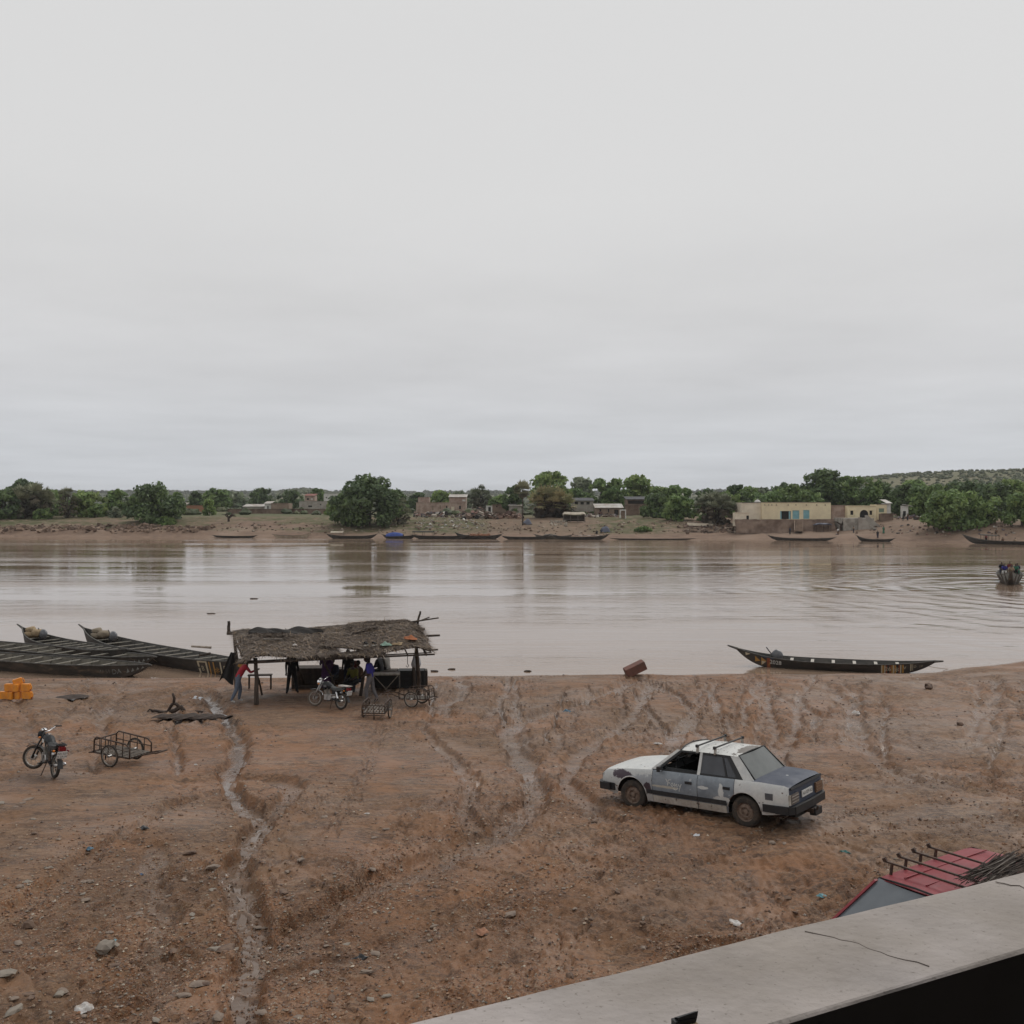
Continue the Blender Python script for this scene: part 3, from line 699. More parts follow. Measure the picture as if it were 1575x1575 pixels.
# ---------------------------------------------------------------- far bank, plain and hills
_YF_X = [-900, -300, -130, -60, 0, 40, 68, 79, 91, 100, 112, 140, 300, 900]
_YF_Y = [330, 285, 267, 259, 253, 251, 246, 242, 234, 224, 211, 196, 160, 120]
def far_shore(x): return np.interp(x, _YF_X, _YF_Y) + 1.6 * (fbm(x * 0.12, x * 0 + 1.7, 3, 15) - 0.5)
_FT = [-60, -4, 0, 1.2, 5, 10, 16, 24, 36, 60, 120, 320, 700, 9000]
_FZ = [-6, -0.5, 0.02, 0.35, 0.75, 1.25, 2.1, 3.5, 4.5, 4.8, 5.0, 5.6, 6.5, 6.5]
def far_base(x, y):
    x = np.asarray(x, float); return np.interp(y - far_shore(x), _FT, _FZ)
def hills(x, y):
    u = x / np.maximum(y, 1) * 1575 + 787.5         # bearing, in photo columns
    z = np.zeros_like(x)
    ridge = 30 + 8 * (fbm(x * 0.0016, y * 0.001, 3, 131) - 0.5)
    z += ridge * sstep(1500, 2700, y)
    z += 19 * np.exp(-((u - 468) / 62.0) ** 2) * sstep(900, 1500, y) * (1 - sstep(2000, 2600, y))
    z += 4 * np.exp(-((u - 690) / 80.0) ** 2) * sstep(900, 1500, y) * (1 - sstep(2000, 2600, y))
    k = np.interp(u, [1040, 1200, 1290, 1330, 1400, 1500, 1600, 1900, 2400], [0, 7, 22, 31, 36, 39, 40, 38, 20])
    z += k * sstep(520, 1180, y) * (1 - 0.55 * sstep(1500, 2400, y)) + k * 0.06 * (fbm(x * 0.01, y * 0.006, 3, 141) - 0.5)
    return z
def far_z(x, y):
    x = np.asarray(x, float); y = np.asarray(y, float)
    t = y - far_shore(x)
    z = far_base(x, y) + hills(x, y)
    on = sstep(0.5, 4, t) * (1 - sstep(60, 140, t))
    z = z + on * (0.8 * (fbm(x * 0.08, y * 0.1, 4, 151) - 0.5) + 0.5 * (ridged(x * 0.25, y * 0.3, 3, 161) - 0.6))
    # broken rocky edge on the left
    z = z + sstep(2, 5, t) * (1 - sstep(9, 13, t)) * sstep(-40, -75, x) * (0.9 * (ridged(x * 0.45, y * 0.35, 3, 171) - 0.5) + 0.6)
    return z
def fp(px, py): return hit(px, py, far_base, 190, 900)
def fz(x, y): return float(far_z(np.array([x]), np.array([y]))[0])
def fat(px, py, dz=0.0):
    x, y = fp(px, py); return Vector((x, y, fz(x, y) + dz))

_x = list(np.arange(0, 150, 0.8)); _v = 150.0
while _v < 3400: _x.append(_v); _v *= 1.035
_x = np.array(_x); FX = np.concatenate([-_x[:0:-1], _x])
_y = list(np.arange(150, 210, 6)) + list(np.arange(210, 300, 0.7)); _v = 300.0
while _v < 4300: _y.append(_v); _v *= 1.022
_y += [5000, 6500, 9000]; FY = np.array(_y, float)
XX, YY = np.meshgrid(FX, FY); Z = far_z(XX.ravel(), YY.ravel())
nx, ny = len(FX), len(FY)
_i = (np.arange(ny - 1)[:, None] * nx + np.arange(nx - 1)[None, :]).ravel()
F = np.stack([_i, _i + 1, _i + nx + 1, _i + nx], 1)
m, nt, n, l, b = nodes_of('far_soil')
tc = n.new('ShaderNodeTexCoord'); vec = tc.outputs['Object']
n_a = noise(0.05, 6, 0.65); n_b = noise(0.4, 6, 0.7); n_c = noise(0.006, 6, 0.7)
c = mixc(n, l, mr(n_b, 0.35, 0.68), (0.245, 0.170, 0.124), (0.155, 0.105, 0.078))
c = mixc(n, l, mr(n_a, 0.5, 0.66, 0, 0.5), c, (0.34, 0.255, 0.195))
gfac = mth('MULTIPLY', attr('grass'), mr(n_b, 0.33, 0.55))
c = mixc(n, l, gfac, c, mixc(n, l, mr(n_a, 0.35, 0.65), (0.115, 0.110, 0.056), (0.085, 0.092, 0.043)))
plain = mixc(n, l, mr(n_c, 0.42, 0.60), (0.105, 0.112, 0.055), (0.165, 0.15, 0.09))
c = mixc(n, l, attr('plain'), c, plain)
l.new(c, b.inputs['Base Color']); b.inputs['Roughness'].default_value = 0.95; b.inputs['Specular IOR Level'].default_value = 0.2
bp = n.new('ShaderNodeBump'); bp.inputs['Strength'].default_value = 0.8; bp.inputs['Distance'].default_value = 0.35; l.new(n_b, bp.inputs['Height']); l.new(bp.outputs[0], b.inputs['Normal'])
me = np_mesh('far_bank', np.stack([XX.ravel(), YY.ravel(), Z], 1), F, 'far_soil')
_t = YY.ravel() - far_shore(XX.ravel()); _u = XX.ravel() / YY.ravel() * 1575 + 787.5
_gr = sstep(5, 12, _t) * np.interp(_u, [0, 60, 130, 260, 330, 400, 420, 520, 640, 740, 760, 900, 925, 1000, 1060, 1080, 1700], [1, 0.95, 0.8, 1, 0.8, 0.9, 1, 1, 1, 0.95, 0.25, 0.25, 1, 1, 0.4, 0.1, 0.1])
_gr *= sstep(0.25, 0.5, fbm(XX.ravel() * 0.09, YY.ravel() * 0.14, 4, 181))
vattr(me, 'grass', np.clip(_gr, 0, 1)); vattr(me, 'plain', sstep(30, 70, _t))
tag(link('far_bank', me), 'far river bank of eroded earth rising to scrub covered hills', kind='structure')

# ---------------------------------------------------------------- scrub that covers plain and hills as one mass
def scatter_scrub(name, label, pts, size, cols, rng, squash=0.75):
    """many small irregular crowns as one mesh"""
    n_, k = len(pts), 7
    th = np.linspace(0, 2 * PI, k, endpoint=False)
    rings = [(0.75, 0.0), (1.0, 0.42), (0.62, 0.86)]
    tv = np.array([(r * math.cos(t), r * math.sin(t), z) for r, z in rings for t in th] + [(0, 0, 1.06)])
    tf = [(i * k + a, i * k + (a + 1) % k, (i + 1) * k + (a + 1) % k) for i in range(2) for a in range(k)] + [(i * k + a, (i + 1) * k + (a + 1) % k, (i + 1) * k + a) for i in range(2) for a in range(k)] + [(2 * k + a, 2 * k + (a + 1) % k, 3 * k) for a in range(k)]
    tf = np.array(tf); nv = len(tv)
    s = size * rng.uniform(0.55, 1.35, n_)
    V = tv[None] * (1 + rng.uniform(-0.28, 0.28, (n_, nv, 1))) * s[:, None, None] * np.array([1, 1, squash * 1.25])[None, None]
    V = V + pts[:, None, :] - np.array([0, 0, 0.1])
    F = (tf[None] + (np.arange(n_) * nv)[:, None, None]).reshape(-1, 3)
    me = np_mesh(name, V.reshape(-1, 3), F, 'leaf', smooth=False)
    cc = np.array(cols)[rng.integers(0, len(cols), n_)] * rng.uniform(0.75, 1.25, (n_, 1))
    vcolor(me, 'col', np.repeat(cc, nv, 0))
    return tag(link(name, me), label, 'scrub', kind='stuff')
_rg = np.random.default_rng(5)
GREENS = [(0.085, 0.105, 0.050), (0.10, 0.12, 0.055), (0.07, 0.09, 0.045), (0.12, 0.13, 0.065)]
def field(n_, y0, y1, u0, u1, dens=None, pw=1.0):
    y = y0 * (y1 / y0) ** _rg.random(n_) if pw == 1 else y0 + (y1 - y0) * _rg.random(n_) ** pw
    u = u0 + (u1 - u0) * _rg.random(n_); x = (u - 787.5) / 1575 * y
    if dens is not None:
        k = dens(x, y, u) > _rg.random(n_); x, y = x[k], y[k]
    return np.stack([x, y, far_z(x, y)], 1)
scatter_scrub('hill_scrub', 'grey green scrub dotting the long low ridge far behind the village', field(14000, 1300, 3000, -500, 1250, lambda x, y, u: 0.35 + 0.65 * sstep(0.42, 0.58, fbm(x * 0.004, y * 0.004, 3, 7))), 3.6, GREENS, _rg)
scatter_scrub('ridge_trees', 'tiny tree tops lining the crest of the distant ridge', field(2600, 2450, 2850, -500, 1250), 6.0, [(0.05, 0.062, 0.032), (0.06, 0.075, 0.04)], _rg, 0.9)
scatter_scrub('slope_scrub', 'bushes dotting the tawny hillside on the far right', field(9000, 640, 1700, 1150, 2300, lambda x, y, u: 0.25 + 0.75 * sstep(0.40, 0.58, fbm(x * 0.012, y * 0.009, 3, 8))), 1.9, GREENS, _rg)
scatter_scrub('plain_scrub', 'low green bushes on the flat ground behind the houses', field(2600, 330, 1300, -500, 1100, lambda x, y, u: 0.15 + 0.85 * sstep(0.44, 0.6, fbm(x * 0.015, y * 0.012, 3, 9))), 1.7, GREENS, _rg)
# ---------------------------------------------------------------- trees
def leaf_cloud(C, rad, n_, size, rng, cols, up=0.35):
    """n_ rhombic leaf sprays spread through lobes: C (k,3) centres, rad (k,3) radii"""
    k = len(C); w = rad.prod(1) ** 0.66; idx = rng.choice(k, n_, p=w / w.sum())
    d = rng.normal(size=(n_, 3)); d /= np.linalg.norm(d, axis=1)[:, None]
    r = 0.45 + 0.62 * rng.random(n_) ** 0.55
    p = C[idx] + d * rad[idx] * r[:, None]
    nrm = d + rng.normal(size=(n_, 3)) * 0.7; nrm[:, 2] += up; nrm /= np.linalg.norm(nrm, axis=1)[:, None]
    a = np.cross(nrm, rng.normal(size=(n_, 3))); a /= np.linalg.norm(a, axis=1)[:, None] + 1e-9
    b = np.cross(nrm, a); s = size * rng.uniform(0.6, 1.45, n_)[:, None]
    V = np.stack([p - a * s, p - b * s * 0.55 + a * s * 0.1, p + a * s, p + b * s * 0.6 - a * s * 0.15], 1).reshape(-1, 3)
    F = np.arange(n_ * 4).reshape(-1, 4)
    cc = np.array(cols)
    lobe = rng.integers(0, len(cc), k); pick = np.where(rng.random(n_) < 0.7, lobe[idx], rng.integers(0, len(cc), n_))
    lobe_v = rng.uniform(0.82, 1.2, k)
    col = cc[pick] * (rng.uniform(0.75, 1.3, n_) * lobe_v[idx])[:, None]
    return V, F, np.repeat(col, 4, 0)

LEAF = {'dark': [(0.105, 0.151, 0.064), (0.130, 0.184, 0.073), (0.087, 0.130, 0.064)],
        'mid': [(0.151, 0.222, 0.078), (0.184, 0.255, 0.087), (0.120, 0.184, 0.071)],
        'light': [(0.203, 0.274, 0.093), (0.249, 0.313, 0.110), (0.162, 0.236, 0.083)],
        'grey': [(0.196, 0.230, 0.151), (0.230, 0.255, 0.172), (0.157, 0.196, 0.126)]}
def tree(label, u, ytop, wpx, Y, kind='mid', seed=1, low=0.22, leaves=2600, group=None, name='broadleaf_tree', cat='tree', ybase=None):
    if Y is None: x, Y = fp(u, ybase)
    else: x = (u - 787.5) / 1575 * Y
    z0 = fz(x, Y) - 0.15; s = Y / 1575
    H = EYE - (ytop - 775) * s - z0; W = wpx * s / 2
    t = thing(name, label, cat, (x, Y, z0), group=group)
    rng = np.random.default_rng(seed); rr = random.Random(seed)
    k = 9 + int(W * 1.6); C = []; rad = []
    for i in range(k):
        ph = rng.random() * 2 * PI; q = math.sqrt(rng.random()); zz = low + (0.86 - low) * rng.random()
        env = math.sqrt(max(0.06, 1 - ((zz - low - 0.25) / (1 - low - 0.17)) ** 2))
        rr_ = W * (0.22 + 0.14 * rng.random())
        C.append((math.cos(ph) * q * (W - rr_) * env, math.sin(ph) * q * (W - rr_) * env, H * zz)); rad.append((rr_, rr_, min(rr_ * 0.8, H * 0.2)))
    C.append((rng.normal() * W * 0.15, 0, H * 0.84)); rad.append((W * 0.36, W * 0.36, H * 0.16))
    C.append((-W * 0.62, 0, H * (low + 0.2))); rad.append((W * 0.36, W * 0.36, H * 0.17)); C.append((W * 0.62, 0, H * (low + 0.24))); rad.append((W * 0.36, W * 0.36, H * 0.17))
    for i in range(9):                                             # sprigs that break the outline
        a = rng.uniform(0.05, PI - 0.05); q = rng.uniform(0.80, 1.02); rr_ = W * rng.uniform(0.10, 0.18)
        C.append((math.cos(a) * W * q * 0.92, rng.normal() * W * 0.3, H * (low + 0.30) + math.sin(a) * (H * (0.68 - low)) * q)); rad.append((rr_, rr_, rr_ * 0.8))
    C = np.array(C); rad = np.array(rad)
    V, F, col = leaf_cloud(C, rad, leaves, 0.0020 * Y, rng, LEAF[kind])
    me = np_mesh('crown', V, F, 'leaf', smooth=False); vcolor(me, 'col', col); link('crown', me, t)
    mb = MB(); tr = max(0.12, H * 0.028)
    top = Vector((rr.uniform(-.3, .3), rr.uniform(-.3, .3), H * (low + 0.2)))
    mb.tube([(0, 0, -0.3), (rr.uniform(-.1, .1), 0, H * low * 0.5), top], [tr * 1.3, tr, tr * 0.8], 7)
    for i in range(0, k, 2): mb.tube([top * 0.9, (top + Vector(C[i])) / 2 + Vector((0, 0, 0.2)), C[i]], [tr * 0.6, tr * 0.4, tr * 0.15], 5)
    mb.build('trunk', 'bark', t, smooth=True)
    return t

def fan_leaf(base, d, L, rng, droop):
    """one fan palm leaf: stalk and a half disc of stiff blades; returns triangles"""
    d = Vector(d).normalized(); side = d.cross(Vector((0, 0, 1)))
    side = side.normalized() if side.length > 1e-3 else Vector((1, 0, 0))
    upv = side.cross(d); hub = Vector(base) + d * L * 0.45 - Vector((0, 0, droop * L * 0.12)); tri = [(Vector(base) - side * 0.03, Vector(base) + side * 0.03, hub)]
    nb = 7
    for i in range(nb):
        a = (-1 + 2 * i / (nb - 1)) * 1.25; q = d * math.cos(a) + side * math.sin(a) - Vector((0, 0, droop * 0.45)) + upv * rng.uniform(-.12, .12)
        q.normalize(); w = side * math.cos(a) - d * math.sin(a); tip = hub + q * L * (0.62 - 0.12 * abs(a)) * rng.uniform(.85, 1.1)
        tri.append((hub, hub + q * L * 0.3 + w * L * 0.07, tip)); tri.append((hub, tip, hub + q * L * 0.3 - w * L * 0.07))
    return tri
def palm(label, u, ytop, wpx, ybase, seed, heads=9, Y=None, single=False, cols=None, dead=None, leaves=26, trunk_h=0.0, group=None, skirt=True, hollow=False):
    """a clump of forking fan palms (or one tall stem): heads of fan leaves over a dome"""
    x, Yb = fp(u, ybase); Y = Y or Yb; x = (u - 787.5) / 1575 * Y
    z0 = fz(x, Y) - 0.15; s = Y / 1575; H = EYE - (ytop - 775) * s - z0; W = wpx * s / 2
    t = thing('fan_palm', label, 'palm', (x, Y, z0), group=group)
    rng = random.Random(seed); cols = cols or [(0.095, 0.10, 0.062), (0.075, 0.085, 0.05), (0.115, 0.115, 0.07)]; dead = dead or [(0.17, 0.145, 0.10), (0.13, 0.12, 0.08)]
    V = []; F = []; C = []; tk = MB(); P = []
    if single: P = [(Vector((0, 0, H * 0.8)), 1.0)]
    else:
        for i in range(heads):
            a = 2 * PI * i / heads * 2.4 + rng.uniform(-.3, .3); q = math.sqrt((i + 0.5) / heads)
            P.append((Vector((math.cos(a) * q * W * 0.72, math.sin(a) * q * W * 0.72, H * (0.80 - 0.42 * q * q) + rng.uniform(-.05, .05) * H)), 1.0))
    for c, _k in P:
        L = (W * 0.55 if not single else W * 1.05) * rng.uniform(.85, 1.15); L = max(L, 1.3)
        for j in range(leaves):
            el = rng.uniform(-1.0, 1.35) if skirt else rng.uniform(-0.3, 1.4); az = rng.uniform(0, 2 * PI)
            d = (math.cos(az) * math.cos(el), math.sin(az) * math.cos(el), math.sin(el)); old = el < -0.25
            cc = rng.choice(dead if old else cols); kk = rng.uniform(.75, 1.25); cc = tuple(q * kk for q in cc)
            for tri in fan_leaf(c, d, L * (0.8 if old else 1), rng, 0.9 if old else 0.45):
                b = len(V); V += [tuple(p) for p in tri]; F.append((b, b + 1, b + 2)); C += [cc] * 3
        if not hollow or rng.random() < 0.4: tk.tube([(c.x * 0.12, c.y * 0.12, -0.3), (c.x * 0.4, c.y * 0.4, c.z * 0.45), tuple(c)], [0.24, 0.19, 0.16], 6)
        else: tk.tube([(c.x * 0.12, c.y * 0.12, -0.3), (c.x * 0.4, c.y * 0.4, c.z * 0.45), tuple(c)], [0.2, 0.16, 0.12], 5)
        if skirt and not single:                       # hanging dead leaves below the head
            for j in range(10):
                az = rng.uniform(0, 2 * PI); zz = c.z * rng.uniform(0.25, 0.8)
                p = Vector((c.x * (0.6 + 0.4 * zz / c.z) + math.cos(az) * 0.3, c.y * (0.6 + 0.4 * zz / c.z) + math.sin(az) * 0.3, zz)); cc = rng.choice(dead); kk = rng.uniform(.35, .8) if hollow else rng.uniform(.6, 1.1)
                for tri in fan_leaf(p, (math.cos(az), math.sin(az), -1.2), L * 0.7, rng, 1.0):
                    b = len(V); V += [tuple(q) for q in tri]; F.append((b, b + 1, b + 2)); C += [tuple(q * kk for q in cc)] * 3
    me = np_mesh('crown', np.array(V), np.array(F), 'palm_leaf', smooth=False); vcolor(me, 'col', np.array(C)); link('crown', me, t)
    tk.build('trunk', 'bark', t, smooth=True)
    return t

# ---------------------------------------------------------------- river boats
class Hull:
    def __init__(s, L, B, H, ra, rb, draft=0.14, p=2.4, q=0.62, flare=0.62):
        s.L, s.B, s.H, s.ra, s.rb, s.dr, s.p, s.q, s.fl = L, B, H, ra, rb, draft, p, q, flare
    def half(s, t): return max(0.025, s.B * (1 - abs(t) ** s.p))
    def gun(s, t): return s.H + (s.ra if t < 0 else s.rb) * abs(t) ** 3
    def keel(s, t):
        k = max(0.0, (abs(t) - s.q) / (1 - s.q)); return -s.dr + (s.gun(t) + s.dr - 0.07) * k ** 1.7
    def pt(s, t, v, side, out=0.0):
        """point on the outer planking: v 0 at the chine, 1 at the gunwale"""
        b = s.half(t); y = b * (s.fl + (1 - s.fl) * v ** 0.8) + out; z = s.keel(t) + (s.gun(t) - s.keel(t)) * v
        return Vector((t * s.L / 2, side * y, z))
def pirogue(name, label, hull, loc, rz, outer='boat_tar', inner='boat_inside', thwarts=8, ns=36, beak=(0.5, 0.4), rim='boat_rim', thw='boat_thwart', ribs=True, group=None, thw_w=0.09, rim_w=0.05, pitch=0.0):
    t = thing(name, label, 'boat', loc, group=group, rot=(0, pitch, rz)); h = hull
    ts = [math.sin(PI / 2 * (-1 + 2 * i / ns)) for i in range(ns + 1)]
    mb = MB(); vs = []; W = 5
    for q in ts:                                                  # outer skin, keel to gunwale on both sides
        row = [h.pt(q, v, -1) for v in (1, .55, 0)] + [h.pt(q, v, 1) for v in (0, .55, 1)]
        vs += row
    nrow = 6; fs = [(i * nrow + j, i * nrow + j + 1, (i + 1) * nrow + j + 1, (i + 1) * nrow + j) for i in range(ns) for j in range(nrow - 1)]
    mb.add(vs, fs); mb.cur = 1; vi = []
    for q in ts:                                                  # inner skin
        k = min(0.05, h.half(q) * 0.5); row = []
        for sd, vv in ((-1, (1, .55, .06)), (1, (.06, .55, 1))):
            for v in vv: p = h.pt(q, v, sd); p.y -= sd * k; p.z += (0.02 if v < .1 else 0); row.append(p)
        vi += row
    mb.add(vi, [f[::-1] for f in fs])
    b = len(vs); mb.cur = 0
    for j in (0, nrow - 1):                                       # top edge joins the two skins
        base = len(mb.v); e = []
        for i in range(ns + 1): e += [vs[i * nrow + j], vi[i * nrow + j]]
        mb.add(e, [(2 * i, 2 * i + 1, 2 * i + 3, 2 * i + 2) for i in range(ns)])
    mb.build('hull', [outer, inner], t)
    for sd in (-1, 1):
        m2 = MB()
        for i in range(ns):
            p, q = h.pt(ts[i], 1, sd, 0.012), h.pt(ts[i + 1], 1, sd, 0.012); p.z += 0.02; q.z += 0.02; m2.bar(p, q, rim_w * 1.2, rim_w)
        m2.build('gunwale', rim, t)
    for sg, ln in ((-1, beak[0]), (1, beak[1])):
        if ln <= 0: continue
        p = Vector((sg * h.L / 2 * 0.985, 0, h.gun(sg) - 0.03)); q = p + Vector((sg * ln, 0, ln * (0.30 if (h.ra if sg < 0 else h.rb) > 0.25 else 0.08)))
        MB().tube([p, q], [0.075, 0.04], 6).build('beak', rim, t)
    for i in range(thwarts):
        q = -0.74 + 1.48 * (i + 0.5) / thwarts; w = h.half(q) - 0.04; z = h.gun(q) - 0.045
        MB().box((q * h.L / 2, 0, z), (thw_w, 2 * w, 0.04)).build('thwart', thw, t)
    if ribs:
        for i in range(thwarts + 1):
            q = -0.78 + 1.56 * i / thwarts; m2 = MB()
            for sd in (-1, 1):
                a = h.pt(q, 0.1, sd); c = h.pt(q, 0.97, sd); a.y -= sd * 0.075; c.y -= sd * 0.075; m2.bar(a, c, 0.05, 0.05, up=(1, 0, 0))
            a = h.pt(q, .08, -1); c = h.pt(q, .08, 1); a.z += .04; c.z += .04; m2.bar(a, c, .05, .05); m2.build('rib', inner, t)
    return t
def decal(hull, parent, name, polys, mat, side, out=0.012):
    """flat painted marks following the planking: polygons of (t, v)"""
    mb = MB()
    for P in polys: mb.poly([hull.pt(a, v, side, out) for a, v in P])
    return mb.build(name, mat, parent)
def hull_text(hull, parent, txt, t0, v0, size, mat, side, out=0.014, name='lettering'):
    vs, fs = text_faces(txt, 1.0); mb = MB()
    L = hull.L / 2; hz = max(0.1, hull.gun(t0) - hull.keel(t0)); flip = -1 if side > 0 else 1
    mb.add([hull.pt(t0 + flip * a * size / L, v0 + b_ * size / hz, side, out) for a, b_ in vs], fs)
    return mb.build(name, mat, parent)
def rect(a, b, c, d): return [(a, c), (b, c), (b, d), (a, d)]

def outboard(label, loc, rz, scale=1.0, tilt=0.5):
    t = thing('outboard_motor', label, 'motor', loc, rot=(0, tilt, rz)); S = scale
    def cowl(u, v):
        a = 2 * PI * u; k = [0.75, 1.0, 1.0, 0.9, 0.45, 0.0][int(round(v * 5))]; z = [0, .05, .2, .32, .40, .42][int(round(v * 5))]
        return (math.cos(a) * 0.26 * k * S, math.sin(a) * 0.17 * k * S, z * S)
    MB().grid(cowl, 12, 5).build('cowl', 'motor_grey', t, smooth=True)
    MB().box((0, 0, -0.05 * S), (0.40 * S, 0.26 * S, 0.1 * S)).box((-0.02 * S, 0, -0.32 * S), (0.14 * S, 0.1 * S, 0.5 * S), taper=1.3).build('leg', 'black_plastic', t)
    MB().lathe([(0.0, -.02), (0.12 * S, 0), (0.12 * S, .03), (0, .05)], 10, Matrix.Translation((-.12 * S, 0, -.56 * S)) @ Euler((0, PI / 2, 0)).to_matrix().to_4x4()).build('propeller', 'alloy', t)
    MB().tube([(0.2 * S, 0, .02 * S), (0.6 * S, 0, .1 * S)], 0.025 * S, 6).build('tiller', 'black_plastic', t)
    return t

# ---------------------------------------------------------------- people
STAND = dict(pel=(0, 0, .93), wst=(0, 0, 1.08), chs=(0, .01, 1.27), nck=(0, 0, 1.46), hd=(0, .015, 1.52),
             shL=(-.18, 0, 1.41), elL=(-.23, -.02, 1.13), wrL=(-.24, .06, .88), haL=(-.24, .08, .79), shR=(.18, 0, 1.41), elR=(.23, -.02, 1.13), wrR=(.24, .06, .88), haR=(.24, .08, .79),
             hpL=(-.095, 0, .90), knL=(-.105, .02, .50), anL=(-.11, -.02, .09), toL=(-.125, .14, .035), hpR=(.095, 0, .90), knR=(.105, .02, .50), anR=(.11, -.02, .09), toR=(.125, .14, .035))
SIT = dict(STAND, pel=(0, 0, .44), wst=(0, .02, .60), chs=(0, .08, .80), nck=(0, .13, .98), hd=(0, .17, 1.04), shL=(-.18, .11, .93), elL=(-.25, .18, .68), wrL=(-.17, .38, .58), haL=(-.14, .45, .57), shR=(.18, .11, .93), elR=(.25, .18, .68), wrR=(.17, .38, .58), haR=(.14, .45, .57),
           hpL=(-.10, .03, .44), knL=(-.15, .43, .47), anL=(-.14, .40, .09), toL=(-.15, .56, .035), hpR=(.10, .03, .44), knR=(.15, .43, .47), anR=(.14, .40, .09), toR=(.15, .56, .035))
BONES = [('pel', 'wst', 's'), ('wst', 'chs', 's'), ('chs', 'nck', 's'), ('nck', 'hd', 'k')] + [b for S in 'LR' for b in
         [('chs', 'sh' + S, 's'), ('sh' + S, 'el' + S, 's'), ('el' + S, 'wr' + S, 'f'), ('wr' + S, 'ha' + S, 'k'), ('pel', 'hp' + S, 't'), ('hp' + S, 'kn' + S, 't'), ('kn' + S, 'an' + S, 'c'), ('an' + S, 'to' + S, 'o')]]
RAD = dict(pel=.155, wst=.150, chs=.165, nck=.058, hd=.05, sh=.080, el=.054, wr=.033, ha=.034, hp=.108, kn=.078, an=.060, to=.040)
_SKIN = {}
def skin_body(pose, height, detail):
    """grow one continuous body surface over the joints of a pose (kept for later figures in the same pose)"""
    key = (repr(sorted(pose.items())), height, detail)
    if key in _SKIN: return _SKIN[key]
    J = {k: Vector(v) * (height / 1.75) for k, v in pose.items()}
    names = list(J.keys()); order = ['pel'] + [k for k in names if k != 'pel']; ix = {k: i for i, k in enumerate(order)}
    me = bpy.data.meshes.new('body'); me.from_pydata([J[k] for k in order], [(ix[a], ix[b]) for a, b, _ in BONES], [])
    ob = bpy.data.objects.new('body', me); COL.objects.link(ob)
    bm = bmesh.new(); bm.from_mesh(me); lay = bm.verts.layers.skin.verify(); bm.verts.ensure_lookup_table()
    for k, i in ix.items():
        r = RAD.get(k, RAD.get(k[:2], .05)); d = bm.verts[i][lay]
        d.radius = (r * 1.15, r * 0.8) if k in ('pel', 'wst', 'chs') else (r, r); d.use_root = (k == 'pel')
    bm.to_mesh(me); bm.free()
    ob.modifiers.new('skin', 'SKIN').use_smooth_shade = True
    if detail: ob.modifiers.new('sub', 'SUBSURF').levels = 1
    bpy.context.view_layer.update(); dg = bpy.context.evaluated_depsgraph_get()
    m2 = bpy.data.meshes.new_from_object(ob.evaluated_get(dg)); vs = [v.co.copy() for v in m2.vertices]; fs = [tuple(p.vertices) for p in m2.polygons]
    bpy.data.objects.remove(ob); bpy.data.meshes.remove(me); bpy.data.meshes.remove(m2)
    _SKIN[key] = (J, vs, fs); return _SKIN[key]
LEAN = dict(STAND, pel=(0, 0, .92), wst=(0, .07, 1.06), chs=(0, .20, 1.22), nck=(0, .33, 1.37), hd=(0, .38, 1.42), shL=(-.18, .27, 1.33), elL=(-.24, .16, 1.06), wrL=(-.23, .02, .88), haL=(-.22, -.04, .80), shR=(.18, .27, 1.33), elR=(.24, .42, 1.12), wrR=(.2, .62, 1.2), haR=(.19, .70, 1.22), knL=(-.105, .12, .5), anL=(-.11, .06, .09), toL=(-.12, .22, .035), knR=(.105, -.08, .5), anR=(.11, -.28, .10), toR=(.12, -.13, .035))
WIDE = dict(STAND, knL=(-.15, .04, .5), anL=(-.2, 0, .09), toL=(-.24, .15, .035), knR=(.14, .02, .5), anR=(.19, 0, .09), toR=(.24, .15, .035))
WALK = dict(STAND, wst=(0, .02, 1.08), chs=(0, .06, 1.27), nck=(0, .10, 1.46), hd=(0, .15, 1.51), shL=(-.18, .07, 1.41), shR=(.18, .07, 1.41), elL=(-.24, -.02, 1.13), wrL=(-.20, .20, 1.0), haL=(-.18, .27, .97), elR=(.24, -.04, 1.13), wrR=(.2, .18, .98), haR=(.19, .26, .96), knL=(-.10, .14, .52), anL=(-.11, .10, .09), toL=(-.12, .26, .035), knR=(.1, -.06, .5), anR=(.11, -.25, .11), toR=(.12, -.1, .035))
for _p, _h, _d in ((STAND, 1.75, False), (SIT, 1.75, False), (SIT, 1.75, True), (STAND, 1.65, True), (LEAN, 1.78, True), (LEAN, 1.75, True), (WIDE, 1.75, True), (WALK, 1.78, True)): skin_body(_p, _h, _d)
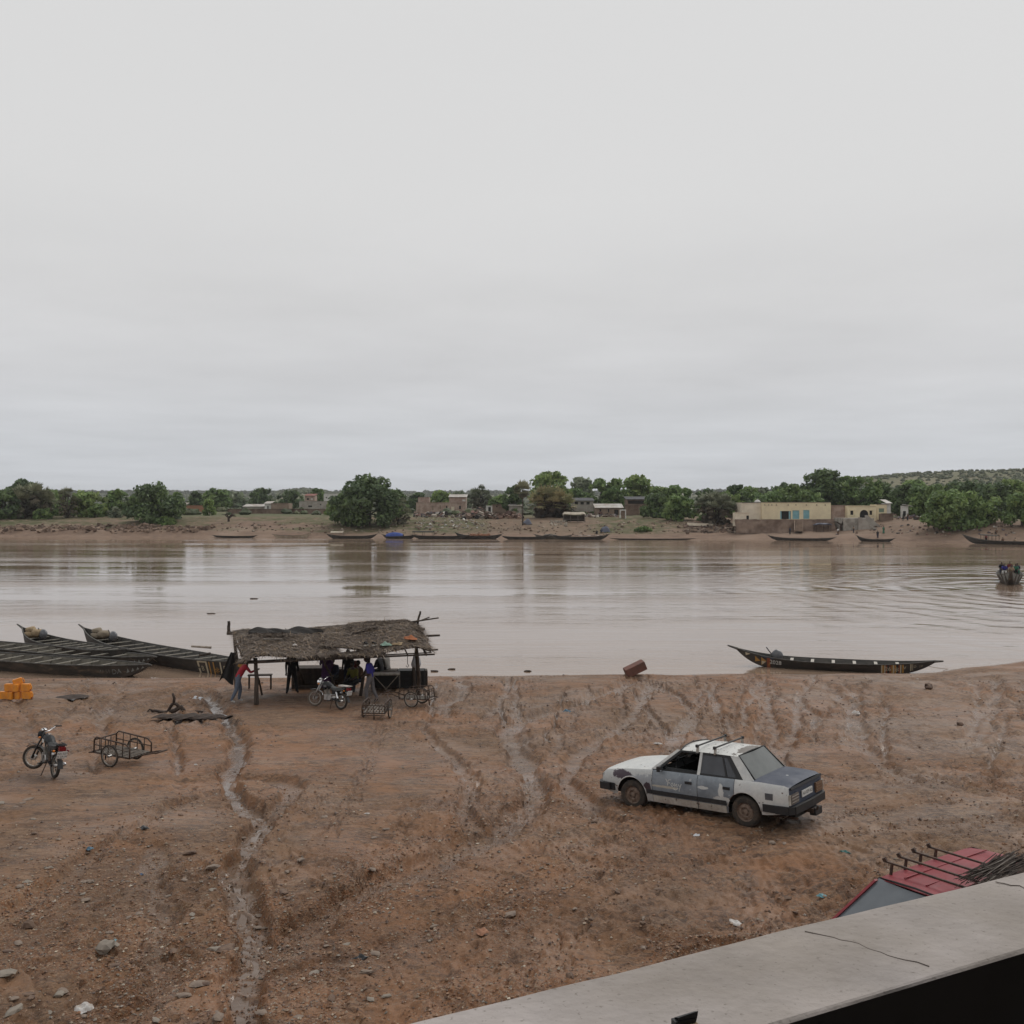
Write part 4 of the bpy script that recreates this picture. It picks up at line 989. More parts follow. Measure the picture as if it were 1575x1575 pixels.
def person(label, loc, rz, pose=STAND, shirt='blue', trousers='jeans', long_sleeve=False, shoes='black', height=1.75, hat=None, group=None, detail=True, look=(0, 0), robe=False, skin='skin', bare=False):
    """one continuous skinned body; hair or hat are children"""
    J, vs, fs = skin_body(pose, height, detail)
    slot = {'s': 1, 'k': 0, 'f': 1 if long_sleeve else 0, 't': 2, 'c': 2, 'o': 3}
    if bare: slot['s'] = 0
    mb = MB(); mb.v = [tuple(v) for v in vs]; mb.f = list(fs)
    segs = [(J[a], J[b], slot[c]) for a, b, c in BONES]
    for f in fs:
        c = sum((vs[i] for i in f), Vector()) / len(f); best = None
        for a, b, s_ in segs:
            ab = b - a; t = max(0, min(1, (c - a).dot(ab) / max(ab.length_squared, 1e-9))); d = (c - a - ab * t).length
            if best is None or d < best[0]: best = (d, s_)
        mb.mi.append(best[1])
    # head with jaw, nose and ears, part of the same mesh
    k = height / 1.75; yaw, pit = look; Rm = Euler((pit, 0, yaw)).to_matrix(); hc = J['hd'] + Rm @ Vector((0, .012, .115)) * k
    mb.cur = 0
    nu, nv = (14, 10) if detail else (8, 6)
    def hp(u, v):
        a = 2 * PI * u; e = PI * v; z = math.cos(e); r = math.sin(e)
        jaw = 1 - 0.24 * max(0, -z) ** 1.2; x = math.sin(a) * r * .075 * jaw; y = math.cos(a) * r * .096 * (1 - 0.1 * max(0, -z))
        f = max(0, math.cos(a)) ** 14
        y += f * (0.022 * math.exp(-((z + 0.12) / .16) ** 2) + 0.008 * math.exp(-((z + 0.5) / .1) ** 2))
        return hc + Rm @ Vector((x, y, z * .118)) * k
    mb.grid(hp, nu, nv)
    if detail:
        for sd in (-1, 1):
            e = hc + Rm @ Vector((sd * .077, -.008, -.005)) * k; mb.blob(e, (.012 * k, .022 * k, .032 * k), random.Random(1), 5, 4, 0)
        for S, sd in (('L', -1), ('R', 1)):                        # five bent fingers on each palm
            w, h_ = J['wr' + S], J['ha' + S]; d = (h_ - w).normalized(); side = d.cross(Vector((0, 1, 0.3))); side = side.normalized() if side.length > .05 else Vector((1, 0, 0)); fr = side.cross(d).normalized()
            for i, ln in enumerate((.055, .075, .082, .075, .058)):
                o = (i - 2) * .017
                if i == 0: p0 = w.lerp(h_, .5) + side * -.03 * k; q = (d * .6 - side * .7 + fr * .3).normalized()
                else: p0 = h_ + side * o * k; q = (d + fr * .15).normalized()
                p1 = p0 + q * ln * .55 * k; p2 = p1 + (q * .8 + fr * .5).normalized() * ln * .45 * k
                mb.tube([p0 - q * .02, p0, p1, p2], [.009 * k, .0095 * k, .0085 * k, .006 * k], 5)
    t = mb.build('person', [skin, CL[shirt], CL[trousers], CL[shoes]], smooth=True)
    t.location = loc; t.rotation_euler = (0, 0, rz); tag(t, label, 'person', group)
    if detail:
        for sd in (-1, 1): MB().blob(hc + Rm @ Vector((sd * .030, .083, .012)) * k, (.012 * k, .006 * k, .007 * k), random.Random(2), 6, 4, 0).build('eye', 'eye_white', t)
    if hat:
        h2 = MB()
        def cap(u, v):
            a = 2 * PI * u; e = PI * 0.52 * v; return hc + Rm @ Vector((math.sin(a) * math.sin(e) * .090, math.cos(a) * math.sin(e) * .110, math.cos(e) * .128 + .012)) * k
        h2.grid(cap, 12, 5); h2.poly([hc + Rm @ Vector(q) * k for q in ((-.07, .09, .03), (.07, .09, .03), (.06, .18, .01), (-.06, .18, .01))], .008, (0, 0, 1))
        h2.build('cap', CL[hat], t, smooth=False)
    else:
        def hr(u, v):
            a = 2 * PI * u; e = PI * (0.60 if math.cos(a) < 0.45 else 0.33) * v; return hc + Rm @ Vector((math.sin(a) * math.sin(e) * .081, math.cos(a) * math.sin(e) * .101 - .004, math.cos(e) * .124 + .002)) * k
        MB().grid(hr, nu, 5).build('hair', 'hair', t, smooth=True)
    if robe:                                                       # long wrapped cloth from waist to shins
        c = J['pel']
        def rb(u, v):
            a = 2 * PI * u; kn = (J['knL'] + J['knR']) / 2; an = (J['anL'] + J['anR']) / 2
            o = J['wst'].lerp(kn, min(1, v * 2)) if v < .5 else kn.lerp(an, (v - .5) * 2); r = .17 + .09 * v + .012 * math.sin(a * 7)
            return o + Vector((math.sin(a) * r, math.cos(a) * r * .9, 0))
        MB().grid(rb, 16, 6).build('skirt', CL[trousers], t, smooth=True)
    return t

# ---------------------------------------------------------------- masonry with real openings
def wall_cells(mb, x0, x1, z0, z1, y, ops, dep=0.22):
    """front wall in the plane y with rectangular openings (a,b,c,d) and their reveals"""
    xs = sorted({x0, x1, *[o[0] for o in ops], *[o[1] for o in ops]}); zs = sorted({z0, z1, *[o[2] for o in ops], *[o[3] for o in ops]})
    for i in range(len(xs) - 1):
        for j in range(len(zs) - 1):
            cx, cz = (xs[i] + xs[i + 1]) / 2, (zs[j] + zs[j + 1]) / 2
            if any(o[0] < cx < o[1] and o[2] < cz < o[3] for o in ops): continue
            mb.poly([(xs[i], y, zs[j]), (xs[i + 1], y, zs[j]), (xs[i + 1], y, zs[j + 1]), (xs[i], y, zs[j + 1])])
    for a, b, c, d in [o[:4] for o in ops]:
        for q in ([(a, c), (a, d)], [(b, d), (b, c)], [(a, d), (b, d)], [(b, c), (a, c)]):
            (p0, r0), (p1, r1) = q; mb.poly([(p0, y, r0), (p1, y, r1), (p1, y + dep, r1), (p0, y + dep, r0)])
def house(name, label, u0, u1, ytop, ybase, Y, wall='wall_mud', ops=(), deep=6.0, roof='flat', roof_mat='wall_mud', rz=0.0, cat='house', group=None, lip=0.12, sink=1.0, parapet_mat=None):
    """ops: (u0,u1,ytop,ybase,kind,material) in photo pixels on the front wall"""
    s = Y / 1575; xm = ((u0 + u1) / 2 - 787.5) * s; W = (u1 - u0) * s; zt = EYE - (ytop - 775) * s; zb = EYE - (ybase - 775) * s
    t = thing(name, label, cat, (xm, Y, zb), rz, group); H = zt - zb
    O = [((a - (u0 + u1) / 2) * s, (b - (u0 + u1) / 2) * s, (ybase - d) * s, (ybase - c) * s, k, m_) for a, b, c, d, k, m_ in ops]
    mb = MB(); wall_cells(mb, -W / 2, W / 2, -sink, H, 0, O)
    mb.poly([(W / 2, 0, -sink), (W / 2, deep, -sink), (W / 2, deep, H), (W / 2, 0, H)]); mb.poly([(-W / 2, deep, -sink), (-W / 2, 0, -sink), (-W / 2, 0, H), (-W / 2, deep, H)])
    mb.poly([(W / 2, deep, -sink), (-W / 2, deep, -sink), (-W / 2, deep, H), (W / 2, deep, H)])
    if roof in ('gable', 'shed'): pass
    mb.build('wall', wall, t)
    for a, b, c, d, k, m_ in O:
        p = MB().box(((a + b) / 2, 0.16, (c + d) / 2), (b - a + .02, 0.06, d - c + .02)).build(k, m_, t)
        if k == 'shutter':
            for q in (0.25, 0.5, 0.75): MB().box(((a + b) / 2, 0.115, c + (d - c) * q), (b - a, 0.03, 0.06)).build('rail', m_, p)
    if roof == 'flat':
        MB().box((0, deep / 2, H - 0.30), (W - 0.1, deep - 0.1, 0.12)).build('roof', roof_mat, t)
        MB().box((0, -0.02, H + 0.03), (W + 0.14, 0.34, 0.1)).build('coping', parapet_mat or wall, t)
    elif roof == 'shed':
        MB().slab(lambda u, v: ((-W / 2 - .3) + (W + .6) * u, -.5 + (deep + .9) * v, H + .02 + lip * 8 * v), 6, 2, .07).build('roof', roof_mat, t)
    elif roof == 'gable':
        for sg in (0, 1):
            MB().slab(lambda u, v: ((-W / 2 - .3) + (W + .6) * u, (-.4 if sg == 0 else deep + .4) * (1 - v) + deep / 2 * v, H + 1.2 * v), 4, 2, .07).build('roof', roof_mat, t)
        MB().poly([(W / 2, 0, H), (W / 2, deep, H), (W / 2, deep / 2, H + 1.15)]).build('gable', wall, t); MB().poly([(-W / 2, 0, H), (-W / 2, deep / 2, H + 1.15), (-W / 2, deep, H)]).build('gable', wall, t)
    return t
# ================================================================ far bank: trees
T = tree
T('very broad dark bushy tree standing low on the left far bank', 237, 745, 98, None, 'dark', 11, 0.10, 3600, ybase=803)
T('crown of a tall tree rising behind the left palm clump', 38, 737, 46, 345, 'dark', 12, 0.3, 1700)
T('dark low tree at the left edge of the picture', 6, 752, 52, 300, 'dark', 13, 0.12, 1700)
T('light green tree just right of the pale fan palm', 134, 757, 59, 310, 'light', 14, 0.15, 2000)
T('green tree between the light tree and the broad dark one', 182, 754, 46, 318, 'mid', 15, 0.15, 1900)
T('small tree behind the broad dark bushy tree', 272, 757, 23, 360, 'mid', 16, 0.2, 900)
T('dark small tree among the far gardens left of the dead branches', 300, 756, 25, 470, 'dark', 17, 0.15, 1000)
T('wide green tree standing over the reddish fence', 333, 752, 48, 460, 'mid', 18, 0.15, 1600)
T('small bright bush below the wide green tree', 322, 769, 20, 330, 'light', 19, 0.05, 900, name='bush', cat='bush')
T('dark tree behind the long mud wall', 403, 752, 43, 470, 'dark', 20, 0.15, 1600)
T('dark tree just left of the white house', 447, 754, 39, 480, 'dark', 21, 0.15, 1500)
T('tree between the red roof and the white house', 488, 751, 23, 520, 'mid', 22, 0.2, 900)
T('largest tree of the far bank, a tall dense dark crown reaching the grass', 568, 733, 112, None, 'dark', 23, 0.06, 6200, ybase=808)
T('paler olive tree leaning out from the left of the largest tree', 532, 760, 50, None, 'mid', 24, 0.08, 2200, ybase=806)
T('dark crown on the right shoulder of the largest tree', 606, 753, 50, 300, 'dark', 25, 0.1, 2000)
T('small dark tree behind the earth house tower', 642, 757, 27, 420, 'dark', 26, 0.15, 1000)
T('bright green tree rising over the long earth house wall', 676, 755, 39, 400, 'light', 27, 0.15, 1400)
T('small tree right of the palm with the mast behind', 762, 765, 29, 440, 'mid', 28, 0.1, 1000)
T('dark green tree behind the tall single palm', 789, 745, 34, 320, 'dark', 29, 0.15, 1600)
T('tall leafy tree behind the round palm clump', 846, 726, 69, 330, 'light', 30, 0.25, 3000)
T('hazy grey green tree right of the tall leafy one', 894, 735, 50, 400, 'grey', 31, 0.15, 2000)
T('narrow dark tree in the middle of the row behind the tin roof', 922, 736, 39, 350, 'mid', 32, 0.12, 1900)
T('second dark tree of the row behind the tin roof', 946, 737, 41, 345, 'mid', 33, 0.12, 1900)
T('tall light tree at the right end of the row behind the tin roof', 982, 731, 52, 350, 'light', 34, 0.2, 2200)
T('dense dark tree left of the pair beside the grey palm', 1010, 759, 52, None, 'dark', 35, 0.05, 2300, ybase=797)
T('tall green tree behind the dense pair', 1040, 745, 55, 310, 'mid', 36, 0.2, 2200)
T('dense bright tree between the dark tree and the grey palm', 1046, 763, 55, None, 'mid', 37, 0.05, 2400, ybase=801)
T('dark tree directly behind the grey palm', 1088, 752, 46, 320, 'dark', 38, 0.15, 1700)
T('tree showing above the left end of the yellow building', 1132, 746, 46, 310, 'dark', 39, 0.15, 1900)
T('hazy low tree behind the middle of the yellow building', 1170, 750, 50, 360, 'grey', 40, 0.1, 1800)
T('round tree behind the right part of the yellow building', 1210, 742, 57, 320, 'dark', 41, 0.1, 2200)
T('highest tree of the right wood, above the yellow house end', 1268, 720, 80, 300, 'dark', 42, 0.15, 3600)
T('broad tree right of the highest one', 1318, 733, 85, 300, 'mid', 43, 0.12, 3400)
T('lower tree filling the gap behind the brown wall', 1240, 754, 57, 290, 'mid', 44, 0.05, 2200)
T('tree behind the arched yellow house', 1352, 742, 69, 305, 'dark', 45, 0.1, 2600)
T('dark tree above the gap with the white post', 1395, 745, 55, 285, 'dark', 46, 0.1, 2300)
T('wide tree leaning over the bank left of the big right one', 1428, 748, 71, 275, 'mid', 47, 0.08, 3000)
T('biggest spreading tree of the right bank, hanging over the sand', 1474, 755, 119, None, 'mid', 48, 0.04, 5600, ybase=811)
T('tree crown behind the biggest spreading tree', 1490, 740, 92, 285, 'dark', 49, 0.1, 3000)
T('tree filling the wood near the right edge', 1538, 742, 73, 275, 'dark', 50, 0.08, 2600)
T('bushy tree cut by the right edge of the picture', 1572, 758, 62, None, 'mid', 51, 0.04, 2800, ybase=810)
T('low tree between the big right tree and the edge one', 1530, 768, 50, None, 'dark', 52, 0.04, 1800, ybase=805)
T('wide green tree behind the palm clump and the pale palm', 78, 753, 60, 330, 'mid', 53, 0.08, 2000)
T('green tree low behind the greyish round bush', 212, 760, 44, 330, 'mid', 54, 0.06, 1500)
T('far green tree behind the left gardens', 362, 757, 46, 520, 'grey', 55, 0.1, 1200)
T('green tree standing in front of the grey compound', 520, 765, 40, 330, 'light', 56, 0.05, 1500)
T('far pale tree between the earth house and the palm', 706, 757, 40, 460, 'grey', 57, 0.1, 1200)
T('low green tree behind the gabled house', 772, 762, 44, 360, 'mid', 58, 0.08, 1500)
T('green tree in the gap right of the round palm clump', 884, 752, 46, 360, 'mid', 59, 0.1, 1700)
T('broad low tree linking the row behind the tin roof', 960, 752, 60, 370, 'mid', 60, 0.05, 2000)
T('green tree behind the dense dark one beside the shaded hall', 1014, 748, 50, 350, 'light', 61, 0.1, 1800)
T('pale tree between the grey palm and the cream end wall', 1122, 757, 50, 300, 'light', 62, 0.05, 1800)
T('broad low tree filling the wood behind the yellow roof', 1188, 757, 70, 300, 'mid', 63, 0.05, 2200)
T('round tree filling the wood behind the highest tree', 1290, 745, 80, 320, 'light', 64, 0.05, 2600)
T('rounded tree behind the cream end wall', 1152, 748, 56, 320, 'mid', 68, 0.05, 2000)
T('tree behind the first blue shutter', 1222, 745, 60, 310, 'mid', 69, 0.05, 2200)
T('tree rising behind the white kiosk', 1408, 738, 70, 310, 'mid', 65, 0.08, 2400)
T('tree crown above the sand between the two biggest right trees', 1455, 744, 70, 290, 'light', 66, 0.05, 2400)
T('leafy tree at the back of the right wood near the edge', 1560, 738, 70, 300, 'light', 67, 0.05, 2400)
for i, (u, yt, w, yb, lb) in enumerate(((105, 781, 22, 794, 'small dark bush near the palm clump'), (148, 777, 22, 796, 'round bush left of the grey one'), (177, 780, 20, 796, 'greyish round bush next to the broad dark tree'), (256, 795, 30, 806, 'low leafy bush at the foot of the broad dark tree'), (66, 784, 30, 797, 'dark bush under the left palm clump'), (20, 780, 34, 797, 'dark undergrowth bush at the left edge'), (1085, 792, 26, 802, 'leafy bush below the grey palm'), (888, 777, 22, 790, 'bush right of the round palm clump'), (990, 812, 26, 818, 'flat green bush on the bank below the pale wall'))):
    T(lb, u, yt, w, None, 'mid' if i != 2 else 'grey', 70 + i, 0.02, 700, ybase=yb, name='bush', cat='bush')
PG = [(0.223, 0.230, 0.149), (0.182, 0.196, 0.121), (0.257, 0.257, 0.169)]
palm('big shaggy fan palm clump on the far left bank', 46, 745, 76, 796, 81, 11, cols=PG)
palm('pale loose fan palm between the clump and the light tree', 102, 746, 40, 790, 82, 7, Y=305, cols=PG)
palm('drooping fan palm against the right side of the largest tree', 614, 766, 38, 806, 83, 6, cols=PG)
palm('dense grey fan palm clump in front of the earth house', 737, 747, 44, 789, 84, 10, cols=[(0.169, 0.189, 0.121), (0.135, 0.155, 0.101)], dead=[(0.135, 0.128, 0.088), (0.108, 0.101, 0.068)])
palm('tall single stemmed fan palm with a bare pale trunk', 804, 740, 36, 808, 85, single=True, leaves=80, cols=[(0.324, 0.311, 0.203), (0.270, 0.263, 0.169)])
palm('round clump of fan palms with a yellowish crest and dark inside', 846, 752, 74, 797, 86, 16, leaves=20, cols=[(0.324, 0.297, 0.155), (0.230, 0.230, 0.121), (0.351, 0.297, 0.162)], dead=[(0.108, 0.074, 0.047), (0.068, 0.051, 0.038)], hollow=True)
palm('grey spreading fan palm leaning over the stones', 1098, 756, 68, 806, 87, 11, cols=[(0.236, 0.250, 0.176), (0.196, 0.209, 0.142)], dead=[(0.162, 0.135, 0.101), (0.121, 0.101, 0.074)])

# ================================================================ far bank: houses
D, S, Wd = 'opening_dark', 'shutter', 'window'
yb = house('river_house', 'long flat roofed yellow building with pale blue shutters', 1172, 1278, 772.5, 800, 262, 'wall_yellow',
      [(1200, 1216.5, 786, 798.5, 'doorway', D), (1219, 1229.5, 785, 798.3, S, 'shutter_blue'), (1235.5, 1245, 784.5, 798, S, 'shutter_blue')], 9, roof_mat='roof_dark', parapet_mat='roof_dark')
s_ = 262 / 1575
for q in (1200.8, 1214.6): MB().box(((q - 1225) * s_, .08, (800 - 792.3) * s_), (.42, .06, 12.2 * s_)).build('door_leaf', 'shutter_blue', yb)
for q in (1176, 1182, 1187, 1194, 1212, 1224, 1240, 1256, 1269): MB().tube([((q - 1225) * s_, .05, 23.6 * s_), ((q - 1225) * s_, -.35, 23.2 * s_)], .11, 6).build('water_spout', 'wood_dark', yb)
house('river_house_annex', 'plain cream end of the yellow building with no openings', 1141, 1171.6, 773, 800.5, 263, 'wall_cream', [], 8, roof_mat='roof_dark', parapet_mat='roof_dark', cat='house')
house('low_shed', 'low cream shed in front of the cream end wall', 1131, 1154, 788.5, 803, 258.5, 'wall_cream', [(1148, 1152, 793, 803, 'doorway', D)], 3, roof_mat='wall_earth')
rw = thing('retaining_wall', 'crumbling earth retaining wall under the long yellow building', 'wall', ((1206 - 787.5) * 258 / 1575, 257.5, 0))
def rwall(u, v):
    xx = -12.5 + 25 * u; return (xx, -1.3 * (1 - v) + .5 * (vnoise(np.array(xx * .8), np.array(v * 3.0), 4) - .5), 1.2 + 3.4 * v + (.25 * float(vnoise(np.array(xx * 1.1), np.array(0.5), 6)) if v > .9 else 0))
MB().grid(rwall, 60, 8).add([(-12.5, 0, 4.5), (12.5, 0, 4.5), (12.5, 5, 4.5), (-12.5, 5, 4.5)], [(0, 1, 2, 3)]).build('face', 'wall_earth', rw, smooth=True)
st = thing('earth_steps', 'narrow steps leading down from the blue shutters', 'steps', ((1230 - 787.5) * 257 / 1575, 256.2, 1.9))
for i in range(9): MB().box((i * -.12, 1.0 - i * .34, 2.2 - i * .26), (1.5 + .04 * i, .42, .5)).build('step', 'wall_mud', st)
for sg in (-1, 1): MB().poly([(sg * 1.0, 1.2, 2.6), (sg * 1.0 - .9, -1.9, .2), (sg * 1.0 - .9, -1.9, -.4), (sg * 1.0, 1.2, 0)], .25, (1, 0, 0)).build('side_wall', 'wall_mud', st)
sh = thing('brush_shelter', 'low dark brush roofed shelter beside the steps', 'shelter', ((1264 - 787.5) * 256 / 1575, 255.5, 2.0))
MB().slab(lambda u, v: (-2 + 4 * u, -1.2 + 2.4 * v, 1.5 + .25 * math.sin(u * 3) + .12 * math.sin(9 * u + 5 * v)), 10, 4, .2).build('roof', 'tarp_grey', sh)
for a, c in ((-1.8, -1), (1.8, -1), (0, -1), (-1.8, 1), (1.8, 1)): MB().tube([(a, c, -.4), (a, c, 1.55)], .06, 6).build('post', 'wood_dark', sh)
house('brown_wall_house', 'plain brown house between the two yellow ones', 1279, 1303, 777.5, 800, 264, 'wall_pink', [], 7, roof_mat='roof_dark')
ah = house('arched_house', 'small yellow house with an arched doorway over a plaster stair', 1303.5, 1348, 778, 800, 262, 'wall_yellow',
      [(1322.5, 1335.5, 784, 797, 'doorway', D), (1308, 1312.5, 785.5, 792, Wd, D), (1337.5, 1341.5, 785.5, 792, Wd, D)], 7, roof_mat='roof_dark', parapet_mat='wall_yellow', sink=.3)
# arch spandrels over the doorway, window surrounds
for sg in (-1, 1):
    pts = [(sg * 6.6 * s_, -.02, 16.4 * s_)] + [(sg * 6.5 * s_ * math.cos(a), -.02, (9.3 + 6.4 * math.sin(a)) * s_) for a in (0, .35, .7, 1.05, 1.35, 1.57)] + [(0, -.02, 16.4 * s_)]
    pts = [(p[0] + (1329 - 1325.75) * s_, p[1], p[2]) for p in pts]; MB().poly(pts if sg > 0 else pts[::-1], .1, (0, -1, 0)).build('arch_spandrel', 'wall_yellow', ah)
for c in (1310.2, 1339.5):
    m_ = MB(); cx = (c - 1325.75) * s_
    for a, b_, w, h in ((-.55, 0, .22, 1.4), (.55, 0, .22, 1.4), (0, .7, 1.3, .2), (0, -.7, 1.3, .2)): m_.box((cx + a, -.06, 11.2 * s_ + b_), (w, .14, h))
    m_.build('window_surround', 'wall_yellow', ah)
ps = thing('plaster_stair', 'grey plaster stair and terrace below the arched doorway', 'stairs', ((1330 - 787.5) * 252 / 1575, 252, 1.2))
MB().box((-1.0, 5.2, 1.6), (7.6, 8.0, 4.5), taper=.98).build('terrace', 'concrete', ps)
for i in range(13): MB().box((-.2 + i * .26, .75 - i * .14, 3.3 - i * .27), (.6, 2.0, .6)).build('step', 'concrete', ps)
MB().poly([(-1.6, -.3, 4.1), (-.9, -.4, 4.1), (3.6, -1.6, .5), (3.6, -1.6, -.6), (-1.6, -.3, -.6)], .3, (0, -1, 0)).build('side_wall', 'wall_grey', ps)
MB().poly([(.6, 1.4, 4.6), (1.2, 1.3, 4.6), (4.6, .3, 1.4), (4.6, .3, -.6), (.6, 1.4, -.6)], .3, (0, -1, 0)).build('side_wall', 'wall_grey', ps)
house('corner_house', 'little yellow house with a green shutter beside the arched one', 1348.5, 1364, 776, 800, 264, 'wall_yellow', [(1352, 1360, 782, 788, S, 'shutter_green')], 5, roof_mat='roof_dark', parapet_mat='wall_mud')
house('white_hut', 'narrow white hut at the end of the yellow houses', 1364.3, 1370, 774, 796, 264.5, 'wall_white', [], 4, roof='shed', roof_mat='roof_tin')
house('brick_yard', 'low dark red yard wall beside the plaster stair', 1356, 1374, 790, 803, 259, 'wall_earth', [], 2, roof_mat='wall_earth', cat='wall')
wp = thing('white_kiosk', 'broken white kiosk standing before the dark gap in the wood', 'kiosk', (*fp(1391, 798), fz(*fp(1391, 798))))
MB().box((0, 0, 1.7), (1.6, 1.2, 3.4)).build('wall', 'wall_white', wp); MB().box((-.2, -.62, 1.2), (.7, .04, 1.6)).build('doorway', D, wp); MB().box((.7, -.2, 3.5), (2.2, 2, .12), (0, .2, 0)).build('roof', 'roof_tin', wp)
dm = thing('water_tank', 'small white domed tank above the cream wall', 'tank', ((1165 - 787.5) * 272 / 1575, 272, EYE + .2))
MB().lathe([(.9, -.6), (.9, .2), (.75, .55), (.4, .85), (0.02, .95)], 14).build('dome', 'wall_white', dm, smooth=True); MB().box((0, 0, -.8), (1.9, 1.9, .5)).build('base', 'wall_grey', dm)
# middle
eh = house('earth_house', 'long earth walled house with blocked windows behind the rubbish', 640, 716, 773, 790, 345, 'wall_pink', [(664, 667, 778, 784, Wd, 'wall_mud'), (676, 678.5, 777, 783, Wd, 'wall_mud'), (694, 699, 779, 786, Wd, 'wall_cream'), (706, 709, 778, 783, Wd, D), (686, 688, 778, 784, Wd, D)], 9, roof_mat='wall_earth')
house('earth_tower', 'square brick coloured upper room on the left of the earth house', 643, 660, 765, 776, 350, 'wall_pink', [], 5, roof_mat='wall_earth')
house('upper_room', 'pinkish upper room on the right of the earth house', 691, 717, 764.5, 776, 352, 'wall_pink', [(711, 716, 768, 771, Wd, 'wall_white')], 6, roof='shed', roof_mat='roof_tin')
house('gate_hut', 'tiny white gate hut with a dark door by the palm clump', 747.5, 757, 778, 789, 320, 'wall_white', [(751, 755, 780, 788, 'doorway', D)], 2.2, roof_mat='wall_white')
house('yard_wall', 'long low earth wall between gate hut and gabled house', 757.2, 783, 776, 787, 330, 'wall_earth', [(763, 765, 778, 780, Wd, D), (775, 777, 778, 780, Wd, D)], 1.0, roof_mat='wall_earth', cat='wall')
house('gabled_house', 'pale gabled house with a white tin roof left of the tall palm', 783, 802, 778, 792, 318, 'wall_grey', [], 7, roof='gable', roof_mat='roof_tin')
house('tin_roof_house', 'earth house under a broad rusty white tin roof', 916, 958, 781, 793, 322, 'wall_mud', [(922, 925, 783, 788, Wd, D), (935, 937, 783, 788, Wd, D), (945, 951, 784, 792, 'doorway', D)], 6, roof='shed', roof_mat='roof_tin', lip=.16)
house('dark_roofed_hall', 'long hall with a dark roof behind the row of trees', 880, 913, 770, 782, 335, 'wall_grey', [(884, 889, 772, 776, Wd, D), (893, 898, 772, 776, Wd, D), (902, 907, 772, 776, Wd, D)], 7, roof='shed', roof_mat='roof_dark')
house('shaded_hall', 'dark open fronted hall right of the tin roofed house', 964, 994, 768, 782, 330, 'wall_earth', [(966, 992, 770, 775, 'opening', D)], 7, roof='shed', roof_mat='roof_dark')
house('pale_yard_wall', 'pale plastered yard wall left of the dense tree', 983, 999, 778, 793, 316, 'wall_mud', [], .6, roof_mat='wall_mud', cat='wall')
house('brown_yard_wall', 'brown earth yard wall joining the dark hall', 962, 983, 777, 792, 318, 'wall_earth', [], .6, roof_mat='wall_earth', cat='wall')
gf = thing('door_frame', 'white empty door frame standing on the grass', 'frame', (*fp(958, 798), fz(*fp(958, 798))))
MB().box((-.75, 0, 1.1), (.28, .4, 2.6)).box((.75, 0, 1.1), (.28, .4, 2.6)).box((0, 0, 2.35), (1.8, .42, .3)).build('surround', 'wall_white', gf); MB().box((.2, .5, 1), (1.2, .1, 2.2)).build('door', 'wall_mud', gf)
mk = thing('market_stall', 'open stall with a sagging cream canvas roof on posts', 'stall', (*fp(883, 803), fz(*fp(883, 803))))
MB().slab(lambda u, v: (-3.1 + 6.2 * u, -1.3 + 2.6 * v, 2.3 + .5 * math.sin(PI * v) - .25 * math.sin(PI * u) * (1 - v) - (.5 if u in (0, 1) else 0)), 14, 6, .08).build('canvas_roof', 'canvas', mk)
for a in (-2.9, -1, 1, 2.9):
    for c in (-1.2, 1.2): MB().tube([(a, c, -.4), (a, c, 2.2)], .07, 6).build('post', 'wood_grey', mk)
MB().box((0, 0, .75), (5.4, 2, .1)).build('counter', 'wood_grey', mk); MB().box((0, 1.2, 1), (5.8, .1, 1.6)).build('back_panel', 'wood_dark', mk)
# left village
house('white_house', 'small white house with three dark windows on the skyline', 498, 519, 759.5, 772, 470, 'wall_white', [(501, 503, 764.5, 766.5, Wd, D), (507, 509, 764.5, 766.5, Wd, D), (512.5, 514.5, 764.5, 766.5, Wd, D)], 8, roof_mat='wall_white')
house('red_roof_house', 'reddish upper storey house left of the white house', 469, 484, 762.5, 773, 480, 'wall_pink', [(472, 475, 766, 769, Wd, D), (478, 481, 766, 769, Wd, 'wall_white')], 6, roof='shed', roof_mat='roof_red')
house('grey_compound', 'long grey compound wall below the white house', 460, 512, 771, 784, 430, 'wall_grey', [(474, 480, 777.5, 780, 'opening', D), (492, 494, 775, 777, Wd, D)], 8, roof_mat='wall_mud')
house('tan_house', 'flat tan mud house left of the grey compound', 417, 444, 774, 785, 410, 'wall_mud', [], 7, roof_mat='wall_earth')
house('white_gable_hut', 'small whitish hut next to the tan mud house', 407, 417, 774.5, 784, 412, 'wall_white', [(411, 413, 778, 783, 'doorway', D)], 5, roof='shed', roof_mat='roof_tin')
house('tin_sheds', 'row of low sheds under pale tin roofs at the long wall', 374, 406, 779, 785, 415, 'wall_grey', [], 6, roof='shed', roof_mat='roof_tin')
house('long_mud_wall', 'long brown mud wall above the left grass slope', 350, 506, 783, 790, 372, 'wall_earth', [], .5, roof_mat='wall_earth', cat='wall')
house('fenced_yard', 'reddish reed fence behind the broad dark tree', 279, 316, 777.5, 787, 390, 'fence_red', [], .3, roof_mat='fence_red', cat='fence')
house('white_roof_hut', 'hut with a white roof half hidden by the broad dark tree', 268, 284, 777, 785, 400, 'wall_grey', [], 5, roof='shed', roof_mat='roof_tin')
ms = thing('radio_mast', 'thin grey radio mast on the skyline behind the palm clump', 'mast', ((741 - 787.5) * 900 / 1575, 900, fz((741 - 787.5) * 900 / 1575, 900)))
MB().bar((0, 0, 0), (0, 0, 19.5), .7).build('pole', 'wall_grey', ms)
for a in (-1, 1): MB().box((a * 1.0, 0, 17.5), (.9, .9, 3.6)).build('antenna', 'wall_grey', ms)

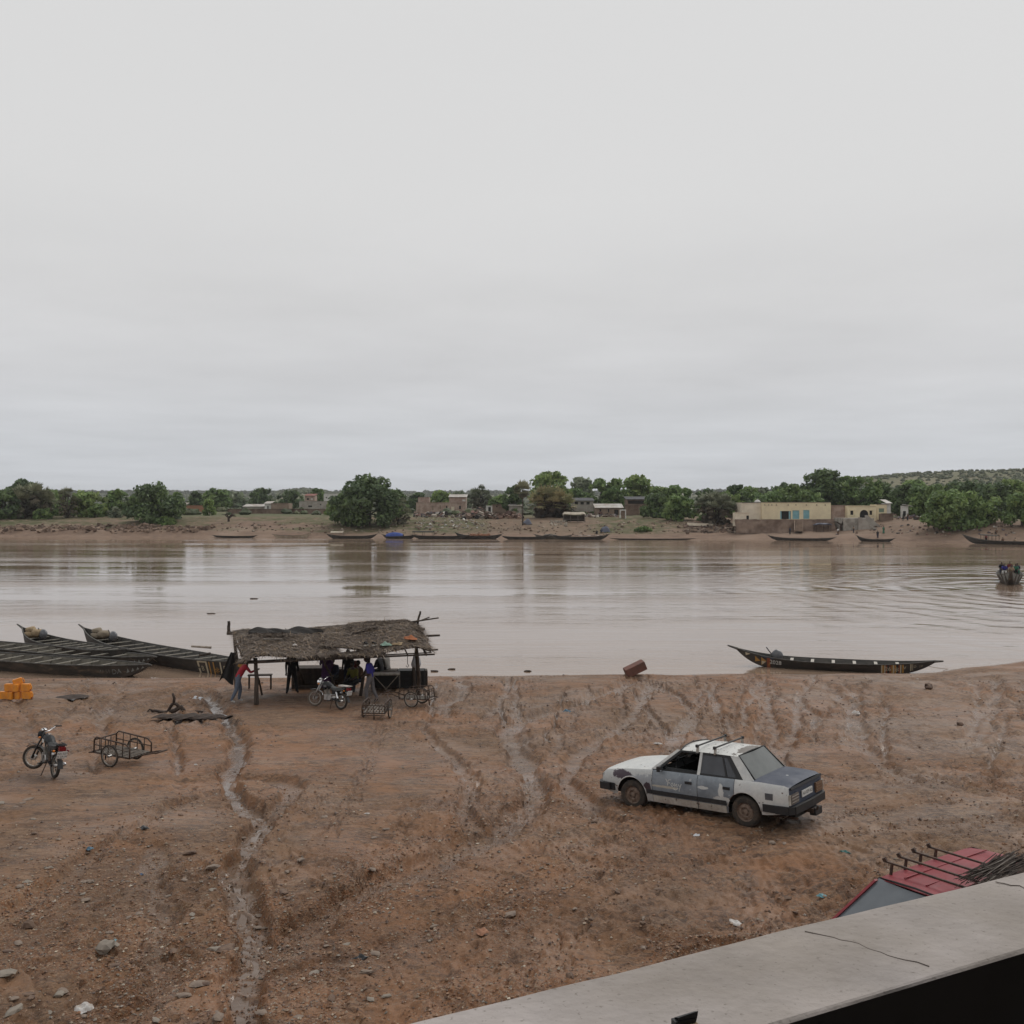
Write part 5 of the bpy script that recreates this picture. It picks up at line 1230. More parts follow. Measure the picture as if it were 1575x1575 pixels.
# ================================================================ litter, rubble and wood piles of the far bank
def rubble(name, label, u0, u1, y0, y1, n_, size, cols, seed, kind='stuff', heap=0.0):
    rng = np.random.default_rng(seed); V = []; C = []
    us = rng.uniform(u0, u1, n_); vs = rng.uniform(y0, y1, n_)
    cube = np.array([(x, y, z) for z in (-.5, .5) for x, y in ((-.5, -.5), (.5, -.5), (.5, .5), (-.5, .5))]); quads = np.array([(3, 2, 1, 0), (4, 5, 6, 7), (0, 1, 5, 4), (1, 2, 6, 5), (2, 3, 7, 6), (3, 0, 4, 7)]); F = []
    for i in range(n_):
        x, y = fp(us[i], vs[i]); sz = size * rng.uniform(.4, 1.5) * np.array([rng.uniform(.6, 1.8), rng.uniform(.5, 1.2), rng.uniform(.3, .9)])
        e = Euler((rng.uniform(-.5, .5), rng.uniform(-.5, .5), rng.uniform(0, PI))).to_matrix(); w = cube * sz + rng.normal(0, .06, (8, 3)) * size
        k = heap * max(0, 1 - abs((us[i] - (u0 + u1) / 2) / ((u1 - u0) / 2))) * rng.random()
        w = w @ np.array(e).T + np.array([x, y, fz(x, y) + sz[2] * .3 + k]); F.append(quads + 8 * i); V.append(w); C += [np.array(cols[rng.integers(0, len(cols))]) * rng.uniform(.7, 1.3)] * 8
    me = np_mesh(name, np.concatenate(V), np.concatenate(F), 'rubble', smooth=False); vcolor(me, 'col', np.array(C)); return tag(link(name, me), label, 'rubble', kind=kind)
MIX = [(0.16, 0.11, 0.085), (0.09, 0.065, 0.05), (0.30, 0.26, 0.22), (0.05, 0.045, 0.045), (0.20, 0.12, 0.10), (0.42, 0.39, 0.35), (0.12, 0.10, 0.11)]
rubble('rubbish_heap', 'heap of mixed rubbish and bricks before the earth house', 636, 712, 786, 797, 240, .8, MIX, 201, heap=1.2)
rubble('brick_stack', 'dark stacks of mud bricks and wood below the palm clump', 708, 770, 786, 799, 330, .85, MIX[:5], 202, heap=2.0)
rubble('wood_pile', 'pile of broken wood and planks near the gabled house', 765, 802, 786, 799, 170, .8, [(0.16, 0.10, 0.075), (0.10, 0.06, 0.05), (0.26, 0.18, 0.14)], 203, heap=1.3)
rubble('scattered_litter', 'scattered pale litter on the grassy slope', 640, 745, 797, 813, 150, .35, [(0.5, 0.48, 0.44), (0.36, 0.32, 0.28), (0.2, 0.17, 0.15)], 204)
rubble('pale_stones', 'scatter of pale stones beside the canvas stall', 848, 872, 801, 809, 70, .45, [(0.42, 0.38, 0.32), (0.3, 0.26, 0.21)], 205)
rubble('house_clutter', 'clutter of sacks and boards around the tin roofed house', 890, 950, 786, 797, 150, .7, MIX, 206, heap=.8)
rubble('right_clutter', 'stones and boards below the grey palm', 1050, 1135, 806, 820, 230, .55, [(0.16, 0.11, 0.085), (0.10, 0.075, 0.06), (0.24, 0.19, 0.15)], 207)
rubble('bank_stones', 'broken stones scattered over the far bank', 330, 1060, 803, 822, 520, .38, [(0.22, 0.16, 0.12), (0.14, 0.10, 0.075), (0.3, 0.25, 0.2)], 208)
rubble('edge_rocks', 'broken rocks along the left far waterline', -60, 330, 809, 822, 700, .75, [(0.19, 0.135, 0.10), (0.13, 0.09, 0.068), (0.25, 0.18, 0.135)], 209)
rubble('market_clutter', 'clutter of goods and people in the shade of the right wood', 1376, 1424, 789, 801, 110, .6, MIX, 210, heap=.8)
rubble('sand_litter', 'litter strewn on the sand under the right wood', 1280, 1560, 808, 824, 130, .35, MIX, 211)
sl = thing('concrete_slab', 'pale concrete slab lying on the stones below the grey palm', 'slab', fat(1078, 810)); MB().box((0, 0, .3), (7, 1.4, .7), (0, .04, .05)).build('slab', 'wall_cream', sl)
bt = thing('tarp_tent', 'grey blue tarpaulin heap at the foot of the tall palm', 'tarpaulin', fat(811, 806))
MB().grid(lambda u, v: ((-1.3 + 2.6 * u), (-.9 + 1.8 * v), 1.5 * math.sin(PI * u) ** .7 * math.sin(PI * v) ** .6 + .15 * math.sin(9 * u + 4 * v)), 10, 8).build('sheet', 'tarp_grey', bt)
bt = thing('blue_bundle', 'bright blue tarpaulin bundle on the sand below the yellow building', 'tarpaulin', fat(1187, 818))
MB().grid(lambda u, v: ((-1.6 + 3.2 * u), (-.6 + 1.2 * v), .95 * math.sin(PI * u) ** .5 * math.sin(PI * v) ** .5 + .1 * math.sin(11 * u)), 10, 6).build('sheet', 'blue_tarp', bt)
bt = thing('blue_bundle', 'pale blue covered load on the bank behind the moored boats', 'tarpaulin', fat(931, 817))
MB().grid(lambda u, v: ((-1.3 + 2.6 * u), (-.6 + 1.2 * v), 1.5 * math.sin(PI * u) ** .5 * math.sin(PI * v) ** .5 + .1 * math.sin(11 * u)), 10, 6).build('sheet', 'tarp_grey', bt)
def snag(label, u, yb, hpx, seed, spread=1.0):
    p = fat(u, yb); s = p.y / 1575; H = hpx * s; t = thing('dead_tree', label, 'dead tree', p); rng = random.Random(seed); top = Vector((rng.uniform(-.3, .3), 0, H * .45))
    MB().tube([(0, 0, -.3), top * .5, top], [.38, .3, .24], 7).build('trunk', 'driftwood', t, smooth=True)
    for i in range(6):
        a = rng.uniform(0, PI) if i else .3; e = top + Vector((math.cos(a) * H * .5 * spread, rng.uniform(-.6, .6), math.sin(a) * H * .5)); MB().tube([top * rng.uniform(.5, 1), top.lerp(e, .5) + Vector((0, 0, .25)), e], [.2, .14, .05], 5).build('branch', 'driftwood', t, smooth=True)
snag('leafless driftwood tree on the grass left of the long wall', 352, 802, 16, 3, 1.5)
snag('dark forked stump at the corner of the arched house', 1294, 817, 23, 4)

# ================================================================ boats drawn up along the far bank
def far_boat(label, u0, u1, yw, B=.8, H=.5, ra=.35, rb=.35, outer='boat_tar', seed=1, thw=6, push=0.8, beak=(.5, .5)):
    um = (u0 + u1) / 2; x, y = hit(um, yw, lambda a, b: a * 0, 150, 400); s = y / 1575; h = Hull((u1 - u0) * s, B, H, ra, rb)
    rz = math.atan2(float(far_shore(x + 3) - far_shore(x - 3)), 6.0)
    y = min(y, float(far_shore(x)) - .7 + push)
    return pirogue('moored_boat', label, h, (x, y, 0.04), rz, outer, thwarts=thw, ns=22, ribs=False, beak=beak), h
far_boat('low dark boat lying at the rocky left part of the far bank', 326, 396, 827, .7, .35, .2, .2)
far_boat('pale sand coloured boat moored left of the canopy boat', 419, 480, 827.5, .8, .55, .35, .9, 'boat_pale', beak=(.3, .3))
b_, h_ = far_boat('dark boat with a small pale canopy at its left end', 502, 580, 828.5, .9, .6, .5, .5)
cn = MB().slab(lambda u, v: (-5.2 + 3.2 * u, -.8 + 1.6 * v, 1.5 + .25 * math.sin(PI * v)), 6, 5, .06); cn.build('canopy', 'canvas', b_)
for a in (-5, -2.2):
    for c in (-.7, .7): MB().bar((a, c, .4), (a, c, 1.5), .06).build('canopy_post', 'wood_grey', b_)
b_, h_ = far_boat('dark boat with a bright blue tarpaulin cover', 588, 640, 828.5, .9, .6, .4, .4)
MB().grid(lambda u, v: (-3.2 + 4.2 * u, -.9 + 1.8 * v, .55 + 1.0 * math.sin(PI * v) ** .6 * (math.sin(PI * (.1 + .8 * u)) ** .5)), 8, 8).build('tarpaulin', 'blue_tarp', b_)
b_, h_ = far_boat('long black boat with a dark cabin roof right of the blue one', 632, 722, 829, 1.0, .65, .3, .3)
MB().slab(lambda u, v: (-6.8 + 5.2 * u, -.95 + 1.9 * v, 1.7 + .2 * math.sin(PI * v)), 8, 5, .1).build('cabin_roof', 'black_cloth', b_)
for a in (-6.6, -4.2, -1.8): MB().bar((a, -.85, .4), (a, -.85, 1.7), .08).bar((a, .85, .4), (a, .85, 1.7), .08).build('cabin_post', 'wood_dark', b_)
b_, h_ = far_boat('black boat loaded with reddish goods below the wood pile', 700, 772, 829, 1.0, .7, .9, .5)
mbx = MB(); rg_ = random.Random(4)
for i in range(16): mbx.box((-2 + i * .3, rg_.uniform(-.4, .4), .75 + rg_.uniform(0, .3)), (.6, .7, .4), (rg_.uniform(-.3, .3), rg_.uniform(-.3, .3), rg_.uniform(0, 3)))
mbx.build('cargo', 'fence_red', b_)
far_boat('slim dark boat left of the cluttered landing boats', 772, 846, 829.5, .8, .5, .3, .7)
b_, h_ = far_boat('grey boat heaped with nets at the landing', 822, 880, 829, .9, .6, .5, .4, 'boat_weathered')
MB().blob((-1, 0, .7), (1.8, .6, .5), random.Random(3), 10, 6).build('net_heap', 'wood_grey', b_)
b_, h_ = far_boat('dark boat with planks across it below the pale blue load', 850, 936, 830, 1.0, .6, .5, .6)
for i in range(7): MB().box((-1 + i * 1.0, 0, .95), (.5, 2.2, .12), (0, 0, .2)).build('plank', 'thwart_white' if i % 2 else 'wood_grey', b_)
far_boat('low dark hull at the right end of the landing', 940, 1068, 830.5, .6, .22, .12, .12, 'wood_dark')
far_boat('slender boat below the yellow building', 1183, 1282, 831.5, .75, .45, .7, .3, push=-1)
far_boat('short dark boat below the plaster stair', 1318, 1374, 833, .8, .45, .9, .3, push=-1)
b_, h_ = far_boat('long passenger boat with a pole canopy at the right far bank', 1464, 1600, 836, 1.0, .6, 1.3, 1.6, push=-1)
MB().slab(lambda u, v: (-5.5 + 3.6 * u, -.9 + 1.8 * v, 1.9 + .2 * math.sin(PI * v) - .2 * u), 6, 4, .08).build('canopy', 'wood_dark', b_)
for a in (-5.3, -3.6, -2.1): MB().bar((a, -.8, .4), (a, -.8, 1.9), .07).bar((a, .8, .4), (a, .8, 1.9), .07).build('canopy_post', 'wood_dark', b_)

# ================================================================ people on the far bank
def far_person(label, u, yb, shirt, trousers, hpx=None, rz=0.0, pose=STAND, **k):
    p = fat(u, yb); person(label, p, rz, pose, shirt, trousers, detail=False, height=1.75, **k)
far_person('person in dark blue standing below the yellow building steps', 1215, 823, 'darkblue', 'black', rz=.5)
far_person('person in a white top on the sand left of the stump', 1289, 824, 'white', 'brown', rz=2)
far_person('person in tan at the foot of the plaster stair', 1313, 822, 'tan', 'darkblue', rz=1)
far_person('person in green beside the plaster stair', 1359, 822, 'green', 'green', rz=-1, robe=True)
far_person('person in dark clothes standing at the short boat', 1350, 829, 'black', 'darkblue')
far_person('person in black up the lane beside the kiosk', 1389, 803, 'black', 'black', rz=1)
far_person('person in brown walking down the lane', 1396, 802, 'brown', 'darkblue', rz=2)
far_person('person in white alone on the sand under the wood', 1428, 814, 'white', 'tan', rz=3)
far_person('person in white sitting under the big right tree', 1476, 815, 'white', 'black', pose=SIT, rz=2.5)
far_person('second person in white under the big right tree, further right', 1481, 812, 'white', 'white', pose=SIT, rz=3)
far_person('dark figure bending near the edge of the right sand', 1533, 822, 'brown', 'black', pose=SIT)
far_person('dark figure standing in the passenger boat', 1517, 833, 'maroon', 'black')
far_person('figure in brown sitting in the passenger boat', 1543, 833.5, 'brown', 'black', pose=SIT)
far_person('rear figure standing in the passenger boat near the edge', 1562, 834, 'tan', 'black', pose=SIT)
far_person('dark figure on the landing left of the pale blue load', 918, 821, 'black', 'black', pose=SIT)
far_person('dark figure crouching next to the pale blue load', 925, 820, 'darkblue', 'black', pose=SIT)
# ================================================================ boats on the near shore
def between(a, b):
    a, b = Vector(a), Vector(b); m = (a + b) / 2; d = b - a; return (m.x, m.y, 0), math.atan2(d.y, d.x), d.length
# 1: single canoe with the painted year
loc, rz, L = between((12.0, 54.7), (21.4, 51.75))
hu = Hull(L, .80, .36, .48, .25, draft=.12, q=.58)
cn1 = pirogue('canoe', 'slim black canoe with painted ends lying alone at the right shore', hu, (loc[0], loc[1], .05), rz, thwarts=7, ns=44, thw='thwart_white', thw_w=.16, beak=(.55, .45), rim_w=.04)
SD = -1
hull_text(hu, cn1, '2028', -.585, .62, .30, 'white_paint', SD)
decal(hu, cn1, 'painted_triangles', [[(-.80, .25), (-.80, .85), (-.745, .5)], [(-.735, .1), (-.735, .9), (-.68, .6)], [(-.66, .35), (-.655, .1), (-.64, .65)]], 'paint_ochre', SD)
decal(hu, cn1, 'painted_triangles', [[(-.73, .15), (-.685, .55), (-.73, .55)], [(-.90, .45), (-.85, .9), (-.905, .9)]], 'paint_cream', SD, .016)
decal(hu, cn1, 'painted_band', [[(-.675, .05), (-.64, .05), (-.64, .95), (-.675, .95)]], 'paint_redbrown', SD); decal(hu, cn1, 'painted_band', [[(-.735, .93), (-.60, .93), (-.60, 1.0), (-.735, 1.0)]], 'paint_blue', SD)
decal(hu, cn1, 'painted_bars', [rect(a, a + .012, .12, .96) for a in (.47, .50, .585, .655)], 'paint_cream', SD)
decal(hu, cn1, 'painted_bars', [rect(a, a + .016, .12, .96) for a in (.482, .570, .600, .675)], 'paint_ochre', SD); decal(hu, cn1, 'painted_bars', [rect(a, a + .012, .12, .96) for a in (.516, .553, .640)], 'paint_redbrown', SD)
hull_text(hu, cn1, '26', .537, .55, .30, 'paint_cream', SD); hull_text(hu, cn1, '*', .622, .28, .55, 'paint_cream', SD); hull_text(hu, cn1, 'V', .70, .6, .24, 'paint_cream', SD)
decal(hu, cn1, 'painted_bars', [rect(.755, .765, .2, .95), rect(.775, .78, .2, .95)], 'paint_cream', SD); hull_text(hu, cn1, 'O', .80, .6, .17, 'paint_cream', SD); hull_text(hu, cn1, '| o', .86, .55, .14, 'paint_cream', SD)
p = Vector(loc) + Vector((math.cos(rz), math.sin(rz), 0)) * (-.60 * L / 2); outboard('grey outboard motor tilted up in the canoe at the right shore', (p.x, p.y, .46), rz + PI, 1.15, -.75)
def mooring(label, a, b, sag, r=.012):
    t = thing('mooring_rope', label, 'rope', a); a, b = Vector(a), Vector(b); d = b - a
    MB().tube([d * k - Vector((0, 0, sag * math.sin(PI * k))) for k in np.linspace(0, 1, 10)], r, 5).build('rope', 'rope', t)
e_ = gp(1462, 1030); mooring('short rope holding the right canoe to the mud', (20.6, 51.9, .5), (e_[0], e_[1], gz(*e_) + .02), .05)

# 2: four big boats side by side on the left
def big(label, a, b, B, H, ra, rb, **k):
    loc, rz, L = between(a, b); hh = Hull(L, B, H, ra, rb, draft=.2, p=3.2, q=.70, flare=.66); return pirogue('river_boat', label, hh, (loc[0], loc[1], .02), rz, ns=44, rim_w=.055, group='big boats moored at the left', **k), hh, rz, L, loc
A, hA, rA, LA, oA = big('front boat of the left group, with a flat tarred side along the mud', (-32.6, 56.0), (-17.9, 50.55), 1.12, .52, .2, .12, outer='boat_weather_tar', inner='boat_weathered', thwarts=9, beak=(.3, .25))
Bq, hB, rB, LB, oB = big('weathered boat lying just behind the front one on the left', (-32.5, 59.7), (-18.5, 52.95), 1.12, .55, .2, .14, outer='boat_weather_tar', inner='boat_weathered', thwarts=9, beak=(.3, .3))
Cq, hC, rC, LC, oC = big('black boat with its long prow at the far left of the group', (-29.4, 61.5), (-20.6, 54.9), .92, .58, .55, .2, thwarts=9, beak=(.7, .3))
Dq, hD, rD, LD, oD = big('long black boat with painted panels reaching behind the shelter', (-25.7, 61.4), (-13.0, 50.6), 1.0, .58, .55, .2, thwarts=10, beak=(.7, .3))
for hh, o, cols in ((hA, A, ('paint_grey', 'wood_grey')), (hB, Bq, ('paint_grey', 'wood_grey'))):
    rg_ = random.Random(5); hull_text(hh, o, 'DA', .80, .55, .34, cols[0], -1); hull_text(hh, o, 'W 51', .72, .6, .28, cols[1], -1)
    decal(hh, o, 'painted_marks', [[(q, .3), (q + .012, .75), (q + .02, .35)] for q in (.86, .89, .92, .95)], cols[0], -1)
decal(hD, Dq, 'painted_panel', [rect(.60, .615, .05, .97), rect(.60, .685, .05, .14), rect(.60, .685, .88, .97), rect(.672, .685, .05, .97)], 'paint_cream', -1)
hull_text(hD, Dq, 'B', .642, .5, .36, 'paint_cream', -1); decal(hD, Dq, 'painted_bars', [rect(.70, .71, .05, .95), rect(.735, .745, .05, .95)], 'paint_ochre', -1, .013); hull_text(hD, Dq, '*', .765, .25, .7, 'paint_ochre', -1); decal(hD, Dq, 'painted_bars', [rect(.79, .80, .05, .95)], 'paint_cream', -1); hull_text(hD, Dq, 'D', .83, .5, .34, 'paint_cream', -1)
decal(hD, Dq, 'painted_diamond', [[(.87, .5), (.89, .9), (.91, .5), (.89, .1)], [(.92, .5), (.94, .9), (.96, .5), (.94, .1)]], 'paint_ochre', -1)
def along(o, rz, L, k, side=0, z=.5): return (o[0] + math.cos(rz) * k * L / 2 - math.sin(rz) * side, o[1] + math.sin(rz) * k * L / 2 + math.cos(rz) * side, z)
for o, rz_, L_, nm in ((oC, rC, LC, 'far left'), (oD, rD, LD, 'long')):
    q = along(o, rz_, L_, -.60, .05, .80); outboard('black outboard motor tipped inside the %s black boat' % nm, q, rz_ + PI, 1.1, -.6)
    q = along(o, rz_, L_, -.76, 0, .78); t_ = thing('sack_heap', 'heap of straw coloured sacking in the stern of the %s black boat' % nm, 'sacks', q, rz_); rg_ = random.Random(7)
    for i in range(5): MB().blob((rg_.uniform(-.5, .5), rg_.uniform(-.2, .2), .08 + .12 * (i % 3)), (.42, .30, .22), rg_, 9, 6, .16).build('sack', 'sack' if nm == 'far left' else 'rope', t_, smooth=True)
e_ = gp(281, 1040); q = along(oB, rB, LB, .98, 0, .62); mooring('thin rope running from the weathered boat to the mud', q, (e_[0], e_[1], gz(*e_) + .02), .12)

# 3: crowded boat coming in from the right
hE = Hull(13, 1.35, .85, .6, .62, draft=.3, p=2.6, q=.60, flare=.5); rE = math.atan2(-108, -50); oE = (52.6 - math.cos(rE) * 5.8, 108 - math.sin(rE) * 5.8, 0)
Eq = pirogue('passenger_boat', 'crowded dark boat heading towards the shore with grey painted bow', hE, oE, rE, 'boat_weather_tar', thwarts=8, ns=40, beak=(.4, .2))
for sd in (-1, 1):
    decal(hE, Eq, 'painted_triangle', [[(.70, .98), (.80, .98), (.74, .10)], [(.82, .98), (.96, .98), (.86, .12)], [(.52, .98), (.64, .98), (.64, .60)]], 'paint_grey', sd, .02)
    decal(hE, Eq, 'painted_edge', [rect(.40, .9, .93, .98)], 'paint_cream', sd, .025)
PE = [('person in brown standing in the middle of the crowded boat', .22, .0, STAND, 'maroon', 'tan', .05), ('seated passenger in green at the left of the crowded boat', .36, .55, SIT, 'green', 'black', .35), ('seated passenger in teal beside the green one in the crowded boat', .12, .75, SIT, 'darkblue', 'green', .35), ('seated passenger in blue at the right of the crowded boat', .38, -.55, SIT, 'blue', 'white', .35), ('seated passenger in dark clothes at the right rear of the crowded boat', .05, -.8, SIT, 'black', 'darkblue', .4), ('passenger in tan near the bow of the crowded boat', .52, .1, SIT, 'tan', 'tan', .3)]
for lb, k, sdy, ps, sh_, tr, dz in PE:
    q = along(oE, rE, 13, k, sdy, dz + .50); person(lb, q, rE - PI / 2, ps, sh_, tr, detail=False)
# floating scraps on the river
for lb, u, v in (('dark scrap of drift floating in the middle of the river', 390, 921), ('tiny dark drift scrap on the water left of the first', 326, 944), ('small drift branch on the water near the shelter', 695, 1030), ('drift twig floating right of the small branch', 812, 1033), ('bit of drift beside the red block', 668, 1033)):
    x, y = hit(u, v, lambda a, b: a * 0, 30, 300); t_ = thing('driftwood', lb, 'driftwood', (x, y, 0)); MB().blob((0, 0, .02), (.009 * y / 2, .12, .05), random.Random(u), 8, 4, .3).build('piece', 'driftwood', t_)
# ================================================================ cars
def car_paint(name, base, patches=(), chips=None, dirt=0.6, rough=0.28, mott=None):
    """worn paint in body coordinates: patches = (centre, radius, colour, raggedness)"""
    m, nt, n, l, b = nodes_of(name)
    tc = n.new('ShaderNodeTexCoord'); vec = tc.outputs['Object']
    def nz(sc, det=6, rg=.6):
        q = n.new('ShaderNodeTexNoise'); q.inputs['Scale'].default_value = sc; q.inputs['Detail'].default_value = det; q.inputs['Roughness'].default_value = rg; l.new(vec, q.inputs['Vector']); return q.outputs['Fac']
    def mr_(s, a, b_, c=0., d=1.):
        q = n.new('ShaderNodeMapRange'); q.inputs[1].default_value = a; q.inputs[2].default_value = b_; q.inputs[3].default_value = c; q.inputs[4].default_value = d; l.new(s, q.inputs[0]); return q.outputs[0]
    c = base
    if mott: c = mixc(n, l, mr_(nz(mott[1], 7, .65), .40, .62), base, mott[0])
    for ctr, rad, colr, rag in patches:
        sb = n.new('ShaderNodeVectorMath'); sb.operation = 'SUBTRACT'; l.new(vec, sb.inputs[0]); sb.inputs[1].default_value = ctr
        dv = n.new('ShaderNodeVectorMath'); dv.operation = 'DIVIDE'; l.new(sb.outputs[0], dv.inputs[0]); dv.inputs[1].default_value = rad
        ln = n.new('ShaderNodeVectorMath'); ln.operation = 'LENGTH'; l.new(dv.outputs[0], ln.inputs[0])
        ad = n.new('ShaderNodeMath'); ad.operation = 'MULTIPLY_ADD'; l.new(nz(7, 6, .7), ad.inputs[0]); ad.inputs[1].default_value = rag * 2.6; l.new(ln.outputs['Value'], ad.inputs[2])
        c = mixc(n, l, mr_(ad.outputs[0], .95 + rag * 1.3, 1.05 + rag * 1.3, 1, 0), c, colr)
    if chips: c = mixc(n, l, mr_(nz(chips[1], 5, .6), chips[2], chips[2] + .03), c, chips[0])
    # road mud thrown up on the lower sides
    sp = n.new('ShaderNodeSeparateXYZ'); l.new(vec, sp.inputs[0])
    mu = n.new('ShaderNodeMath'); mu.operation = 'MULTIPLY'; l.new(mr_(sp.outputs['Z'], .22, .62, 1, 0), mu.inputs[0]); l.new(mr_(nz(5, 6, .7), .3, .7), mu.inputs[1])
    m2 = n.new('ShaderNodeMath'); m2.operation = 'MULTIPLY'; l.new(mu.outputs[0], m2.inputs[0]); m2.inputs[1].default_value = dirt
    c = mixc(n, l, m2.outputs[0], c, (0.16, 0.10, 0.07))
    v = mr_(nz(14, 4), .25, .75, .9, 1.08); sc = n.new('ShaderNodeVectorMath'); sc.operation = 'SCALE'
    if isinstance(c, tuple): sc.inputs[0].default_value = c
    else: l.new(c, sc.inputs[0])
    l.new(v, sc.inputs['Scale']); l.new(sc.outputs[0], b.inputs['Base Color'])
    l.new(mr_(nz(3), .3, .7, rough, rough + .25), b.inputs['Roughness'])
WH = (0.60, 0.60, 0.575); GB = (0.165, 0.19, 0.22)
RUST = (0.075, 0.045, 0.03)
car_paint('car_white', WH, chips=(RUST, 9, .665), mott=((0.52, 0.53, 0.52), 2.5))
car_paint('car_roof', WH, chips=((0.10, 0.085, 0.07), 11, .60), patches=[((0.30, 0, 1.42), (.12, .5, .2), (0.14, 0.12, 0.10), .9)], dirt=0)
car_paint('car_fender', (0.50, 0.51, 0.50), patches=[((2.95, .8, .74), (.24, .3, .10), (0.055, 0.035, 0.05), .8), ((2.45, .83, .60), (.35, .3, .20), (0.33, 0.35, 0.37), .7), ((2.33, .8, .52), (.10, .3, .12), (0.05, 0.035, 0.045), .8)], chips=(RUST, 8, .66))
car_paint('car_door', GB, patches=[((.95, .85, .70), (.13, .3, .035), (0.55, 0.56, 0.55), .5), ((.52, .85, .66), (.06, .3, .15), (0.58, 0.585, 0.57), .7), ((.48, .85, .52), (.22, .3, .05), (0.55, 0.55, 0.53), .8), ((1.9, .85, .60), (.35, .3, .025), (0.45, 0.42, 0.36), 1.0)], mott=((0.25, 0.28, 0.31), 3.0), chips=((0.45, 0.46, 0.46), 7, .66))
car_paint('car_sill', (0.55, 0.53, 0.48), chips=(RUST, 6, .60), dirt=.9)
car_paint('car_quarter', WH, patches=[((.30, .85, .62), (.10, .3, .10), (0.10, 0.06, 0.045), .9)], chips=(RUST, 8, .655), mott=((0.53, 0.535, 0.53), 2.5))
car_paint('car_boot', (0.042, 0.052, 0.080), patches=[((-.6, .05, .97), (.03, .03, .3), (0.45, 0.45, 0.45), .5)], mott=((0.055, 0.066, 0.095), 2.0), chips=((0.3, 0.3, 0.3), 12, .72), rough=.5, dirt=.3)
car_paint('car_red', (0.235, 0.018, 0.026), mott=((0.20, 0.016, 0.024), 2.0), chips=((0.10, 0.03, 0.03), 9, .70), rough=.48, dirt=.3)
pm('car_under', (0.012, 0.011, 0.010), 0.9, scale=4)
pm('seat_cloth', (0.06, 0.05, 0.045), 0.95, scale=8)

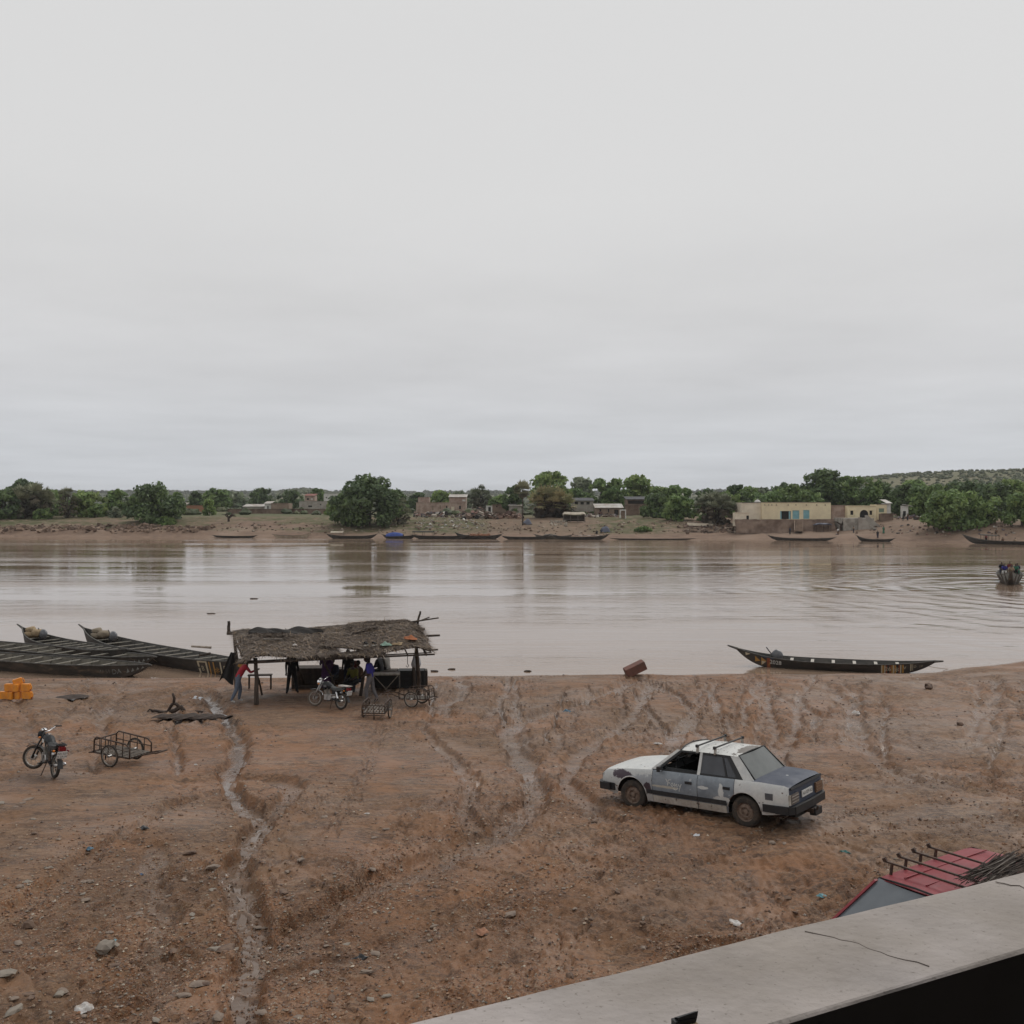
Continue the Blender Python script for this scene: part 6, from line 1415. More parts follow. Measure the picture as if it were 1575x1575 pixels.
AX_F, AX_R, WR = 2.74, 0.0, 0.315
def build_car(t, P, estate=False, rack=2):
    """P: names of the paints. local frame: x forward from the rear axle, y to the left, z up"""
    XB, XF = -.97, 3.58
    if estate: RF, RB, AB, BP, CB, CT, WB = 1.47, -.80, 2.12, 1.16, -.03, .28, -.40
    else: RF, RB, AB, BP, CB, CT, WB = 1.66, .20, 2.20, 1.08, .03, .40, -.19      # roof front / rear, screen foot, B post, C post foot / head, rear screen foot
    xs = sorted(set([round(v, 3) for v in list(np.linspace(XB, XF, 40)) + list(np.linspace(AX_F - .42, AX_F + .42, 25)) + list(np.linspace(AX_R - .42, AX_R + .42, 25)) + [2.2, 1.18, .22, 2.12, -.36]]))
    def sh(x): return float(np.interp(x, [-.97, -.90, -.36, .3, 2.12, 2.9, 3.45, 3.58], [.895, .935, .955, .945, .925, .865, .785, .69]))
    def kk(x): return float(np.interp(x, [-.97, -.9, -.6, 2.8, 3.3, 3.5, 3.58], [.935, .965, 1, 1, .97, .935, .88]))
    def zb(x):
        z = float(np.interp(x, [-.97, -.5, .5, 2.2, 3.2, 3.58], [.40, .33, .235, .235, .28, .36]))
        for a in (AX_F, AX_R):
            d = abs(x - a)
            if d < .385: z = max(z, WR + .02 + math.sqrt(.385 ** 2 - d * d))
        return z
    def sec(x, sd):
        a, s, k = zb(x), sh(x), kk(x); f = [(0.0, .805), (.25, .842), (.5, .858), (.70, .860), (.86, .835), (.96, .808), (1.0, .785)]
        def w(z):                                     # width by real height so that arches do not pinch the skin
            q = (z - .235) / max(s - .235, .1); return float(np.interp(q, [p[0] for p in f], [p[1] for p in f])) * k
        zz = [a + (s - a) * q for q in (0, .25, .5, .70, .86, .96, 1.0)]
        return [Vector((x, sd * w(z), z)) for z in zz]
    def top(x, sd): s, k = sh(x), kk(x); return [Vector((x, sd * .785 * k, s)), Vector((x, sd * .70 * k, s + .016)), Vector((x, sd * .35 * k, s + .030)), Vector((x, 0, s + .034))]
    def skin(fn, a, b, sd, gap=.005):
        st = [x for x in xs if a + 1e-6 < x < b - 1e-6]; st = [a + gap] + st + [b - gap]; mb = MB(); r = [fn(x, sd) for x in st]; w = len(r[0])
        fs = [(i * w + j, (i + 1) * w + j, (i + 1) * w + j + 1, i * w + j + 1) for i in range(len(st) - 1) for j in range(w - 1)]
        mb.add([p for q in r for p in q], fs if sd > 0 else [f[::-1] for f in fs]); return mb
    for sd in (1, -1):
        skin(sec, 2.2, XF, sd).build('front_fender', P['fender'], t, smooth=True, sharp=40)
        for nm, a, b in (('front_door', BP, 2.2), ('rear_door', .22, BP)):
            d = skin(sec, a, b, sd).build(nm, P['door'], t, smooth=True, sharp=40)
            hx = a + .17 if nm == 'front_door' else a + .13
            MB().box((hx + .04, sd * .862, .755), (.16, .02, .055)).build('handle', 'black_plastic', d)
            # lighter sill strip along the foot of the door and the black rubbing strip
            a2 = max(a, .40); MB().grid(lambda u, v: (a2 + .01 + (b - a2 - .02) * u, sd * (.818 + .034 * v), .24 + .15 * v), 6, 1).build('sill_panel', P['sill'], d)
            MB().box(((a2 + b) / 2, sd * .853, .455), (b - a2 - .012, .03, .085)).build('rub_strip', 'black_plastic', d)
        q = skin(sec, XB, .22, sd).build('rear_quarter', P['quarter'], t, smooth=True, sharp=40)
        MB().box((-.56, sd * .852, .705), (.17, .014, .13)).build('fuel_flap' if sd > 0 else 'side_panel', 'motor_grey', q)
        MB().box((2.27, sd * .853, .455), (.12, .03, .085)).build('rub_strip', 'black_plastic', t)
        # bumper returns along the sides
        MB().box((-.70, sd * .848, .475), (.56, .05, .15)).build('bumper_return', 'black_plastic', t)
        MB().box((3.36, sd * .80, .44), (.34, .06, .16), (0, 0, sd * -.12)).build('bumper_return', 'black_plastic', t)
        # lip around each wheel arch
        for ax in (AX_F, AX_R):
            MB().tube([(ax + .385 * math.cos(a), sd * .845, WR + .02 + .385 * math.sin(a)) for a in np.linspace(.15, PI - .15, 14)], .014, 5).build('arch_lip', P['quarter'], t, smooth=True)
    rt = AB
    h = skin(top, rt, XF, 1).build('bonnet', P['bonnet'], t, smooth=True, sharp=40); bm_ = skin(top, rt, XF, -1); bm_.build('bonnet', P['bonnet'], t, smooth=True, sharp=40)
    if not estate:
        for sd in (1, -1): skin(top, XB, WB + .04, sd).build('boot_lid', P['boot'], t, smooth=True, sharp=40)
    # dark floor pan and wheel wells fill the shell
    MB().box((1.3, 0, .36), (4.5, 1.0, .22)).build('floor_pan', 'car_under', t)
    MB().box((3.25, 0, .60), (.5, 1.2, .3)).box((1.37, 0, .30), (1.95, 1.56, .12)).box((-.66, 0, .58), (.5, 1.45, .4)).box((2.25, 0, .6), (.08, 1.5, .56)).box((.5, 0, .55), (.08, 1.5, .4)).build('inner_shell', 'car_under', t)
    # front face
    MB().grid(lambda u, v: (3.585 - .02 * v, -.74 + 1.48 * u, .50 + .19 * v), 6, 2).build('front_panel', P['fender'], t)
    MB().box((3.59, 0, .60), (.02, .72, .13)).build('grille', 'black_plastic', t)
    for sd in (1, -1): MB().box((3.585, sd * .55, .60), (.03, .34, .14)).build('headlight', 'glass_screen', t)
    def bumper(x, zc, sgn, nm):
        pts = [(x - sgn * .30, -.86, zc), (x - sgn * .04, -.84, zc), (x + sgn * .04, -.72, zc), (x + sgn * .07, 0, zc), (x + sgn * .04, .72, zc), (x - sgn * .04, .84, zc), (x - sgn * .30, .86, zc)]; m_ = MB()
        for i in range(len(pts) - 1): m_.bar(pts[i], pts[i + 1], .07, .15)
        m_.build(nm, 'black_plastic', t)
    bumper(3.60, .44, 1, 'front_bumper'); bumper(-1.00, .47, -1, 'rear_bumper')
    # rear face
    MB().grid(lambda u, v: (-.965 - .015 * (1 - v), -.79 + 1.58 * u, .52 + .385 * v), 8, 3).build('rear_panel', P['boot'], t)
    MB().box((-.985, 0, .885), (.03, 1.50, .045), (0, .3, 0)).build('boot_lip', 'black_plastic', t)
    for sd in (1, -1):
        L = MB().box((-.995, sd * .60, .675), (.035, .34, .20)).build('tail_light', 'tail_glass' if sd > 0 else 'tail_amber', t)
        for q in (-.055, .005, .06): MB().box((-1.016, sd * .60, .675 + q), (.012, .32, .014)).build('lens_bar', 'wheel_steel' if sd > 0 else 'tail_amber', L)
        MB().box((-.985, sd * .80, .675), (.04, .035, .20)).build('lamp_corner', 'thwart_white', t)
    MB().grid(lambda u, v: (-.985 + .20 * (1 - v), -.80 + 1.6 * u, .27 + .15 * v), 8, 2).build('valance', P['sill'], t)
    # greenhouse
    ZB, ZR, YB, YR = .945, 1.375, .775, .60
    x_r0 = RB
    def SP(x, tt, sd, off=0.0): return Vector((x, sd * (YB + (YR - YB) * tt + off), ZB - .01 + (ZR - ZB + .01) * tt))
    def quad(nm, mat, bot, topx, t0, t1, sd, off=0.0, th=None):
        p = [SP(bot[0] + (topx[0] - bot[0]) * t0, t0, sd, off), SP(bot[1] + (topx[1] - bot[1]) * t0, t0, sd, off), SP(bot[1] + (topx[1] - bot[1]) * t1, t1, sd, off), SP(bot[0] + (topx[0] - bot[0]) * t1, t1, sd, off)]
        return MB().poly(p if sd < 0 else p[::-1], .03, (0, sd, .3)).build(nm, mat, t)
    for sd in (1, -1):
        quad('a_pillar', P['pillar'], (AB - .06, AB + .05), (RF - .07, RF + .02), 0, 1, sd, .004)
        quad('b_pillar', P['pillar'], (BP - .035, BP + .035), (BP - .035, BP + .025), 0, 1, sd, .006)
        quad('window_frame', 'black_rubber', (BP + .035, AB - .06), (BP + .025, RF - .07), .91, 1.0, sd); quad('window_frame', 'black_rubber', (BP + .035, AB - .06), (BP + .025, RF - .07), 0, .06, sd)
        quad('window_frame', 'black_rubber', (CT - .12, BP - .035), (CT + .10, BP - .035), .90, 1.0, sd); quad('window_frame', 'black_rubber', (CB + .05, BP - .035), (CT + .02, BP - .035), 0, .08, sd)
        quad('window_frame', 'black_rubber', (AB - .16, AB - .06), (RF - .15, RF - .07), .06, .91, sd)
        quad('window_divider', 'black_rubber', (CB + .36, CB + .405), (CT + .17, CT + .20), .08, .90, sd, .002)
        if sd < 0 or estate: quad('front_window', 'glass_dark', (BP + .035, AB - .16), (BP + .025, RF - .15), .06, .91, sd, -.012)
        else: quad('front_window', 'glass_dark', (BP + .035, AB - .16), (BP + .025, RF - .15), .06, .16, sd, -.012)      # wound down
        quad('rear_window', 'glass_side', (CB + .405, BP - .035), (CT + .20, BP - .035), .08, .90, sd, -.012)
        quad('quarter_window', 'glass_side', (CB + .14, CB + .36), (CT + .10, CT + .17), .08, .90, sd, -.012)
        if not estate:
            quad('quarter_trim', 'black_rubber', (CB, CB + .14), (CT, CT + .10), 0, 1, sd, .003)
            quad('c_pillar', P['pillar'], (WB - .03, CB), (RB, CT), 0, 1, sd, .0)
        else:
            quad('c_pillar', P['pillar'], (.0, .13), (.28, .38), 0, 1, sd, .003); quad('cargo_window', 'glass_side', (-.75, .0), (-.70, .28), .07, .91, sd, -.012); quad('d_pillar', P['pillar'], (-.97, -.75), (-.82, -.70), 0, 1, sd, 0)
            quad('roof_rail', P['pillar'], (-.97, .13), (-.82, .38), .91, 1, sd, 0); quad('side_rail', P['pillar'], (-.97, .13), (-.97, .13), 0, .07, sd, 0)
    # roof skin with rounded rails
    def rf(u, v):
        w = -1 + 2 * v; x = RF + .005 + (x_r0 - RF - .005) * u - .07 * w * w * (1 - u) ** 3; y = YR * w * 1.02; ed = 1 - abs(w) ** 6 * 1.0
        z = ZR + .072 * (1 - w * w * .8) * (0.35 + .65 * math.sin(PI * min(1, max(0, .12 + .76 * u)))) - (1 - ed) * .012
        if u < .03 or u > .97: z -= .012
        return (x, y, z)
    MB().grid(rf, 18, 16).build('roof', P['roof'], t, smooth=True)
    MB().grid(lambda u, v: (AB - (AB - RF) * v + .05 * math.sin(PI * u) * (1 - v) - .07 * (2 * u - 1) ** 2 * v, (-.745 + 1.49 * u) * (1 - .215 * v), .93 + .455 * v), 10, 6).build('windscreen', P['screen'], t, smooth=True)
    if not estate:
        g = MB().grid(lambda u, v: (WB + (RB + .005 - WB) * v - .04 * math.sin(PI * u), (-.69 + 1.38 * u) * (1 - .17 * v), .962 + .425 * v), 10, 6).build('rear_screen', 'glass_reflect_grey', t, smooth=True)
        pts = [(WB - .015, -.71, .958), (WB - .055, 0, .97), (WB - .015, .71, .958), (RB + .01, .585, 1.39), (RB - .025, 0, 1.42), (RB + .01, -.585, 1.39)]
        MB().tube(pts, .016, 5, closed=True).build('screen_rubber', 'black_rubber', t)
    else:
        MB().grid(lambda u, v: (-.99 + .17 * v, (-.72 + 1.44 * u) * (1 - .17 * v), .93 + .45 * v), 8, 4).build('rear_screen', 'glass_side', t)
    pts = [(AB + .02, -.76, .925), (AB + .07, 0, .94), (AB + .02, .76, .925), (RF - .085, .585, 1.385), (RF - .03, .3, 1.42), (RF - .015, 0, 1.435), (RF - .03, -.3, 1.42), (RF - .085, -.585, 1.385)]
    MB().tube(pts, .014, 5, closed=True).build('screen_rubber', 'black_rubber', t)
    for a in (-.05, .45): MB().bar((AB + .05, a, .945), (AB - .16, a - .42, 1.055), .014).build('wiper', 'black_plastic', t)
    # cabin
    for x, y in ((1.35, .36), (1.35, -.36)):
        s_ = MB().box((x, y, .52), (.5, .5, .2)).build('seat', 'seat_cloth', t); MB().box((x - .26, y, .86), (.14, .48, .62), (0, -.22, 0)).build('backrest', 'seat_cloth', s_); MB().box((x - .36, y, 1.18), (.09, .26, .16), (0, -.2, 0)).build('headrest', 'seat_cloth', s_)
    s_ = MB().box((.45, 0, .52), (.5, 1.2, .2)).build('rear_seat', 'seat_cloth', t); MB().box((.14, 0, .84), (.14, 1.2, .55), (0, -.25, 0)).build('backrest', 'seat_cloth', s_)
    MB().box((1.98, 0, .82), (.34, 1.36, .22)).build('dashboard', 'black_plastic', t); MB().box((WB + .17, 0, .92), (.30, 1.2, .03)).build('parcel_shelf', 'seat_cloth', t)
    MB().tube([(1.74 + .06 * math.sin(a), .36 + .19 * math.cos(a), .93 + .18 * math.sin(a)) for a in np.linspace(0, 2 * PI, 18)[:-1]], .013, 5, closed=True).build('steering_wheel', 'black_plastic', t)
    for sd in (1, -1) if not estate else ():
        mm = MB().box((1.97, sd * .88, .98), (.07, .16, .11)).build('wing_mirror', 'black_plastic', t); MB().box((1.93, sd * .88, .98), (.012, .13, .085)).build('mirror_glass', 'chrome', mm)
    # wheels
    for ax in (AX_F, AX_R):
        for sd in (1, -1):
            M = Matrix.Translation((ax, sd * .735, WR)) @ Euler((-sd * PI / 2, 0, sd * .06 if ax == AX_F else 0)).to_matrix().to_4x4()
            w = MB().lathe([(.19, -.085), (.265, -.095), (.305, -.080), (.315, -.045), (.317, 0), (.315, .045), (.305, .080), (.265, .095), (.19, .085)], 30, M).build('tyre', 'tyre', t, smooth=True)
            MB().lathe([(.195, .083), (.190, .060), (.165, .045), (.160, .058), (.10, .072), (.085, .050), (.055, .050), (.045, .075), (0, .078)], 24, M).build('rim', 'rust_rim', w, smooth=True, sharp=30)
            MB().lathe([(.15, -.06), (.0, -.06)], 12, M).build('hub_back', 'car_under', w)
            for k in range(4):
                a = k * PI / 2 + .4; MB().box(M @ Vector((.072 * math.cos(a), .072 * math.sin(a), .058)), (.018, .018, .018)).build('wheel_nut', 'rust_metal', w)
    return t
glass('tail_glass', (0.16, 0.14, 0.13), 0.95, .25); pm('tail_amber', (0.17, 0.10, 0.06), .35, scale=12)

# the white saloon
_rx = gp(1147, 1270); _fx = gp(972, 1229)
hd = R(140.5); H2 = Vector((math.cos(hd), math.sin(hd)))
lft = Vector((-H2.y, H2.x)); cc = Vector(_rx) - lft * .80
zr = np.mean([gz(*(cc + lft * s)) for s in (.74, -.74)]); ff = cc + H2 * 2.74; zf_ = np.mean([gz(*(ff + lft * s)) for s in (.74, -.74)])
wc = thing('white_saloon', 'battered white and grey saloon car with a dark blue boot lid', 'car', (cc.x, cc.y, float(zr) - .02), rot=Euler((0, -math.atan2(zf_ - zr, 2.74), hd), 'XYZ'))
wc.scale = (.972, .972, .985)
build_car(wc, dict(fender='car_fender', door='car_door', sill='car_sill', quarter='car_quarter', bonnet='car_white', boot='car_boot', pillar='car_white', roof='car_roof', screen='glass_screen'))
for x in (1.16, .74):
    rk = MB().tube([(x, -.66, 1.505), (x, .66, 1.505)], .02, 8).build('roof_bar', 'black_plastic', wc)
    for sd in (1, -1):
        MB().bar((x, sd * .60, 1.51), (x, sd * .635, 1.36), .06, .035).build('bar_foot', 'wheel_steel', rk); MB().box((x, sd * .64, 1.505), (.05, .06, .055)).build('end_cap', 'black_plastic', rk)
pl = MB().box((-.998, 0, .69), (.02, .50, .13)).build('number_plate', 'white_plate', wc)
vs, fs = text_faces('AA 029 A2', .098); m_ = MB(); m_.add([(-1.0105, -a, .69 + b_) for a, b_ in vs], fs); m_.build('lettering', 'ink_black', pl)
# white scrawl daubed on the front door
sc_ = MB(); rg_ = random.Random(3)
for st_ in ([(0, .14), (-.02, .02)], [(0, .14), (.07, .15)], [(0, .08), (.05, .08)], [(.06, .05), (.10, .09), (.13, .04), (.09, .01), (.06, .05)], [(.15, .09), (.16, .02), (.2, .08), (.22, .01)], [(.24, .08), (.28, .03)], [(.32, .09), (.26, -.06)], [(-.03, .10), (-.06, .16)], [(.11, -.03), (.18, -.05), (.24, -.01)]):
    for (a, b_), (c_, d_) in zip(st_, st_[1:]): sc_.bar((1.78 - a, .862, .62 + b_), (1.78 - c_, .862, .62 + d_), .008, .012)
sc_.build('paint_scrawl', 'chalk', wc)
hb = MB().box((-1.03, 0, .33), (.22, .14, .08)).build('tow_hitch', 'rust_metal', wc); MB().box((-1.12, -.12, .30), (.14, .30, .14)).build('hitch_box', 'black_plastic', hb); MB().tube([(-1.14, .0, .36), (-1.2, .0, .36), (-1.22, .0, .43)], .025, 7).build('tow_ball', 'rust_metal', hb)
MB().tube([(-.2, .5, .24), (-.9, .52, .26), (-1.02, .52, .26)], .025, 7).build('exhaust_pipe', 'rust_metal', wc)

# the red estate below the balcony
ha = math.atan2(-.57, -.82); Hd = Vector((math.cos(ha), math.sin(ha))); Lf = Vector((-Hd.y, Hd.x))
corner = Vector((4.88, 13.74))                        # front right corner of its roof
o2 = corner - Hd * 1.45 + Lf * .60
rc = thing('red_estate_car', 'dark red estate car with four roof bars parked under the balcony', 'car', (o2.x, o2.y, 2.19), ha)
build_car(rc, dict(fender='car_red', door='car_red', sill='car_red', quarter='car_red', bonnet='car_red', boot='car_red', pillar='car_red', roof='car_red', screen='glass_screen'), estate=True)
for i, x in enumerate((1.16, .84, .50, .14)):
    rk = MB().bar((x, -.66, 1.54), (x, .68, 1.54), .026, .024).build('roof_bar', 'rust_metal', rc)
    for sd in (1, -1): MB().bar((x, sd * .55, 1.54), (x, sd * .57, 1.38), .03, .03).build('bar_foot', 'rust_metal', rk)
    MB().bar((x, -.65, 1.54), (x + .01, -.675, 1.585), .05, .045).build('upturned_end', 'rust_metal', rk)
for y in (-.3, .02, .34): MB().bar((1.25, y, 1.435), (-.7, y, 1.435), .02, .012).build('roof_rib', 'car_red', rc)
# firewood laid on the roof bars
def wood_bundle(label, parent_mat, loc, rz, n_, L, w, h, seed):
    t = thing('brushwood_bundle', label, 'brushwood', loc, rz); rng = random.Random(seed)
    for i in range(n_):
        y = rng.uniform(-w, w); z = rng.uniform(0, h) * (1 - (y / w) ** 2 * .6) + .02; ln = L * rng.uniform(.7, 1.1); a = rng.uniform(-.16, .16); x0 = rng.uniform(-.25, .25)
        m_ = MB().tube([(x0 - ln / 2, y - ln / 2 * a, z), (x0, y + rng.uniform(-.03, .03), z + rng.uniform(-.02, .02)), (x0 + ln / 2, y + ln / 2 * a, z + rng.uniform(-.03, .05))], [.009, .008, .004], 4)
        m_.build('stick', 'driftwood' if rng.random() < .8 else 'wood_grey', t)
    return t
bp_ = o2 + Hd * .40 + Lf * .52
wood_bundle('bundle of thin brushwood sticks lying on the red car roof bars', None, (bp_.x, bp_.y, 2.19 + 1.56), ha + .12, 130, 1.3, .20, .10, 5)
# ================================================================ motorcycles and handcarts
def spoke_wheel(parent, c, r, w, n_sp, tyre_mat='tyre', rim_mat='wheel_steel', rot=None, hub=.05, rim_w=.02, hub_mat='alloy'):
    """tyre with rim, spokes and hub; axle along local Y"""
    M = Matrix.Translation(c) @ (rot or Matrix.Identity(4)) @ Euler((PI / 2, 0, 0)).to_matrix().to_4x4()
    prof = [(r - w * .5 + w * .5 * math.cos(a), w * .5 * math.sin(a)) for a in np.linspace(0, 2 * PI, 9)[:-1]]
    t = MB().lathe(prof, 28, M, closed=True).build('tyre', tyre_mat, parent, smooth=True)
    r2 = r - w - .004; MB().lathe([(r2 + .008, -rim_w), (r2 + .008, rim_w), (r2 - .012, rim_w), (r2 - .012, -rim_w)], 28, M, closed=True).build('rim', rim_mat, t)
    MB().lathe([(hub * .4, -.06), (hub, -.055), (hub, .055), (hub * .4, .06)], 12, M).build('hub', hub_mat, t)
    for k in range(n_sp):
        a = 2 * PI * k / n_sp; s = .045 if k % 2 else -.045; b = a + (.35 if (k // 2) % 2 else -.35)
        MB().bar(M @ Vector((hub * .9 * math.cos(b), hub * .9 * math.sin(b), s)), M @ Vector((r2 * math.cos(a), r2 * math.sin(a), 0)), .005).build('spoke', rim_mat, t)
    return t
def motorcycle(label, loc, rz, lean=.1, steer=.35, white_rack=False, plate=('AA 027', 'A 2A M'), group='motorcycles', front_rim='wheel_steel', fender='moto_black', tyre_f='tyre'):
    """x forward, rear axle at 0, front axle at 1.27; leans on its side stand"""
    t = thing('motorcycle', label, 'motorcycle', loc, group=group, rot=Euler((lean, 0, rz), 'XYZ')); B = lambda: MB()
    R1 = .305; spoke_wheel(t, (0, 0, R1), R1, .085, 18)
    S = Matrix.Translation((1.02, 0, .95)) @ Euler((0, 0, steer)).to_matrix().to_4x4() @ Matrix.Translation((-1.02, 0, -.95))
    def s(p): return S @ Vector(p)
    spoke_wheel(t, s((1.27, 0, R1)), R1, .075, 18, rim_mat=front_rim, rot=Euler((0, 0, steer)).to_matrix().to_4x4(), hub=.07, tyre_mat=tyre_f)
    for sd in (-1, 1): B().tube([s((1.27, sd * .09, R1)), s((1.16, sd * .09, .62)), s((1.03, sd * .09, .93))], [.027, .025, .022], 8).build('fork_leg', 'alloy' if white_rack else 'black_plastic', t, smooth=True)
    B().grid(lambda u, v: s((1.27 + .335 * math.cos(.75 + 2.0 * u), -.055 + .11 * v, R1 + .335 * math.sin(.75 + 2.0 * u) + .015 * math.sin(PI * v))), 12, 4).build('front_fender', fender, t, smooth=True)
    hl = B().lathe([(.03, -.13), (.08, -.1), (.095, 0), (.09, .02)], 14, S @ Matrix.Translation((1.17, 0, .90)) @ Euler((0, PI / 2, 0)).to_matrix().to_4x4()).build('headlight', 'moto_black' if not white_rack else 'chrome', t, smooth=True)
    B().lathe([(.088, .02), (.05, .035), (0, .04)], 14, S @ Matrix.Translation((1.17, 0, .90)) @ Euler((0, PI / 2, 0)).to_matrix().to_4x4()).build('lens', 'glass_screen', hl, smooth=True)
    for sd in (-1, 1): B().lathe([(.0, .0), (.045, .005), (.048, .05), (.04, .055), (0, .05)], 12, S @ Matrix.Translation((1.10, sd * .055, 1.0)) @ Euler((0, -.5, 0)).to_matrix().to_4x4()).build('dial', 'chrome', t, smooth=True)
    B().tube([s(p) for p in ((.86, -.40, 1.10), (.93, -.30, 1.10), (1.0, -.12, 1.0), (1.01, 0, .985), (1.0, .12, 1.0), (.93, .30, 1.10), (.86, .40, 1.10))], .013, 7).build('handlebar', 'chrome', t, smooth=True)
    for sd in (-1, 1):
        g = B().tube([s((.94, sd * .28, 1.10)), s((.85, sd * .415, 1.10))], .019, 7).build('grip', 'black_rubber', t, smooth=True)
        B().bar(s((.97, sd * .22, 1.11)), s((.95, sd * .40, 1.09)), .012).build('lever', 'alloy', t)
        B().blob(s((1.08, sd * .17, .85)), (.03, .04, .03), random.Random(1), 8, 5, 0).build('indicator', 'amber_lens', t, smooth=True)
    def tank(u, v):
        a = 2 * PI * v; x = .95 - .52 * u; w = np.interp(u, [0, .15, .5, .85, 1], [.07, .125, .14, .11, .06]); hh = np.interp(u, [0, .15, .5, .85, 1], [.06, .125, .13, .09, .05]); zc = np.interp(u, [0, .5, 1], [.83, .83, .77])
        return (x, math.sin(a) * w, zc + math.cos(a) * hh * (1 if math.cos(a) > 0 else .7))
    tk = B().grid(tank, 12, 16).build('tank', 'moto_black', t, smooth=True); B().lathe([(.035, 0), (.035, .02), (0, .024)], 10, Matrix.Translation((.72, 0, .955))).build('fuel_cap', 'chrome', tk)
    for sd in (-1, 1): B().poly([(.86, sd * .128, .84), (.68, sd * .141, .84), (.66, sd * .140, .77), (.80, sd * .132, .75)], .004, (0, sd, 0)).build('side_badge', 'white_plate' if not white_rack else 'motor_grey', tk)
    B().slab(lambda u, v: (.46 - .66 * u, (-.11 - .02 * math.sin(PI * u)) * (1 - 2 * v), .80 + .05 * u * u - .05 * math.sin(PI * u) + .03 * math.sin(PI * v)), 12, 6, .09).build('seat', 'moto_seat' if not white_rack else 'seat_grey', t, smooth=True, sharp=50)
    fr = B(); fr.tube([(1.0, 0, .88), (.92, 0, .62), (.80, 0, .36), (.45, 0, .30), (.32, 0, .36)], .022, 7); fr.build('frame', 'black_plastic', t, smooth=True)
    for sd in (-1, 1):
        B().tube([(.95, sd * .05, .80), (.45, sd * .10, .74), (-.18, sd * .11, .80)], .014, 6).build('frame_rail', 'black_plastic', t, smooth=True)
        B().bar((.40, sd * .07, .36), (0, sd * .10, R1), .035, .05).build('swingarm', 'black_plastic', t)
        sp_ = B().tube([(.05, sd * .13, .36), (.20, sd * .12, .70)], .026, 8).build('shock', 'black_plastic', t, smooth=True)
        B().tube([(.07, sd * .13, .41), (.17, sd * .12, .63)], .036, 8).build('spring', 'chrome' if white_rack else 'rust_metal', sp_)
        B().poly([(.42, sd * .115, .73), (.18, sd * .13, .74), (.16, sd * .125, .56), (.36, sd * .115, .52)], .02, (0, sd, 0)).build('side_panel', 'moto_black', t)
        B().bar((.42, sd * .1, .30), (.44, sd * .30, .30), .025).build('footpeg', 'black_rubber', t)
    en = B().box((.60, 0, .40), (.34, .24, .20)).build('engine', 'alloy', t); B().lathe([(.10, -.14), (.11, -.12), (.11, .12), (.10, .14)], 14, Matrix.Translation((.52, 0, .38)) @ Euler((PI / 2, 0, 0)).to_matrix().to_4x4()).build('crankcase', 'alloy', en)
    for i in range(6): B().box((.70 + .012 * i, 0, .50 + .028 * i), (.15, .17, .014), (0, .3, 0)).build('cooling_fin', 'wheel_steel', en)
    B().tube([(.80, -.05, .55), (.90, -.07, .45), (.80, -.13, .28), (.4, -.16, .26)], .02, 7).build('exhaust_pipe', 'chrome', t, smooth=True)
    ex = B().lathe([(.03, 0), (.048, .06), (.05, .55), (.035, .60), (.02, .60)], 12, Matrix.Translation((.42, -.17, .27)) @ Euler((0, -PI / 2 + .16, 0)).to_matrix().to_4x4()).build('silencer', 'chrome' if not white_rack else 'alloy', t, smooth=True)
    B().grid(lambda u, v: (-.02 + .36 * math.cos(.7 + 1.9 * u), -.07 + .14 * v, R1 + .05 + .36 * math.sin(.7 + 1.9 * u)), 12, 2).build('rear_fender', 'moto_black', t, smooth=True)
    for sd in (-1, 1): B().tube([(.1, sd * .11, .86), (-.12, sd * .12, .87), (-.36, sd * .10, .875), (-.38, 0, .875)], .011, 6).build('rack_rail', 'chrome' if white_rack else 'black_plastic', t)
    for x in (-.14, -.22, -.30): B().bar((x, -.12, .875), (x, .12, .875), .016).build('rack_bar', 'chrome' if white_rack else 'black_plastic', t)
    if white_rack: B().box((-.16, 0, .892), (.50, .22, .02)).build('rack_plate', 'thwart_white', t)
    B().box((-.33, 0, .78), (.10, .16, .10)).build('tail_light', 'red_lens', t)
    for sd in (-1, 1): B().blob((-.26, sd * .17, .72), (.03, .035, .03), random.Random(1), 8, 5, 0).build('rear_indicator', 'amber_lens' if sd > 0 else 'red_lens', t, smooth=True)
    Mp = Matrix.Translation((-.385, 0, .64)) @ Euler((0, -.25, 0)).to_matrix().to_4x4()
    p_ = B(); p_.v = [tuple(Mp @ Vector(v)) for v in MB().box((0, 0, 0), (.012, .24, .17)).v]; p_.f = MB().box((0, 0, 0), (1, 1, 1)).f; p_.mi = [0] * 6; pl = p_.build('number_plate', 'white_plate', t)
    for k, tx in enumerate(plate):
        vs, fs = text_faces(tx, .075); m_ = MB(); m_.add([tuple(Mp @ Vector((-.008, -a, (.038 if k == 0 else -.042) + b_))) for a, b_ in vs], fs); m_.build('lettering', 'ink_black', pl)
    B().grid(lambda u, v: (-.30 - .10 * u, -.06 + .12 * v, .50 - .2 * u), 2, 2).build('mud_flap', 'black_rubber', t)
    st_ = B().tube([(.38, .10, .32), (.33, .22, 0.0)], .014, 6).build('side_stand', 'rust_metal', t); B().tube([(.36, -.10, .30), (.30, -.14, .06)], .014, 6).build('centre_stand', 'rust_metal', t)
    return t
pm('seat_grey', (0.06, 0.063, 0.062), .5, scale=20)
def place2(uf, ur, dist):
    """rear wheel contact and heading from the two wheel contacts in the photo"""
    a, b = Vector(gp(*uf)), Vector(gp(*ur)); h = (a - b); return b, math.atan2(h.y, h.x)
b1, h1 = place2((62, 1186), (83, 1198), 1.27)
